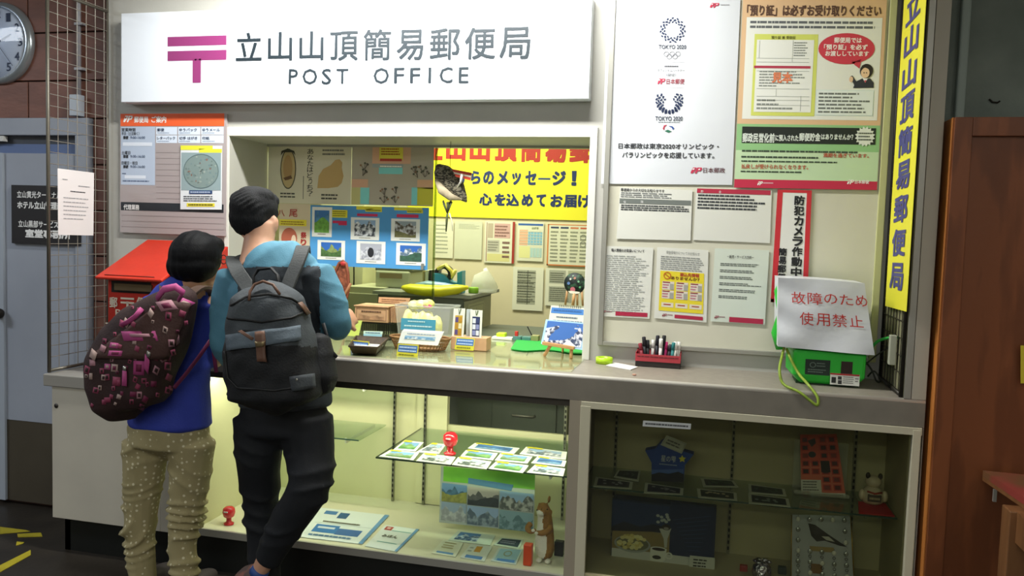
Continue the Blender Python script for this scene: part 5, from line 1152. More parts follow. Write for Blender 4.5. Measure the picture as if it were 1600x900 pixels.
# tape dispenser
Yt = 4.52
e = empty('tape_dispenser', tuple(at(698, 450, Y=Yt)), label='blue tape dispenser with yellow tape on the office cabinet', category='tape dispenser')
BL = mat('dispenser_blue', '3E94A8', .4)
pts = [(676, 449), (722, 449), (722, 423), (714, 426), (714, 442), (704, 440), (694, 429), (686, 427), (676, 427)]
v0_ = [at(a, b, Y=Yt) for a, b in pts]; 
for v in v0_[:2]: v.z = zt
s = MB(); n = len(pts); vs = v0_+[v+Vector((0, .07, 0)) for v in v0_]
s.add(vs, [tuple(range(n)), tuple(range(2*n-1, n-1, -1))]+[((i+1) % n, i, n+i, n+(i+1) % n) for i in range(n)], BL); s.obj('body', e, .003)
s = MB(); c = at(692, 428, Y=Yt+.01); s.lathe(c+Vector((0, 0, 0)), [(.03, 0), (.052, 0), (.052, .05), (.03, .05), (.03, 0)], mat('tape_black', '16181A', .35), 28, (0, 1, 0)); s.obj('roll', e)
s = MB(); s.tube([at(684, 420, Y=Yt), at(696, 414, Y=Yt), at(706, 424, Y=Yt), at(706, 434, Y=Yt), at(712, 422, Y=Yt)], .010, mat('tape_yellow', 'D0C85A', .4), 8, flat_=2.0); s.obj('loose_tape', e)
YBG = mat('bag_yellow', 'DCD42C', .4, bump=.3, bscale=25)
s = MB(); y_ = 4.44; s.tube([at(629, 449, Y=y_), at(640, 451, Y=y_), at(665, 454, Y=y_), at(690, 455, Y=y_), at(715, 452, Y=y_), at(731, 449, Y=y_)], [.012, .028, .034, .034, .028, .010], YBG, 14, flat_=1.8); o = s.obj('yellow_bag', label='flat bright yellow bag lying on the edge of the office cabinet', category='bag')
s = MB(); y_ = 4.47; s.tube([at(650, 446, Y=y_), at(668, 445, Y=y_), at(695, 448, Y=y_), at(724, 451, Y=y_)], [.014, .024, .024, .010], mat('pouch_blue', '9ABCC8', .3, col2='7A9ABC', scale=20), 12, flat_=1.5); s.obj('blue_pouch', label='pale blue plastic pouch lying on the yellow bag', category='pouch')
s = MB(); y_ = 4.6; c = at(740, 449, Y=y_); s.lathe((c.x, y_, zt), [(.028, 0), (.03, .008), (.03, .03), (.026, .034), (0, .034)], mat('green_lid', '84B42C', .4), 24); s.obj('green_tape', label='green round tape tin beside the clear bag in the office', category='tape')
s = MB(); y_ = 4.7; c = at(757, 440, Y=y_)
s.tube([(c.x, y_, zt+.001), (c.x, y_, zt+.03), (c.x-.005, y_, at(757, 432, Y=y_).z), (c.x+.01, y_, at(757, 424, Y=y_).z), (c.x, y_, at(757, 419, Y=y_).z)], [.075, .085, .06, .02, .012], plastic_film('bag_clear', 'E4E8D4', .55), 14, flat_=.8); s.obj('clear_bag', label='clear plastic bag tied at the top on the office cabinet', category='bag')
pp([(553, 410, 4.85), (553, 440, 4.85), (552, 470, 4.85), (553, 515, 4.85)], .005, flat('1E201C'), 'wall_cable', 'black cable running down the cream pillar in the office', 'cable')
s = MB(); pz = at(660, 415, Y=YG-.03); s.box((pz.x-.006, YG-.035, pz.z-.02), (pz.x+.006, YG-.022, pz.z+.01), ALU); s.obj('latch', bpy.data.objects['window_1'])

# ================================================================== LIT SHOW CASE CONTENTS
PSC = [dict(sky='7AA4D0', hill='6A8A5A', fg='4E7A46'), dict(sky='9AB4D0', hill='5A6A70', snow='D8DCE0'), dict(sky='7AA8D8', hill='7A8A78', fg='5A7A4A'), dict(sky='A8B8C8', hill='4A5A50', snow='D8DCE0'), dict(sky='5A88C0', hill='3A5A80', fg='6A8AA8')]
def shelf_card(px, z, lab, k, yl=True, grp='mountain postcards on the glass shelf', frame=True, m='E2E8E0'):
    q = pq(px, Z=z)
    def f(p):
        p.pic(.12, .16, .88, .84, seed=k+30, **PSC[k % 5])
        if yl: p.rect(.05, .03, .42, .2, 'DCD43A', 5)
    return sheet('postcard', lab, 'postcard', q, f, m, th=.002, group=grp)
ZS = ZM+.0035
cards = [[(632, 688), (662, 691), (649, 705), (614, 703)], [(676, 692), (697, 694), (686, 709), (650, 706)], [(610, 703), (655, 707), (646, 719), (592, 713)], [(662, 708), (712, 714), (704, 726), (650, 720)],
         [(742, 692), (812, 700), (803, 709), (731, 700)], [(728, 703), (778, 708), (770, 719), (719, 713)], [(822, 698), (886, 706), (884, 718), (812, 709)], [(782, 708), (832, 713), (824, 724), (773, 719)],
         [(716, 714), (768, 721), (760, 733), (706, 726)], [(840, 713), (885, 720), (882, 729), (830, 723)], [(775, 721), (826, 727), (817, 739), (763, 732)], [(836, 726), (883, 732), (880, 744), (823, 738)]]
names = ['green meadow postcard in the back left corner of the glass shelf', 'postcard half hidden behind the little red post figure', 'postcard at the front left end of the glass shelf', 'postcard in the front row just left below the red post figure', 'wide postcard in the back row right of the red post figure',
         'postcard in the middle row right of the red post figure', 'wide postcard in the back right corner of the glass shelf', 'postcard in the centre of the right middle row', 'blue lake postcard third in the front row', 'dark postcard at the right of the middle row', 'postcard fourth in the front row of the glass shelf', 'green postcard at the front right end of the glass shelf']
for k, (c_, lb_) in enumerate(zip(cards, names)): shelf_card(c_, ZS, lb_, k)
RP = mat('post_gloss_red', 'D0202C', .2, spec=.6, coat=.5)
def post_figure(c, sc_, lab, nm='post_figurine'):
    e = empty(nm, c, label=lab, category='figurine'); x, y, z = c
    s = MB(); s.lathe((x, y, z), [(0, 0), (.026*sc_, 0), (.027*sc_, .008*sc_), (.018*sc_, .012*sc_), (.013*sc_, .018*sc_), (.013*sc_, .035*sc_), (0, .035*sc_)], RP, 24); s.obj('foot', e)
    s = MB(); s.lathe((x, y, z), [(.013*sc_, .034*sc_), (.028*sc_, .045*sc_), (.033*sc_, .065*sc_), (.030*sc_, .085*sc_), (.018*sc_, .096*sc_), (0, .098*sc_)], RP, 24); s.obj('head', e)
    s = MB(); s.box((x-.010*sc_, y-.034*sc_, z+.072*sc_), (x+.012*sc_, y-.030*sc_, z+.078*sc_), flat('E8D8D8')); s.obj('slot', e); return e
c = on(703, 710, ZS); post_figure((c.x, c.y, ZS), 1.0, 'small glossy red rounded post figurine on the lit glass shelf')
ZFl = ZS1-.003
c = on(356, 820, ZFl); post_figure((c.x, YF+.10, ZFl), .85, 'glossy red rounded post figurine on the show case floor beside the woman\'s leg')
# photo panel: green header and six mountain photographs
q = Q(at(689, 728, Y=3.60), at(836, 741, Y=3.60), at(834, 832, Y=3.50), at(686, 816, Y=3.50))
zsh = q.c[3].z
GRH = mat('header_green', '7CC03A', .4, col2='5AA030', scale=6)
def f(p):
    p.rect(.03, 0, 1, .27, GRH); p.poly([(.3, .17), (.78, .22), (.76, .33), (.3, .27)], '4A7AA0', 3)
pn = sheet('photo_display', 'glossy display panel with green header and six mountain photographs', 'panel', q, f, 'A8B0A8', th=.004)
cells = [dict(sky='6A90B8', hill='3A5A70', fg='7A7A3A', fgv=.5), dict(sky='B0A8A0', hill='4A4A48', fg='1E2428', top=.4, fgv=.6), dict(sky='8AA8C8', hill='4A4E48', snow='A8A8A0'), dict(sky='8A9CB0', hill='8A8E90', snow='B0B4B4'), dict(sky='8AA0C0', hill='4A5A68', snow='8A98A0'), dict(sky='7A98A0', hill='4A6A70', snow='7A98A0')]
for k in range(6):
    c_, r_ = k % 3, k//3; u0 = (.02, .30, .64)[c_]; u1 = (.29, .63, .99)[c_]; v0 = .30 + (.02*c_) + .335*r_; v1 = v0+.325
    qq = Q(q.p(u0, v0, .0015), q.p(u1, v0+.01, .0015), q.p(u1, min(1, v1), .0015), q.p(u0, min(1, v1), .0015))
    sheet('photo', '', '', qq, lambda p, k=k: p.pic(.0, .0, 1, 1, seed=50+k, **cells[k]), '8A9098', parent=pn, th=.001, h0=.0004)
# documents on the floor of the case
ZD = ZFl+.003
def doc(px, lab, fn, nm='sample_form', m='DDE6E6', cat='paper', grp=None): return sheet(nm, lab, cat, pq(px, Z=ZD), fn, m, th=.002, group=grp)
bl = '4A7AB0'
doc([(500, 793), (608, 805), (566, 850), (462, 838)], 'large white form with blue border on the case floor', lambda p: (p.rect(.94, 0, 1, 1, '6A9AC8'), p.rect(.12, .08, .3, .2, bl), p.rect(.34, .1, .48, .3, '2E5A8A'), p.rect(.15, .55, .5, .8, '3A78B8'), p.rect(.5, .62, .85, .82, '3E6AA8'), p.rect(.2, .62, .45, .68, 'C8D8E8', 3), p.rows(.2, .4, .8, .5, 1, '6A6A60', layer=3, word=.04), p.rows(.15, .84, .9, .95, 1, '5A80A8', layer=3), p.rect(.1, .5, .95, .51, 'A0B4B8')))
doc([(602, 820), (655, 827), (620, 862), (570, 853)], 'smaller white form with red emblem and blue edge on the case floor', lambda p: (p.rect(.92, 0, 1, 1, '6A9AC8'), p.rect(.08, .06, .3, .22, 'B04A4A'), p.rect(.14, .1, .24, .18, 'D8B0B0', 3), p.rect(.32, .2, .9, .23, '7AB0B0'), p.text('みほん', .2, .42, .66, .54, '5A5A54', .02, 3), p.rect(.2, .72, .8, .75, '7AB0B0')))
doc([(437, 786), (497, 793), (458, 838), (410, 831)], 'white form with red mark partly hidden by the man\'s leg', lambda p: (p.rect(.1, .5, .5, .7, 'C05A5A'), p.rows(.2, .1, .9, .4, 3, 'A8B8B8')))
g = 'sample cards on the case floor'
doc([(692, 843), (724, 848), (712, 870), (674, 864)], 'cream sample card, leftmost of the front cards', lambda p: (p.rows(.2, .1, .8, .6, 3, 'B0A878'), p.rect(.15, .8, .85, .92, '6A9AC8')), 'sample_card', 'E0E2CC', 'card', g)
doc([(735, 850), (769, 854), (757, 877), (719, 871)], 'sample card with an orange block in the front row', lambda p: (p.rect(.35, .1, .62, .5, 'D09A3A'), p.rect(.15, .75, .85, .95, '5A88C0'), p.rows(.1, .15, .3, .6, 2, 'A8B0A8')), 'sample_card', 'DDE2D8', 'card', g)
doc([(779, 856), (817, 858), (806, 882), (767, 876)], 'pale blue sample card with a round seal, front row right', lambda p: (p.rect(.1, .06, .95, .94, 'A8D0E0'), p.disc(.5, .4, .17, .2, 'A0A890', 3, 20, .7), p.rect(.2, .78, .9, .94, '5A90D0', 3)), 'sample_card', 'D8E2DC', 'card', g)
doc([(716, 829), (774, 836), (766, 852), (700, 844)], 'sample card with dark blue mountain picture in the back row', lambda p: p.pic(.1, .12, .65, .85, sky='4A7AB0', hill='2A4A70', snow='B0C0D0'), 'sample_card', 'C8D4C8', 'card', g)
doc([(783, 840), (818, 843), (811, 858), (771, 851)], 'dark picture sample card beside the plush animal', lambda p: (p.rect(.08, .1, .92, .85, '2A3A48'), p.rows(.15, .3, .85, .7, 2, '8A8A9A', layer=3)), 'sample_card', 'C8D4C8', 'card', g)
box_thing('orange_red_box', 'small orange-red tube in front of the plush animal', 'box', (at(819, 865, Y=3.22).x, 3.2, ZFl), (at(832, 865, Y=3.22).x, 3.235, at(826, 852, Y=3.2).z), mat('orange_red', 'D8481E', .4), .004)
box_thing('black_clip', 'black object behind the plush animal at the case end', 'object', (at(866, 855, Y=3.34).x, 3.34, ZFl), (at(880, 855, Y=3.34).x, 3.37, at(866, 846, Y=3.34).z), flat('181818'), .003)
# ================================================================== DIM SHOW CASE CONTENTS
ZR = RZM+.0035; ZRF = RZ0
def proj(v):
    d = Vector(v)-CAM; k = d.dot(_F); return 800+FPX*d.dot(_R)/k, 450-FPX*d.dot(_U)/k
dn = [('dark postcard lying behind the front left one on the dim shelf', [(966, 734), (1001, 735), (998, 752), (959, 745)]), ('dark postcard with pale arcs at the front left of the dim shelf', [(931, 745), (989, 753), (987, 764), (927, 760)]),
      ('dark postcard in front of the blue star box', [(1008, 754), (1068, 763), (1067, 773), (1006, 770)]), ('green-black postcard just right of the blue star box', [(1095, 747), (1146, 751), (1154, 761), (1099, 760)]),
      ('postcard with a pale flower in the front row of the dim shelf', [(1089, 763), (1151, 770), (1152, 782), (1091, 777)]), ('rear one of the two postcards left of the stamp sheet', [(1169, 756), (1226, 764), (1229, 775), (1170, 770)]), ('front one of the two postcards left of the stamp sheet', [(1169, 771), (1232, 779), (1235, 792), (1170, 786)])]
for k, (lb_, px) in enumerate(dn):
    def f(p, k=k):
        p.rect(.08, .12, .92, .86, ('1E2A26', '20242A', '22242A', '1C3024', '1A2A1E', '1E2E24', '1A2824')[k])
        rn = random.Random(k)
        for i in range(7): p.disc(rn.uniform(.2, .8), rn.uniform(.3, .7), .05, .08, ('4A5A50', '9A9EA4', '8A8A8E', '3A5A3A', 'C8C09A', '3E5A48', '8A9A94')[k], 3, 8)
    sheet('night_postcard', lb_, 'postcard', pq(px, Z=ZR), f, 'BEC4B4', th=.002, group='dark postcards on the dim shelf')
# blue star box
Ysb = 3.40
pts = [(1008, 704), (1024, 701), (1032, 692), (1039, 688), (1052, 690), (1062, 704), (1084, 710), (1070, 727), (1068, 754), (1018, 752), (1018, 723)]
v0_ = [at(a, b, Y=Ysb) for a, b in pts]
for i in (8, 9): v0_[i].z = ZR
def plate(pts3, th, m, nm, parent=None, bevel=0, **t):
    n = len(pts3); vs = list(pts3)+[v+Vector((0, th, 0)) for v in pts3]
    s = MB(); s.add(vs, [tuple(range(n-1, -1, -1)), tuple(range(n, 2*n))]+[(i, (i+1) % n, n+(i+1) % n, n+i) for i in range(n)], m); return s.obj(nm, parent, bevel, **t)
stb = plate(v0_, .05, mat('star_blue', '1E3A8C', .4, col2='2A50A8', scale=8), 'star_box', label='blue star-shaped sweets box on the dim shelf', category='box')
q = hq(1010, 690, 1082, 753, Ysb); pr = Print(q)
pr.poly([upx(q, *a) for a in ((1018, 741), (1030, 738), (1045, 740), (1060, 737), (1068.5, 741), (1068, 753), (1018, 751.5))], '0C1220'); pr.poly([upx(q, *a) for a in ((1018, 734), (1068, 733), (1068, 741), (1018, 741))], '4A6AB8', 1)
pr.text('星の雫', *B(pr, 1033, 712, 1056, 722), 'B8C0D0', .01); pr.rows(*B(pr, 1030, 724, 1058, 728), 1, '8A9AC0', rag=0)
sp = []
for k in range(10): a_ = math.pi*k/5; r_ = 6 if k % 2 == 0 else 3; sp.append(upx(q, 1066+r_*math.sin(a_), 717-r_*math.cos(a_)))
pr.poly(sp, 'D8D040', 3); pr.done(stb)
q = Q(*[at(a, b, Y=Ysb-.01) for a, b in ((1042, 680), (1073, 693), (1065, 709), (1032, 695))])
sheet('small_sign_card', 'small pale handwritten card tilted on the blue star box', 'card', q, lambda p: (p.frame(.04, .06, .96, .94, .015, flat('8A8A84')), p.rows(.15, .2, .85, .75, 2, '6A6A6A', layer=3, rag=.2, word=.2)), 'B8BAB0', th=.001)
# stamp sheet on acrylic stand
Yk = 3.42
q = Q(at(1250, 679, Y=Yk+.05), at(1307, 678, Y=Yk+.05), at(1322, 779, Y=Yk), at(1252, 777, Y=Yk)); zb_ = min(q.c[2].z, q.c[3].z); d_ = Vector((0, 0, ZR+.004-zb_))
def f(p):
    p.rect(0, 0, 1, .45, 'C8503C'); p.rect(0, .45, 1, .93, 'D0684E', 1.2)
    for c_ in range(4):
        for r_ in range(7):
            if r_ < 3 and c_ in (1,) : continue
            if r_ > 4 and c_ < 2: continue
            p.rect(.03+.24*c_, .04+.125*r_, .22+.24*c_, .135+.125*r_, 'B8382E', 2); p.rect(.06+.24*c_, .055+.125*r_, .19+.24*c_, .12+.125*r_, ('5A2420', '3A2A2A', '7A3028')[(c_+r_) % 3], 3)
    p.poly([(.2, .1), (.4, .06), (.42, .14), (.3, .2)], '3A2A2A', 3); p.disc(.3, .32, .1, .05, '20242A', 3, 12); p.rect(.5, .42, .72, .6, '241A18', 4)
    p.rect(0, .72, .47, .92, 'C8C8C0', 4); p.rows(.04, .73, .45, .9, 4, '5A5A58', layer=5); p.rect(.22, .92, 1, .98, 'D8D8D0', 4.5); p.rows(.3, .925, .95, .975, 1, '3A3A3A', layer=6, rag=0); p.disc(.12, .93, .1, .03, 'A02A2A', 4.6, 14)
sheet('stamp_sheet', 'red and orange stamp sheet in a clear stand on the dim shelf', 'stamp sheet', q, f, 'B8A89A', th=.003)
s = MB(); a_, b_ = at(1240, 780, Y=Yk-.02), at(1326, 785, Y=Yk-.02); ac = plastic_film('acrylic', 'C8CCBE', .3, .1)
s.box((a_.x, Yk-.03, ZR), (b_.x, Yk+.09, ZR+.004), ac); s.box((a_.x, Yk+.06, ZR), (b_.x, Yk+.063, at(1280, 690, Y=Yk+.06).z), ac); s.box((a_.x, Yk-.03, ZR), (b_.x, Yk-.027, ZR+.016), ac)
s.obj('acrylic_stand', label='clear acrylic stand holding the red stamp sheet', category='stand')
# figurine on red cloth
q = pq([(1341, 783), (1383, 786), (1398, 806), (1342, 801)], Z=ZR+.004)
s = MB(); s.slab(q.c, .004, mat('red_cloth', 'B01E24', .7)); s.obj('red_cloth', label='small red cloth under the figurine at the right end of the dim shelf', category='cloth')
c = at(1363, 785, Z=ZR+.0045); x, y, z = c; CE = mat('ceramic', 'CFC2A8', .3, coat=.4)
e = empty('ceramic_figurine', tuple(c), label='squat white ceramic figurine with dark cap on the red cloth', category='figurine')
s = MB(); s.lathe(c, [(0, 0), (.033, 0), (.040, .012), (.040, .035), (.030, .055), (.012, .066), (0, .068)], CE, 20); s.obj('body', e)
s = MB(); s.ball((x, y, z+.082), (.030, .027, .024), CE, 16); s.obj('head', e)
for k in (-1, 1):
    s = MB(); s.ball((x+k*.040, y-.01, z+.030), (.013, .014, .022), CE, 10); s.obj('arm', e); s = MB(); s.ball((x+k*.022, y-.006, z+.105), (.009, .008, .013), mat('cap_dark', '3A342C', .5), 10); s.obj('ear', e)
s = MB(); s.tube([(x-.026, y-.031, z+.05), (x, y-.042, z+.046), (x+.026, y-.031, z+.05)], .004, flat('A03A28'), 8); s.obj('collar', e)
qq = Q((x-.024, y-.0415, z+.04), (x+.024, y-.0415, z+.04), (x+.024, y-.0415, z+.014), (x-.024, y-.0415, z+.014)); s = MB(); s.slab(qq.c, .01, flat('4A4238')); o = s.obj('plaque', e); pr = Print(qq); pr.rows(.1, .15, .9, .85, 1, 'B8A888', rag=0, word=.25); pr.done(e)
# boxed assortment display on the floor of the case
Yb_ = 3.36
bl_, br_ = at(955, 850, Y=Yb_).x, at(1117, 850, Y=Yb_).x; zt_ = at(1000, 783, Y=Yb_).z
q = Q((bl_, Yb_, zt_+.005), (br_, Yb_, zt_), (br_, Yb_, ZRF), (bl_, Yb_, ZRF))
def f(p):
    R2 = lambda a, c_, l=1: p.rect(*B(p, *a), c_, l)
    def D2(x, y, rx, ry, c_, l, n=16): u, v = upx(p.q, x, y); p.disc(u, v, rx/162, ry/118, c_, l, n)
    R2((956, 786, 1046, 829), '1E3460'); p.poly([upx(p.q, *a) for a in ((956, 822), (975, 815), (1000, 823), (1020, 819), (1046, 826), (1046, 832), (956, 829))], '10182A', 2); R2((956, 829, 1046, 868), '8A7A50'); R2((1046, 788, 1116, 876), '14254A')
    for i in range(9): p.poly([upx(p.q, *a) for a in ((1052+i*3, 812+i*6), (1110-i*2, 806+i*7), (1110-i*2, 807+i*7), (1052+i*3, 813+i*6))], '2A4470', 2)
    R2((955, 866, 1117, 893), 'C4C8C8', 3)
    D2(988, 850, 29, 17, '9AA0A0', 4, 24); D2(988, 849, 26, 14, '6A6A58', 4.4, 24)
    rn = random.Random(2)
    for i in range(46): r_ = math.sqrt(rn.random()); t = rn.uniform(0, 6.28); D2(987+21*r_*math.cos(t), 847+11*r_*math.sin(t), 3.6, 3.6, rn.choice(['D8CE8A', 'CFC27A', 'E0DAA0', 'B8A860']), 5+i*.03, 9)
    for i in range(9): D2(1024+rn.uniform(-2, 22), 808+rn.uniform(-4, 8), 3, 3, 'A8B0B4', 4+i*.03, 7)
    D2(1041, 824, 7, 6, '2A2420', 5.2); D2(1041, 826, 4, 3, '8A8A88', 5.4); p.poly([upx(p.q, *a) for a in ((1030, 826), (1049, 826), (1043, 842), (1042, 856), (1038, 856), (1037, 842))], 'B8BCB8', 5)
    p.poly([upx(p.q, *a) for a in ((1016, 858), (1042, 858), (1039, 876), (1034, 879), (1020, 879), (1016, 875))], 'D8DCD8', 6); D2(1029, 858, 13, 4.5, 'D8DCD8', 6.2, 20); D2(1029, 858.5, 10.5, 3.2, '2A1C12', 6.5, 20); u, v = upx(p.q, 1045, 869); p.disc(u, v, 6/162, 7/118, 'D8DCD8', 6.1, 18, .6); D2(1026, 871, 7, 4, '2A2A24', 7, 14)
    p.text('安曇野限定第一人気商品→全国', *B(p, 1002, 881, 1070, 890), '4A4E52', .005, 5); R2((966, 889, 1026, 899), 'A8503C', 4); R2((1026, 893, 1100, 900), '3A6A9C', 4)
s = MB(); s.box((bl_, Yb_, ZRF+.0005), (br_, Yb_+.06, zt_), mat('gift_box', '1A2A4A', .4)); ab = s.obj('assortment_box', label='large navy sweets box printed with a bowl and coffee cup in the dim case', category='box')
pr = Print(q, .0005); f(pr); pr.done(ab)
q = pq([(1078, 868), (1117, 872), (1116, 896), (1076, 893)], Y=Yb_-.012)
sheet('white_label_card', 'white label card in front of the navy sweets box', 'card', q, lambda p: p.rows(.15, .12, .85, .9, 4, '2A2A2A', rag=.3, word=.2), 'C8CCC8')
q = pq([(995, 776), (1114, 789), (1113, 797), (994, 785)], Y=Yb_+.07); sheet('dark_framed_card', 'dark framed card lying on top behind the navy sweets box', 'card', q, lambda p: (p.rect(.02, .1, .25, .9, '3A4A4A'), p.rect(.6, .3, .9, .8, '5A3430')), '2A342E')
# key ring rack
q = Q(at(1237, 804, Y=3.36), at(1329, 806, Y=3.36), at(1336, 908, Y=3.32), at(1236, 908, Y=3.32)); dz = ZRF+.001-min(q.c[2].z, q.c[3].z)
q.c[2].z = q.c[3].z = ZRF+.001
rk = sheet('key_ring_rack', 'grey rack card with rows of small silver pendants and a bird picture', 'rack', q, lambda p: (p.poly([(.28, .12), (.4, .14), (.6, .26), (.92, .43), (.8, .42), (.55, .36), (.42, .38), (.33, .3)], '2A2622', 3), p.poly([(.5, .3), (.62, .3), (.72, .37), (.58, .35)], 'C0BEB8', 3.4), p.rect(.3, .45, .7, .52, '9A8454', 3), p.rect(.32, .7, .5, .84, '7A5A34', 3)), 'A4A8B0', th=.003)
PEND = mat('pendant_silver', 'B8BCC0', .25, metal=.7)
for k, u in enumerate((.0, 1.0)): s = MB(); s.tube([q.p(u, 0, .002), q.p(u, 1, .002)], .0022, mat('gold_rod', 'A88A3A', .3, metal=.8), 6); s.obj('side_rod', rk)
for r_ in range(6):
    for c_ in range(5):
        u, v = .11+.195*c_, .06+.155*r_
        if (c_ in (1, 2, 3) and r_ in (1, 2)): continue
        if v > .95: continue
        s = MB(); p = q.p(u, v, .006); s.ball(p, (.009, .004, .010), PEND if (r_+c_) % 3 else flat('D8D8D4'), 8); s.tube([p+Vector((0, 0, .008)), p+Vector((0, .0012, .016))], .001, PEND, 4); s.obj('pendant', rk)
        if r_ < 3: continue
        s = MB(); p = q.p(u, v+.07, .004); s.lathe(p, [(.0045, 0), (.006, 0), (.006, .0015), (.0045, .0015), (.0045, 0)], DARKMETAL, 12, (0, -1, 0)); s.obj('key_ring', rk)
# foil gift and small coloured packets
c = at(1190, 893, Y=3.30); e = empty('foil_gift', (c.x, 3.30, ZRF), label='crumpled silver foil gift at the bottom of the dim case', category='gift')
s = MB(); s.tube([(c.x, 3.3, ZRF+.001), (c.x, 3.3, ZRF+.03), (c.x, 3.3, at(1190, 884, Y=3.3).z), (c.x, 3.3, at(1190, 876, Y=3.3).z)], [.032, .038, .034, .012], mat('foil_bright', 'C8C8D8', .12, metal=1, bump=1.0, bscale=55, col2='6A4A8A', scale=20), 16); s.obj('bag', e)
for k in range(6): s = MB(); a_ = k*1.05; s.ball((c.x+.024*math.cos(a_), 3.3+.02*math.sin(a_), at(1190, 877, Y=3.3).z), (.013, .01, .007), mat('foil_bright', '', 0), 8); s.obj('bow_loop', e)
box_thing('small_red_packet', 'small red packet left of the silver foil gift', 'packet', (at(1156, 890, Y=3.36).x, 3.36, ZRF+.0005), (at(1168, 890, Y=3.36).x, 3.38, at(1160, 884, Y=3.36).z), flat('A03028'), .002)
box_thing('small_dark_packet', 'small dark packet with orange top right of the silver foil gift', 'packet', (at(1216, 890, Y=3.38).x, 3.38, ZRF+.0005), (at(1229, 890, Y=3.38).x, 3.40, at(1220, 886, Y=3.38).z), flat('2A3A34'), .002)
q = pq([(1005, 657), (1080, 662), (1079, 671), (1004, 666)], Y=YF+.0205)
sheet('glass_label', 'narrow white label strip stuck on the dim case glass', 'label', q, lambda p: p.rows(.05, .2, .95, .8, 1, '5A5E60', rag=0, word=.05, fillv=.5), 'CDD2D2', th=.0005)

# ================================================================== PLUSH ANIMAL, SHAPES BY REMESHING
def loft(mb, rings, m, side=(1, 0, 0), n=18, ex=2.0):
    # rings: (point, half width, half depth)
    P = [Vector(r[0]) for r in rings]; N = len(P); vs = []; sd = Vector(side)
    for i, (p, a, b) in enumerate(rings):
        d = (P[min(i+1, N-1)]-P[max(i-1, 0)]).normalized(); A = sd-d*sd.dot(d)
        if A.length < .15: A = Vector((0, 1, 0))-d*d.y
        A.normalize(); Bv = d.cross(A)
        for k in range(n):
            t = 2*math.pi*k/n; c_, s_ = math.cos(t), math.sin(t)
            vs.append(P[i]+A*a*math.copysign(abs(c_)**(2/ex), c_)+Bv*b*math.copysign(abs(s_)**(2/ex), s_))
    fs = [(i*n+k, i*n+(k+1) % n, (i+1)*n+(k+1) % n, (i+1)*n+k) for i in range(N-1) for k in range(n)]
    d0 = (P[0]-P[1]).normalized(); d1 = (P[-1]-P[-2]).normalized()
    vs.append(P[0]+d0*min(rings[0][1], rings[0][2])*.6); vs.append(P[-1]+d1*min(rings[-1][1], rings[-1][2])*.6)
    fs += [(len(vs)-2, (k+1) % n, k) for k in range(n)]+[(len(vs)-1, (N-1)*n+k, (N-1)*n+(k+1) % n) for k in range(n)]
    mb.add(vs, fs, m, True)
def limb(mb, pts, m, sub=3, ex=2.0):     # pts: (Vector, radius); Catmull-Rom smoothed
    P = [Vector(p) for p, r in pts]; R_ = [r for p, r in pts]; out = []
    for i in range(len(P)-1):
        p0, p1, p2, p3 = P[max(i-1, 0)], P[i], P[i+1], P[min(i+2, len(P)-1)]
        for k in range(sub):
            t = k/sub; out.append((.5*((2*p1)+(p2-p0)*t+(2*p0-5*p1+4*p2-p3)*t*t+(3*p1-p0-3*p2+p3)*t**3), R_[i]*(1-t)+R_[i+1]*t))
    out.append((P[-1], R_[-1]))
    d = (P[-1]-P[0]).normalized(); sd = (1, 0, 0) if abs(d.x) < .7 else (0, 0, 1)
    loft(mb, [(p, r, r) for p, r in out], m, side=sd, n=14, ex=ex)
def organic(name, mb, voxel, parent, smooth=6, mats=None, mfn=None, dfn=None, **tags):
    o = mb.obj('tmp_shape', parent); md = o.modifiers.new('r', 'REMESH'); md.mode = 'VOXEL'; md.voxel_size = voxel; md.use_smooth_shade = True
    sm_ = o.modifiers.new('s', 'SMOOTH'); sm_.iterations = smooth; sm_.factor = .5
    dg = bpy.context.evaluated_depsgraph_get(); me = bpy.data.meshes.new_from_object(o.evaluated_get(dg))
    base = ORG[parent.name] if parent else ORG[o.name]
    loc = o.location.copy(); bpy.data.objects.remove(o)
    me.materials.clear()
    for m in (mats or mb.mats[:1]): me.materials.append(m)
    n = len(me.vertices); import numpy as np
    co = np.empty(n*3, 'f'); me.vertices.foreach_get('co', co); co = co.reshape(-1, 3); W = co+np.array(base, 'f')
    if dfn:
        no = np.empty(n*3, 'f'); me.vertices.foreach_get('normal', no); no = no.reshape(-1, 3); dd = dfn(W, no); co += no*dd[:, None]; me.vertices.foreach_set('co', co.ravel()); W = co+np.array(base, 'f')
    if mfn:
        nf = len(me.polygons); cc = np.empty(nf*3, 'f'); me.polygons.foreach_get('center', cc); cc = cc.reshape(-1, 3)+np.array(base, 'f')
        me.polygons.foreach_set('material_index', mfn(cc).astype('i'))
    me.polygons.foreach_set('use_smooth', [True]*len(me.polygons)); me.update()
    me.name = name; ob = bpy.data.objects.new(name, me); COL.objects.link(ob)
    if parent: ob.parent = parent
    else: ob.location = loc
    ORG[ob.name] = base.copy() if hasattr(base, 'copy') else base
    for k, v in tags.items(): ob[k] = v
    return ob
import numpy as np
def NPproj(W):
    d = W-np.array(CAM); k = d@np.array(_F); return 800+FPX*(d@np.array(_R))/k, 450-FPX*(d@np.array(_U))/k
TANP = mat('plush_tan', 'A07438', .85, col2='8E6430', scale=40, bump=.4, bscale=160); WHP = mat('plush_white', 'EAE6D4', .85, bump=.4, bscale=160)
Yp = 3.30
A3 = lambda x, y, dy=0: at(x, y, Y=Yp+dy)
c = A3(848, 878); e = empty('plush_animal', (c.x, Yp, ZFl), label='tan and white standing plush rodent at the right end of the lit case', category='plush toy')
s = MB()
def z0(v): v = Vector(v); v.z = max(v.z, ZFl+.012); return v
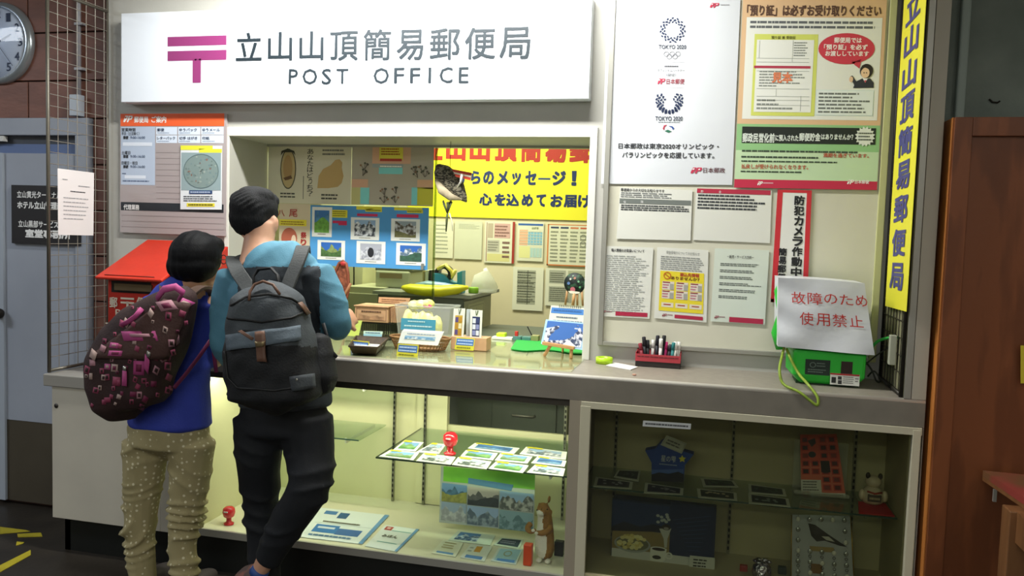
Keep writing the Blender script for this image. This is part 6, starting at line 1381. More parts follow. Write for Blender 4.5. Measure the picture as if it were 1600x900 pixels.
loft(s, [(z0(A3(850, 872)), .034, .032), (A3(851, 858), .042, .040), (A3(851, 838), .040, .038), (A3(852, 820), .033, .032), (A3(851, 806), .030, .028), (A3(849, 797), .030, .030), (A3(848, 789), .022, .022)], TANP, n=18)
s.ball(A3(846, 801, -.025), (.020, .022, .016), TANP, 12); s.ball(A3(861, 800, .0), (.008, .006, .010), TANP, 10); s.ball(A3(843, 788, .01), (.007, .006, .010), TANP, 10)
s.ball(A3(858, 780, .02), (.006, .02, .016), TANP, 10)
def mf(C):
    x, y = NPproj(C); w_ = (((x-843)/11.5)**2+((y-850)/27)**2 < 1) | (((x-840)/9.5)**2+((y-806)/9)**2 < 1) | ((x < 848) & (y > 800) & (y < 835) & (x > 832)); return (w_ & (C[:, 1] < Yp+.005)).astype('i')
organic('body', s, .0045, e, 4, [TANP, WHP], mf)
for pts in ([(A3(860, 822, -.02), .014), (A3(856, 829, -.038), .014), (A3(846, 833, -.048), .012), (A3(838, 832, -.05), .009)], [(A3(829, 818, -.02), .013), (A3(824, 826, -.035), .012), (A3(830, 831, -.048), .010), (A3(837, 828, -.05), .008)]):
    s = MB(); limb(s, pts, TANP); organic('arm', s, .004, e, 3)
s = MB(); s.ball(A3(833, 829, -.06), (.008, .006, .007), WHP, 8); s.obj('paw', e); s = MB(); s.ball(A3(838, 833, -.06), (.008, .006, .007), WHP, 8); s.obj('paw', e)
for x in (842, 856): s = MB(); p = A3(x, 874, -.045); p.z = ZFl+.009; s.ball(p, (.013, .018, .009), WHP, 10); s.obj('foot', e)
s = MB(); s.ball(A3(839, 797, -.048), (.003, .0012, .003), flat('181410'), 8); s.obj('nose', e)
for x in (846, 855): s = MB(); s.ball(A3(x, 796, -.030), (.003, .0012, .003), flat('181410'), 8); s.obj('eye', e)

# ================================================================== WOOD PANEL, TABLE, FLOOR TAPE AT THE EDGES
s = MB(); s.box((.767, 3.10, 0), (2.3, 3.225, 1.982), WOOD); wp = s.obj('wooden_partition', label='tall stained plywood partition with lighter edge at the right', category='partition')
s = MB(); s.box((.763, 3.098, 0), (.7675, 3.226, 1.9825), WOOD_LIT); s.obj('lit_side_face', wp, .001)  # narrow side face coloured brighter for the light falling on it
fx = at(1518, 215, Y=3.095).x; fzt = at(1530, 213, Y=3.095).z
for nm, a, b in (('stile', (.7676, 3.086, 0), (fx, 3.0995, 1.982)), ('rail', (fx, 3.086, fzt), (2.3, 3.0995, 1.982))): s = MB(); s.box(a, b, WOOD); s.obj(nm, wp, .002)
tz = at(1535, 735, Y=3.06).z; TP = mat('table_top_red', '8A3A34', .4, col2='6A4A30', scale=4, contrast=(.45, .6)); TW = mat('table_wood', '7A5230', .5, col2='6A4526', scale=5, stretch=(5, 5, .6))
c0 = at(1536, 735, Z=tz); c1 = at(1600, 777, Z=tz); dx = (c1-c0); c1 = c0+dx*2.2
w_ = Vector((1.1, -.05, 0))
e = empty('wooden_table', tuple(c0+Vector((.5, -.4, -tz))), label='old wooden table with reddish top, cut off by the right edge', category='table')
s = MB(); s.slab([c0+w_+Vector((0, 0, 0)), c1+w_, c1, c0], .022, TP); s.slab([c0+w_+Vector((0, 0, -.0225)), c1+w_-Vector((0, 0, .0225)), c1-Vector((0, 0, .0225)), c0-Vector((0, 0, .0225))], .012, TW); s.obj('top', e)
s = MB(); l_ = at(1572, 800, Y=c0.y-.30); s.box((l_.x, c0.y-.33, 0), (l_.x+.07, c0.y-.26, tz-.036), TW); s.obj('leg', e, .004)
s = MB(); s.box((l_.x+.02, c0.y-.9, tz-.13), (l_.x+.04, c0.y-.33, tz-.036), TW); s.obj('apron', e)
s = MB(); p = at(1556, 768, Y=c0.y-.1); s.box((p.x-.006, p.y, p.z-.035), (p.x+.004, p.y+.01, tz-.036), ALU); s.obj('bracket', e)
s = MB(); q = Q(at(1595, 540, Y=3.08), at(1612, 540, Y=3.08), at(1612, 599, Y=3.08), at(1595, 599, Y=3.08)); s.slab(q.c, .002, flat('C8B82E')); s.obj('yellow_note', label='yellow note on the wooden partition at the right photo edge', category='note')
TY = mat('tape_yellow_floor', 'B8AA2A', .5, col2='A89A24', scale=12)
for nm, px in (('yellow floor tape strip farthest back on the left floor', [(0, 823), (40, 828), (47, 830), (0, 834)]), ('small yellow floor tape piece nearest the counter base', [(27, 834), (64, 832), (66, 838), (28, 839)]),
               ('tiny yellow floor tape scrap between the two strips', [(26, 846), (38, 847), (36, 849), (25, 852)]), ('long slanted yellow floor tape strip, nearest the camera', [(-40, 903), (48, 859), (48, 867), (-40, 916)])):
    s = MB(); s.slab(pq(px, Z=.0025).c, .002, TY); s.obj('floor_tape', label=nm, category='tape', group='yellow tape marks on the floor')

# ================================================================== PEOPLE
SKIN = mat('skin', 'C99A7E', .5, col2='C09074', scale=12); SKIN2 = mat('skin_woman', 'B98A6C', .5)
HAIRM = mat('hair_black', '131416', .65, spec=.2, col2='1C1D20', scale=30, stretch=(8, 8, 1), bump=.5, bscale=60); HAIRW = mat('hair_bob', '090A0C', .6, spec=.12, bump=.25, bscale=40, col2='101114', scale=40, stretch=(10, 10, 1))
def hand(mb, wrist, fwd, palm_n, m, curl=.5, sgn=1, ln=.18):
    f = Vector(fwd).normalized(); n = Vector(palm_n); n = (n-f*n.dot(f)).normalized(); sd = f.cross(n)*sgn; w_ = Vector(wrist)
    loft(mb, [(w_, .026, .018), (w_+f*.03, .034, .016), (w_+f*.065, .040, .014), (w_+f*.088, .036, .012)], m, side=sd, n=14)
    for k, (o_, l_, r_) in enumerate(((-.030, .070, .0082), (-.010, .080, .0086), (.010, .075, .0083), (.028, .058, .0074))):
        p = w_+f*.082+sd*o_; pts = [(p, r_)]; d = f.copy()
        for j in range(3): ang = curl*(.6+.35*j); d = (d*math.cos(ang)+n*math.sin(ang)).normalized(); p = p+d*l_*(.42, .32, .26)[j]; pts.append((p, r_*(.96, .9, .8)[j]))
        limb(mb, pts, m, 2)
    p = w_+f*.022-sd*.026; limb(mb, [(p, .012), (p-sd*.022+f*.022+n*.006, .0105), (p-sd*.030+f*.048+n*.016, .0085)], m, 2)
def fold(W, z0, z1, amp, fq, seed=0):
    # soft irregular drapery: broken horizontal creases that come and go round the limb
    x, y, z = W[:, 0], W[:, 1], W[:, 2]; t = np.clip((z-z0)/(z1-z0), 0, 1); wt = np.clip(np.sin(np.pi*t), 0, 1)**.7
    w1 = .035*np.sin(9*x+seed)+.03*np.sin(23*z+7*x+seed*2)+.05*(x-x.mean())*np.sin(seed+6*z)
    a = 1-np.abs(np.sin(fq*(z+w1)+2.2*np.sin(12*x+5*y+seed)))
    m = np.clip(.5+.8*np.sin(17*x+13*z+seed)*np.sin(11*z-8*y+seed*1.7), 0, 1)
    return amp*wt*(a**1.5*m*1.5-.22)

# ---- the man
Ym = 2.80
M3 = lambda x, y, Y=Ym: at(x, y, Y=Y)
man = empty('person', (M3(440, 620).x, Ym, 0), label='tall person in teal and grey top and black trousers with dark backpack, seen from behind', category='person')
s = MB()
hc = M3(399, 338, 2.86)
s.ball(hc, (.076, .094, .098), SKIN, 20)
loft(s, [(hc+Vector((.0, .02, -.03)), .062, .07), (hc+Vector((-.008, .045, -.085)), .05, .052), (hc+Vector((-.01, .055, -.115)), .03, .03)], SKIN)
loft(s, [(M3(408, 350, 2.85), .056, .058), (M3(405, 375, 2.835), .056, .058), (M3(404, 395, 2.82), .066, .064), (M3(412, 412, 2.80), .12, .075)], SKIN)
loft(s, [(M3(444, 665), .14, .10), (M3(442, 610), .145, .10), (M3(436, 540), .135, .095), (M3(430, 470), .155, .10), (M3(427, 430), .16, .09), (M3(418, 412), .12, .075)], SKIN)
aL = [(M3(362, 436), .052), (M3(352, 480), .045), (M3(352, 538, 2.80), .038), (M3(360, 560, 2.97), .030), (M3(372, 556, 3.10), .025)]
aR = [(M3(498, 430), .052), (M3(518, 470), .045), (M3(528, 512, 2.82), .038), (M3(532, 506, 2.97), .030), (M3(536, 500, 3.08), .024)]
limb(s, aL, SKIN); limb(s, aR, SKIN)
hand(s, aL[-1][0], (.1, 1, -.05), (0, 0, -1), SKIN, .25, -1); hand(s, aR[-1][0], (.05, 1, .12), (-.8, .1, -.5), SKIN, .75, 1)
lL = [(M3(408, 655), .085), (M3(405, 720), .068), (M3(408, 775, 2.86), .052), (M3(412, 830, 2.87), .046), (M3(416, 905, 2.87), .034)]
lR = [(M3(476, 655), .085), (M3(486, 712, 2.79), .068), (M3(483, 766, 2.75), .052), (M3(440, 832, 2.76), .046), (M3(408, 888, 2.77), .033)]
limb(s, lL, SKIN); limb(s, lR, SKIN)
a = lL[-1][0].copy(); a.z = .05; limb(s, [(lL[-1][0], .034), (a, .034), (a+Vector((0, .10, -.015)), .033), (a+Vector((0, .17, -.02)), .026)], SKIN)
b = lR[-1][0]; limb(s, [(b, .032), (b+Vector((-.03, 0, -.03)), .032), (b+Vector((-.09, .03, -.08)), .03), (b+Vector((-.12, .05, -.125)), .022)], SKIN)
# ears, nose
for dx, dy in ((.084, .0), (-.082, .0)): s.ball(hc+Vector((dx, dy, -.028)), (.014, .020, .032), SKIN, 10)
s.ball(hc+Vector((-.005, .098, -.022)), (.014, .022, .022), SKIN, 10)
organic('body', s, .0065, man, 4)
s = MB()
for dx in (-.032, .026): s.ball(hc+Vector((dx, .084, .004)), (.012, .010, .010), flat('E8E4DC'), 10)
s.obj('eyes', man)
s = MB(); s.tube([hc+Vector((-.027, .096, -.055)), hc+Vector((-.003, .102, -.057)), hc+Vector((.02, .096, -.055))], .005, flat('9A5A4A'), 8); s.obj('mouth', man)
s = MB()
s.ball(hc+Vector((-.002, -.008, .028)), (.088, .102, .088), HAIRM, 22); s.ball(hc+Vector((-.004, -.038, -.005)), (.079, .070, .070), HAIRM, 18); s.ball(hc+Vector((-.004, -.045, -.04)), (.058, .05, .038), HAIRM, 14); s.ball(hc+Vector((-.066, -.01, -.01)), (.02, .04, .04), HAIRM, 10); s.ball(hc+Vector((0, .05, .06)), (.07, .05, .045), HAIRM, 14)
s.ball(hc+Vector((.03, -.01, .075)), (.05, .06, .035), HAIRM, 12); s.ball(hc+Vector((-.045, -.01, .06)), (.05, .06, .04), HAIRM, 12)
for v in s.v: pass
def df(W, no): return .0018*np.sin(50*W[:, 0]+40*W[:, 2])*np.sin(60*W[:, 1]+30*W[:, 0])+.0022*np.sin(210*W[:, 0]+60*np.sin(9*W[:, 2]))*np.clip(np.sin(40*W[:, 2]+30*W[:, 0]), 0, 1)
organic('hair', s, .006, man, 3, dfn=df)
TEAL = mat('shirt_teal', '568AA0', .75, col2='4E8096', scale=14, bump=.12, bscale=220); GREYS = mat('shirt_grey', '3A4046', .8, col2='33393F', scale=16, bump=.12, bscale=220)
s = MB()
loft(s, [(M3(446, 632), .182, .128), (M3(445, 610), .182, .128), (M3(441, 560), .172, .120), (M3(434, 500), .175, .118), (M3(430, 450), .188, .116), (M3(427, 428), .182, .105), (M3(418, 412), .142, .092), (M3(410, 402, 2.81), .085, .078)], TEAL, n=24)
limb(s, [(M3(366, 432), .066), (M3(354, 470), .060), (M3(351, 535, 2.80), .053), (M3(358, 560, 2.95), .042), (M3(366, 558, 3.05), .035)], TEAL)
limb(s, [(M3(494, 426), .066), (M3(516, 468), .060), (M3(527, 510, 2.82), .054), (M3(531, 507, 2.95), .042), (M3(535, 501, 3.05), .034)], TEAL)
def df(W, no):
    x, y = NPproj(W); return .6*fold(W, at(430, 640, Y=Ym).z, at(430, 400, Y=Ym).z, .006, 42, 2)+.004*np.sin(34*W[:, 0]+22*W[:, 2])*np.sin(17*W[:, 2]-20*W[:, 0])*((y > 480))
def mf(C):
    x, y = NPproj(C); g = (y > 417+(x-430)*-.02) & (x > 372) & (x < np.where(y < 520, 503, 560)-np.clip(430-y, 0, 20)*.3) & (C[:, 1] < 3.0); g &= ~((x > 500) & (y < 545)); return g.astype('i')
sh = organic('shirt', s, .008, man, 6, [TEAL, GREYS], mf, df)
s = MB(); cr = [hc+Vector((.07*math.cos(t)+.012, -.015+.062*math.sin(t)-.02, -.150+.01*math.cos(t)+.014*math.sin(t))) for t in [k*math.pi/12 for k in range(24)]]; s.tube(cr, .006, GREYS, 8, closed=True); s.obj('collar', man)
TR = mat('trousers_black', '14171C', .75, col2='101318', scale=10, bump=.1, bscale=180)
s = MB()
loft(s, [(M3(443, 606), .158, .118), (M3(443, 640), .170, .128), (M3(443, 672), .172, .125)], TR, n=20)
limb(s, [(M3(407, 655), .104), (M3(404, 710), .090), (M3(407, 770, 2.85), .072), (M3(411, 830, 2.86), .066), (M3(415, 915, 2.86), .060)], TR)
limb(s, [(M3(477, 655), .106), (M3(484, 710, 2.79), .094), (M3(482, 762, 2.75), .080), (M3(446, 822, 2.76), .070), (M3(418, 874, 2.77), .052)], TR)
organic('trousers', s, .009, man, 6, dfn=lambda W, no: fold(W, .10, .80, .010, 34, 1))
SHO = mat('shoe_plaid', '5A4A48', .7, col2='8A5A50', scale=22, contrast=(.45, .6)); 
s = MB(); limb(s, [(b+Vector((-.01, .0, -.025)), .040), (b+Vector((-.06, .02, -.05)), .044), (b+Vector((-.105, .04, -.09)), .042), (b+Vector((-.13, .055, -.135)), .030)], SHO, ex=2.4); organic('shoe', s, .006, man, 3)
s = MB(); a = lL[-1][0].copy(); a.z = .045; limb(s, [(a+Vector((0, -.03, 0)), .042), (a+Vector((0, .06, -.004)), .044), (a+Vector((0, .15, -.008)), .036), (a+Vector((0, .2, -.014)), .026)], SHO, ex=2.4); organic('shoe', s, .006, man, 3)
s = MB(); s.tube([b+Vector((.004, -.005, .0)), b+Vector((-.012, -.003, -.022))], [.035, .037], flat('2A4A8A'), 12); s.obj('sock', man)

# man's backpack
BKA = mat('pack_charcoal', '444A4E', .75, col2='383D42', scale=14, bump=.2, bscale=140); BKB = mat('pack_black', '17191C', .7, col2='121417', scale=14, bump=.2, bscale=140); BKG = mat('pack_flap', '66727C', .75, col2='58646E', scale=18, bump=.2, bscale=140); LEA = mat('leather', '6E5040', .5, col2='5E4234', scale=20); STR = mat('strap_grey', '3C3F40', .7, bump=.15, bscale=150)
Yk = 2.565
K3 = lambda x, y, Y=Yk: at(x, y, Y=Y)
bp = empty('backpack', tuple(K3(428, 630)), label='charcoal rucksack with leather buckle strap on the tall person\'s back', category='backpack')
s = MB()
loft(s, [(K3(430, 628), .118, .085), (K3(430, 618), .158, .112), (K3(427, 580), .160, .118), (K3(422, 530), .152, .115), (K3(420, 490), .138, .105), (K3(420, 466), .122, .090), (K3(420, 452), .085, .060)], BKA, n=28, ex=3.0)
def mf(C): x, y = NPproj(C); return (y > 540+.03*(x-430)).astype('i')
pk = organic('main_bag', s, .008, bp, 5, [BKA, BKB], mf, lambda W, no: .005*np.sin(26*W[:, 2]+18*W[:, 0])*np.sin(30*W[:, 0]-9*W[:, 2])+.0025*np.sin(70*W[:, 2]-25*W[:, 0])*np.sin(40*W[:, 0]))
bvh = BVHTree.FromObject(pk, bpy.context.evaluated_depsgraph_get()) if False else None
def bvh_of(o):
    me = o.data; off = ORG[o.name]; return BVHTree.FromPolygons([v.co+off for v in me.vertices], [tuple(p.vertices) for p in me.polygons])
bv = bvh_of(pk)
def stick(bv, x, y, h=.002):      # point on the surface seen at that spot of its front
    d = (_F*FPX+(x-800)*_R-(y-450)*_U).normalized(); hit = bv.ray_cast(CAM, d)
    return (hit[0]+hit[1]*h) if hit[0] is not None else None
def band(bv, path, w, m, nm, parent, h=.004, n=10):
    s = MB(); P = []
    for i in range(len(path)-1):
        for k in range(n): t = k/n; p = stick(bv, path[i][0]*(1-t)+path[i+1][0]*t, path[i][1]*(1-t)+path[i+1][1]*t, h); P += [p] if p is not None else []
    p = stick(bv, *path[-1], h); P += [p] if p is not None else []
    if len(P) > 1: s.tube(P, w, m, 8, flat_=.45, side=(0, 1, 0) if False else None); return s.obj(nm, parent)
def patch(bv, px, m, nm, parent, h=.003, nu=10, nv=6, th=.004):
    vs = []; ok = True
    for j in range(nv+1):
        for i in range(nu+1):
            u, v = i/nu, j/nv; a, b, c_, d_ = px; x = a[0]*(1-u)*(1-v)+b[0]*u*(1-v)+c_[0]*u*v+d_[0]*(1-u)*v; y = a[1]*(1-u)*(1-v)+b[1]*u*(1-v)+c_[1]*u*v+d_[1]*(1-u)*v
            p = stick(bv, x, y, h)
            if p is None: return None
            vs.append(p)
    s = MB(); W_ = nu+1; fs = [((j+1)*W_+i, (j+1)*W_+i+1, j*W_+i+1, j*W_+i) for j in range(nv) for i in range(nu)]
    s.add(vs, fs, m, True); o = s.obj(nm, parent)
    if th: sd = o.modifiers.new('thick', 'SOLIDIFY'); sd.thickness = th; sd.offset = -1
    return o
s = MB(); loft(s, [(K3(500, 612, 2.66), .045, .05), (K3(500, 590, 2.66), .055, .06), (K3(499, 555, 2.67), .055, .06), (K3(497, 528, 2.68), .040, .045)], BKB, n=18, ex=2.6); organic('side_pocket', s, .007, bp, 4, dfn=lambda W, no: .004*np.sin(40*W[:, 2]+30*W[:, 0]))
band(bv, [(362, 478), (385, 466), (420, 461), (455, 468), (478, 482)], .0045, mat('zip_black', '0E0F10', .5), 'lid_seam', bp, .005)
band(bv, [(352, 548), (356, 590), (372, 606), (430, 610), (468, 604)], .004, mat('zip_black', '', 0), 'pocket_seam', bp, .003)
patch(bv, [(357, 523), (466, 509), (467, 532), (358, 548)], BKG, 'pocket_flap', bp, .012, 14, 4, .012)
band(bv, [(356, 497), (410, 503), (455, 497), (478, 486)], .004, mat('zip_black', '0E0F10', .5), 'zip', bp)
band(bv, [(380, 517), (420, 521), (458, 512)], .004, mat('zip_black', '', 0), 'zip', bp)
patch(bv, [(402, 520), (417, 518), (420, 564), (405, 565)], LEA, 'leather_strap', bp, .018, 3, 8, .005)
patch(bv, [(403, 534), (418, 533), (418, 540), (404, 541)], mat('buckle_brass', '8A7A5A', .35, metal=.7), 'buckle', bp, .021, 3, 3, .003)
patch(bv, [(375, 518), (380, 516), (400, 529), (397, 533)], LEA, 'zip_pull', bp, .014, 4, 2, .003)
patch(bv, [(462, 474), (468, 472), (482, 490), (476, 493)], LEA, 'zip_pull', bp, .010, 4, 2, .003)
s = MB(); P = [stick(bv, x, y, h) for x, y, h in ((390, 470, .004), (393, 460, .012), (402, 452, .020), (415, 448, .022), (427, 452, .020), (437, 462, .006))]; s.tube([p for p in P if p], .005, LEA, 10); s.obj('leather_handle', bp)
s = MB(); s.tube([M3(397, 452, 2.60), M3(396, 432, 2.62), M3(404, 421, 2.63), M3(424, 419, 2.63), M3(434, 430, 2.62), M3(437, 450, 2.60)], .010, mat('webbing_black', '101113', .6), 8, flat_=.5); s.obj('carry_loop', bp)
bs = bvh_of(sh)
def strap(pts, w, nm, m=STR, fl=.22):
    s = MB(); P = [Vector(p) for p in pts]; C_ = []
    for i in range(len(P)-1):
        p0, p1, p2, p3 = P[max(i-1, 0)], P[i], P[i+1], P[min(i+2, len(P)-1)]
        for k in range(5): t = k/5; C_.append(.5*((2*p1)+(p2-p0)*t+(2*p0-5*p1+4*p2-p3)*t*t+(3*p1-p0-3*p2+p3)*t**3))
    C_.append(P[-1]); vs = []; n = len(C_)
    for i, p in enumerate(C_):
        d = (C_[min(i+1, n-1)]-C_[max(i-1, 0)]).normalized(); sd = Vector((1, 0, 0)); sd = (sd-d*sd.dot(d)).normalized(); nn = d.cross(sd); ww = w if not isinstance(w, (list, tuple)) else w[0]+(w[1]-w[0])*i/(n-1)
        for a_, b_ in ((-1, -1), (1, -1), (1, 1), (-1, 1)): vs.append(p+sd*ww*a_+nn*.007*b_)
    fs = [(4*i+k, 4*i+(k+1) % 4, 4*i+4+(k+1) % 4, 4*i+4+k) for i in range(n-1) for k in range(4)]+[(3, 2, 1, 0), tuple(4*n-4+k for k in range(4))]
    s.add(vs, fs, m); return s.obj(nm, bp_, .003)
bp_ = bp
strap([M3(399, 468, 2.63), M3(386, 446, 2.665), M3(371, 424, 2.70), M3(364, 408, 2.76), M3(366, 404, 2.83), M3(370, 425, 2.92)], .026, 'shoulder_strap')
strap([M3(444, 462, 2.63), M3(454, 436, 2.66), M3(466, 408, 2.70), M3(472, 391, 2.75), M3(474, 388, 2.82), M3(476, 410, 2.92)], .026, 'shoulder_strap')
s = MB(); s.tube([M3(505, 505, 2.70), M3(512, 530, 2.70), M3(517, 548, 2.69), M3(526, 558, 2.68)], .007, mat('webbing_black', '', 0), 8, flat_=.5); s.obj('side_strap', bp)
s = MB(); s.tube([K3(360, 596), K3(358, 606), K3(355, 616), K3(361, 625), K3(366, 618), K3(362, 607), K3(361, 597)], .0035, mat('webbing_black', '', 0), 8); s.obj('cord_loop', bp)
patch(bv, [(452, 588), (488, 584), (490, 606), (456, 611)], BKA, 'side_pocket', bp, .010, 6, 4, .008)
p = stick(bv, 462, 593, .012); s = MB(); s.ball(p, (.005, .0012, .005), mat('stud', 'B0B0A8', .3, metal=.9), 8); s.obj('stud', bp)

# ---- the woman
Yw = 2.90
W3 = lambda x, y, Y=Yw: at(x, y, Y=Y)
wom = empty('person', (W3(265, 650).x, Yw, 0), label='shorter person with black bob, blue top and dotted khaki trousers, at the left', category='person')
hw = W3(309, 404, 2.93); fd = Vector((.42, .9, -.05)).normalized(); fs_ = Vector((fd.y, -fd.x, 0)).normalized()
s = MB(); s.ball(hw, (.074, .086, .098), SKIN2, 20)
loft(s, [(hw+fd*.02+Vector((0, 0, -.03)), .06, .065), (hw+fd*.045+Vector((0, 0, -.085)), .045, .048), (hw+fd*.05+Vector((0, 0, -.108)), .026, .026)], SKIN2)
s.ball(hw+fd*.094+Vector((0, 0, -.02)), (.012, .016, .018), SKIN2, 10)
loft(s, [(W3(305, 425, 2.92), .048, .05), (W3(300, 442, 2.91), .052, .052), (W3(292, 455, 2.90), .10, .07)], SKIN2)
loft(s, [(W3(264, 690), .135, .10), (W3(265, 650), .14, .105), (W3(272, 590), .12, .09), (W3(279, 520), .12, .09), (W3(284, 475), .14, .085), (W3(292, 455), .10, .07)], SKIN2)
limb(s, [(W3(238, 474), .045), (W3(226, 520), .038), (W3(228, 565, 2.98), .032), (W3(250, 575, 3.02), .027), (W3(268, 570, 3.06), .022)], SKIN2); limb(s, [(W3(330, 472), .045), (W3(336, 515, 2.92), .038), (W3(337, 560, 2.97), .032), (W3(337, 560, 3.02), .027), (W3(334, 556, 3.07), .022)], SKIN2)
hand(s, W3(268, 570, 3.06), (.5, .6, .05), (0, 0, -1), SKIN2, .3, -1); hand(s, W3(334, 556, 3.07), (0, 1, .1), (0, 0, -1), SKIN2, .3, 1)
for xs_, dx in ((228, 0), (296, 0)): limb(s, [(W3(xs_+dx, 680), .06), (W3(xs_-3, 770), .042), (W3(xs_-5, 860), .036), (W3(xs_-3, 925), .030)], SKIN2)
for xs_ in (224, 292): a = W3(xs_, 925); a.z = .05; limb(s, [(a, .034), (a+Vector((0, .1, -.012)), .032), (a+Vector((0, .16, -.018)), .026)], SKIN2)
organic('body', s, .0065, wom, 4)
s = MB()
for k in (-1, 1): s.ball(hw+fd*.078+fs_*k*.028+Vector((0, 0, .004)), (.010, .010, .009), flat('E8E4DC'), 10)
s.obj('eyes', wom)
s = MB(); s.tube([hw+fd*.09+fs_*k*.02+Vector((0, 0, -.052)) for k in (-1, 0, 1)], .005, flat('9A4A44'), 8); s.obj('mouth', wom)
e = s = MB()
for k in (-1, 1): c = hw+fd*.098+fs_*k*.03+Vector((0, 0, .002)); s.tube([c+fs_*.022*math.cos(t)+Vector((0, 0, .018*math.sin(t))) for t in [i*math.pi/8 for i in range(16)]], .0018, DARKMETAL, 6, closed=True); s.tube([c+fs_*k*.022, c+fs_*k*.040-fd*.02, c+fs_*k*.046-fd*.08], .0018, DARKMETAL, 6)
s.obj('glasses', wom)
s = MB(); s.ball(hw+Vector((-.004, -.010, .010)), (.1, .106, .104), HAIRW, 24); s.ball(hw+Vector((-.006, -.028, -.030)), (.103, .090, .070), HAIRW, 20); s.ball(hw-fd*.03+Vector((0, 0, -.07)), (.072, .062, .032), HAIRW, 18); s.ball(hw+fd*.05+Vector((0, 0, .055)), (.065, .05, .045), HAIRW, 14)
organic('hair', s, .006, wom, 5, dfn=lambda W, no: .0015*np.sin(170*W[:, 0]))
BLU = mat('top_blue', '3242A6', .75, col2='2C3A98', scale=8, bump=.12, bscale=160)
s = MB()
loft(s, [(W3(266, 662), .176, .132), (W3(266, 645), .172, .13), (W3(268, 612), .162, .122), (W3(276, 560), .140, .108), (W3(280, 515), .138, .105), (W3(284, 480), .152, .102), (W3(288, 464), .130, .090), (W3(296, 449, 2.91), .085, .075), (W3(300, 443, 2.91), .066, .066)], BLU, n=24)
limb(s, [(W3(246, 470), .060), (W3(231, 518), .052), (W3(228, 562, 2.98), .045), (W3(248, 574, 3.01), .038), (W3(260, 572, 3.04), .032)], BLU); limb(s, [(W3(324, 474), .058), (W3(331, 515, 2.92), .050), (W3(334, 556, 2.97), .044), (W3(336, 558, 3.02), .038), (W3(335, 556, 3.05), .032)], BLU)
organic('top', s, .008, wom, 6, dfn=lambda W, no: .7*fold(W, .85, 1.32, .006, 38, 5)+.003*np.sin(30*W[:, 0]+25*W[:, 2])*np.sin(20*W[:, 2]))
# khaki trousers with pale dots: dots follow the cloth (object space cells)
KH = mat('khaki_dots', '8C8158', .8, bump=.1, bscale=150)
nt = KH.node_tree; tc = nt.nodes.new('ShaderNodeTexCoord'); vo = nt.nodes.new('ShaderNodeTexVoronoi'); vo.inputs['Scale'].default_value = 44; vo.inputs['Randomness'].default_value = .45
rp = nt.nodes.new('ShaderNodeValToRGB'); rp.color_ramp.elements[0].position = .20; rp.color_ramp.elements[1].position = .27; rp.color_ramp.elements[0].color = lin('D0C8A8'); rp.color_ramp.elements[1].color = lin('9A8F68')
nt.links.new(tc.outputs['Object'], vo.inputs['Vector']); nt.links.new(vo.outputs['Distance'], rp.inputs[0]); nt.links.new(rp.outputs[0], nt.nodes['Principled BSDF'].inputs['Base Color'])
s = MB()
loft(s, [(W3(265, 640), .150, .118), (W3(264, 665), .166, .128), (W3(263, 692), .170, .126)], KH, n=20)
limb(s, [(W3(228, 690), .096), (W3(225, 740), .084), (W3(221, 790), .072), (W3(219, 840), .062), (W3(222, 893), .058), (W3(222, 900), .060)], KH)
limb(s, [(W3(300, 690), .094), (W3(297, 740), .084), (W3(292, 790), .071), (W3(285, 840), .060), (W3(288, 890), .056), (W3(288, 898), .060)], KH)
organic('trousers', s, .007, wom, 5, dfn=lambda W, no: fold(W, .05, .50, .017, 62, 3)+fold(W, .40, .84, .007, 26, 4))
WS = mat('woman_shoe', '4A4440', .6)
for xs_ in (224, 292): a = W3(xs_, 925); a.z = .045; s = MB(); limb(s, [(a+Vector((0, -.025, 0)), .041), (a+Vector((0, .06, -.004)), .042), (a+Vector((0, .14, -.008)), .036), (a+Vector((0, .18, -.014)), .026)], WS, ex=2.4); organic('shoe', s, .006, wom, 3)

# woman's backpack
PB = mat('pack_brown', '35211F', .75, col2='2C1A1A', scale=10, bump=.2, bscale=120); PBL = mat('pack_flap_brown', '4E3530', .75, col2='452E2A', scale=10, bump=.2, bscale=120); PK = mat('pack_pink', 'AE4880', .65, bump=.1); PKL = mat('pack_pale_pink', 'A87A84', .65)
Yq = 2.70
Q3 = lambda x, y, Y=Yq: at(x, y, Y=Y)
wb = empty('backpack', tuple(Q3(200, 645)), label='brown rucksack with pink square pattern on the shorter person\'s back', category='backpack')
s = MB()
loft(s, [(Q3(204, 643), .085, .065), (Q3(200, 634), .135, .095), (Q3(200, 610), .168, .115), (Q3(203, 580), .172, .12), (Q3(217, 550), .166, .115), (Q3(240, 522), .142, .105), (Q3(258, 500), .116, .095), (Q3(274, 480), .084, .08), (Q3(284, 464), .058, .06), (Q3(288, 455), .038, .045)], PB, side=(1, .0, .25), n=26, ex=2.5)
pk2 = organic('main_bag', s, .008, wb, 5, [PB], None, lambda W, no: .005*np.sin(22*W[:, 2]+16*W[:, 0])*np.sin(26*W[:, 0]-12*W[:, 2]))
b2 = bvh_of(pk2)
patch(b2, [(258, 468), (296, 474), (262, 560), (140, 560)], PBL, 'front_flap', wb, .010, 12, 12, .010)
fb = b2
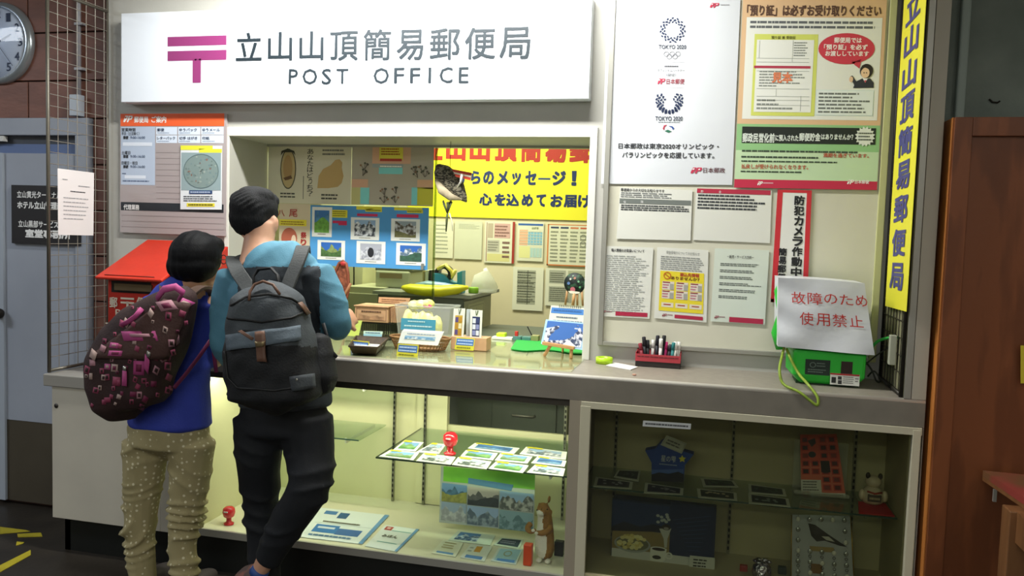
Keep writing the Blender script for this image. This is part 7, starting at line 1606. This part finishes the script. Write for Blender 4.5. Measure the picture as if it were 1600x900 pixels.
def sq(x, y, w_, h_, m, nm='pattern_square', hh=.0125, ang=0, rim=None):
    ca, sa = math.cos(ang), math.sin(ang); R4 = [(x+(a*ca-b*sa)*w_/2, y+(a*sa+b*ca)*h_/2) for a, b in ((-1, -1), (1, -1), (1, 1), (-1, 1))]
    o = patch(b2, R4, m, nm, wb, hh, 2, 2, .0015)
    if rim and o:
        R5 = [(x+(a*ca-b*sa)*w_*.26, y+(a*sa+b*ca)*h_*.26) for a, b in ((-1, -1), (1, -1), (1, 1), (-1, 1))]; patch(b2, R5, rim, nm, wb, hh+.0006, 2, 2, .001)
PK2 = mat('pack_rose', '8A3A54', .65); CR_ = mat('pack_cream', 'A89088', .65); PM = mat('pack_maroon', '6A2040', .65)
sq(220, 525, 52, 15, PK, 'pink_label', .0114, -.08); sq(222, 524, 30, 5, PKL, 'label_lettering', .0155, -.08)
for a in ((217, 575, 17, 22, PK, .0012, .05, PM), (249, 513, 22, 18, CR_, .0012, -.5, PM), (238, 535, 18, 14, PK2, .0012, .1, CR_), (168, 573, 9, 9, PK, .0012, .1, CR_), (179, 575, 10, 12, CR_, .0012, .1, PM), (182, 596, 12, 14, PK2, .0012, .1, None), (162, 590, 7, 9, CR_, .0012, .1, PB),
          (142, 588, 5, 10, CR_, .0012, 0, None), (136, 578, 8, 12, PK2, .0012, .3, PB), (200, 505, 8, 12, CR_, .0114, .6, None), (181, 540, 12, 8, PK, .0114, .2, PKL), (183, 552, 20, 8, PK, .0114, .1, PM), (150, 555, 9, 14, CR_, .0125, .5, None), (165, 545, 8, 10, PKL, .0125, .4, None),
          (233, 556, 6, 10, PK2, .0012, 0, None), (255, 560, 12, 10, PKL, .0012, -.5, PM), (262, 572, 10, 12, PK2, .0012, .1, PB), (265, 550, 10, 16, PKL, .0012, -.6, PM), (186, 620, 7, 7, CR_, .0012, .3, None), (230, 637, 14, 7, PK2, .0012, -.1, PB), (262, 610, 8, 10, PK2, .0012, .2, PB), (150, 610, 9, 9, PK2, .0012, .2, PB), (240, 600, 9, 9, PM, .0012, .1, None), (133, 605, 6, 9, PKL, .0012, .1, None), (208, 616, 10, 8, PM, .0012, .1, None), (213, 535, 6, 6, CR_, .0114, .1, None), (238, 490, 7, 12, CR_, .0125, .7, None), (168, 625, 10, 8, PK2, .0012, 0, None), (225, 595, 8, 8, PK2, .0012, 0, PB), (277, 530, 6, 16, PKL, .0012, -.3, None), (270, 500, 10, 8, PK, .0012, -.5, CR_)):
    sq(a[0], a[1], a[2], a[3], a[4], 'pattern_square', a[5], a[6], a[7])
rn = random.Random(12); done_ = []
for i in range(400):
    x, y = rn.uniform(122, 300), rn.uniform(480, 640)
    if len(done_) > 70: break
    if any(abs(x-a)+abs(y-b) < 15 for a, b in done_) or (abs(x-220) < 30 and abs(y-525) < 14) or (abs(x-217) < 14 and abs(y-575) < 16): continue
    done_.append((x, y)); inflap = y < 552 and abs(x-(285-(y-470)*.95)) < 60; w0 = rn.uniform(4, 9); mm = rn.choice([PK2, PK2, CR_, PM, PM, PKL, PK2])
    sq(x, y, w0, w0*rn.uniform(1.0, 1.5), mm, 'pattern_square', .0114 if inflap else .0012, rn.uniform(-.3, .5), PB if rn.random() < .5 else None)
for x, y, ang in ((197, 590, .05), (231, 567, .45)):
    sq(x, y, 6.5, 24, PK, 'zip_pull', .014, ang); sq(x+(3 if ang > .1 else 0), y-15, 5, 8, mat('zip_metal', 'B8B8B0', .3, metal=.8), 'zip_slider', .014, ang)
sq(262, 478, 26, 14, PKL, 'top_panel', .014, -.35, PM); sq(287, 474, 22, 12, PK, 'top_panel', .008, -.9, CR_)
s = MB(); P = [Q3(246, 466, 2.60), Q3(256, 452, 2.57), Q3(274, 448, 2.57), Q3(286, 457, 2.60), Q3(280, 468, 2.62)]; s.tube(P, .014, PK, 10, flat_=.5); s.obj('grab_handle', wb)
s = MB(); s.tube([Q3(222, 482, 2.60), Q3(212, 494, 2.58), Q3(200, 503, 2.58), Q3(190, 508, 2.58)], .010, PK, 8, flat_=.4); s.obj('compression_strap', wb)
SB = mat('strap_brown', '5A4438', .7, bump=.1)
bp_ = wb
strap([W3(268, 478, 2.74), W3(262, 462, 2.78), W3(258, 450, 2.84), W3(258, 447, 2.90), W3(256, 470, 3.0)], .022, 'shoulder_strap', SB)
strap([W3(280, 482, 2.73), W3(292, 466, 2.77), W3(308, 452, 2.81), W3(320, 449, 2.86), W3(326, 456, 2.95), W3(328, 480, 3.0)], .022, 'shoulder_strap', SB)
s = MB(); s.tube([Q3(272, 606, 2.73), W3(290, 585, 2.78), W3(312, 556, 2.80), W3(330, 530, 2.84)], .009, mat('strap_maroon', '6A2248', .65), 8, flat_=.4); s.obj('lower_strap', wb)
s = MB(); s.tube([W3(334, 520, 2.84), W3(334, 550, 2.84), W3(338, 582, 2.84)], .009, mat('strap_maroon', '', 0), 8, flat_=.5); s.obj('strap_end', wb)
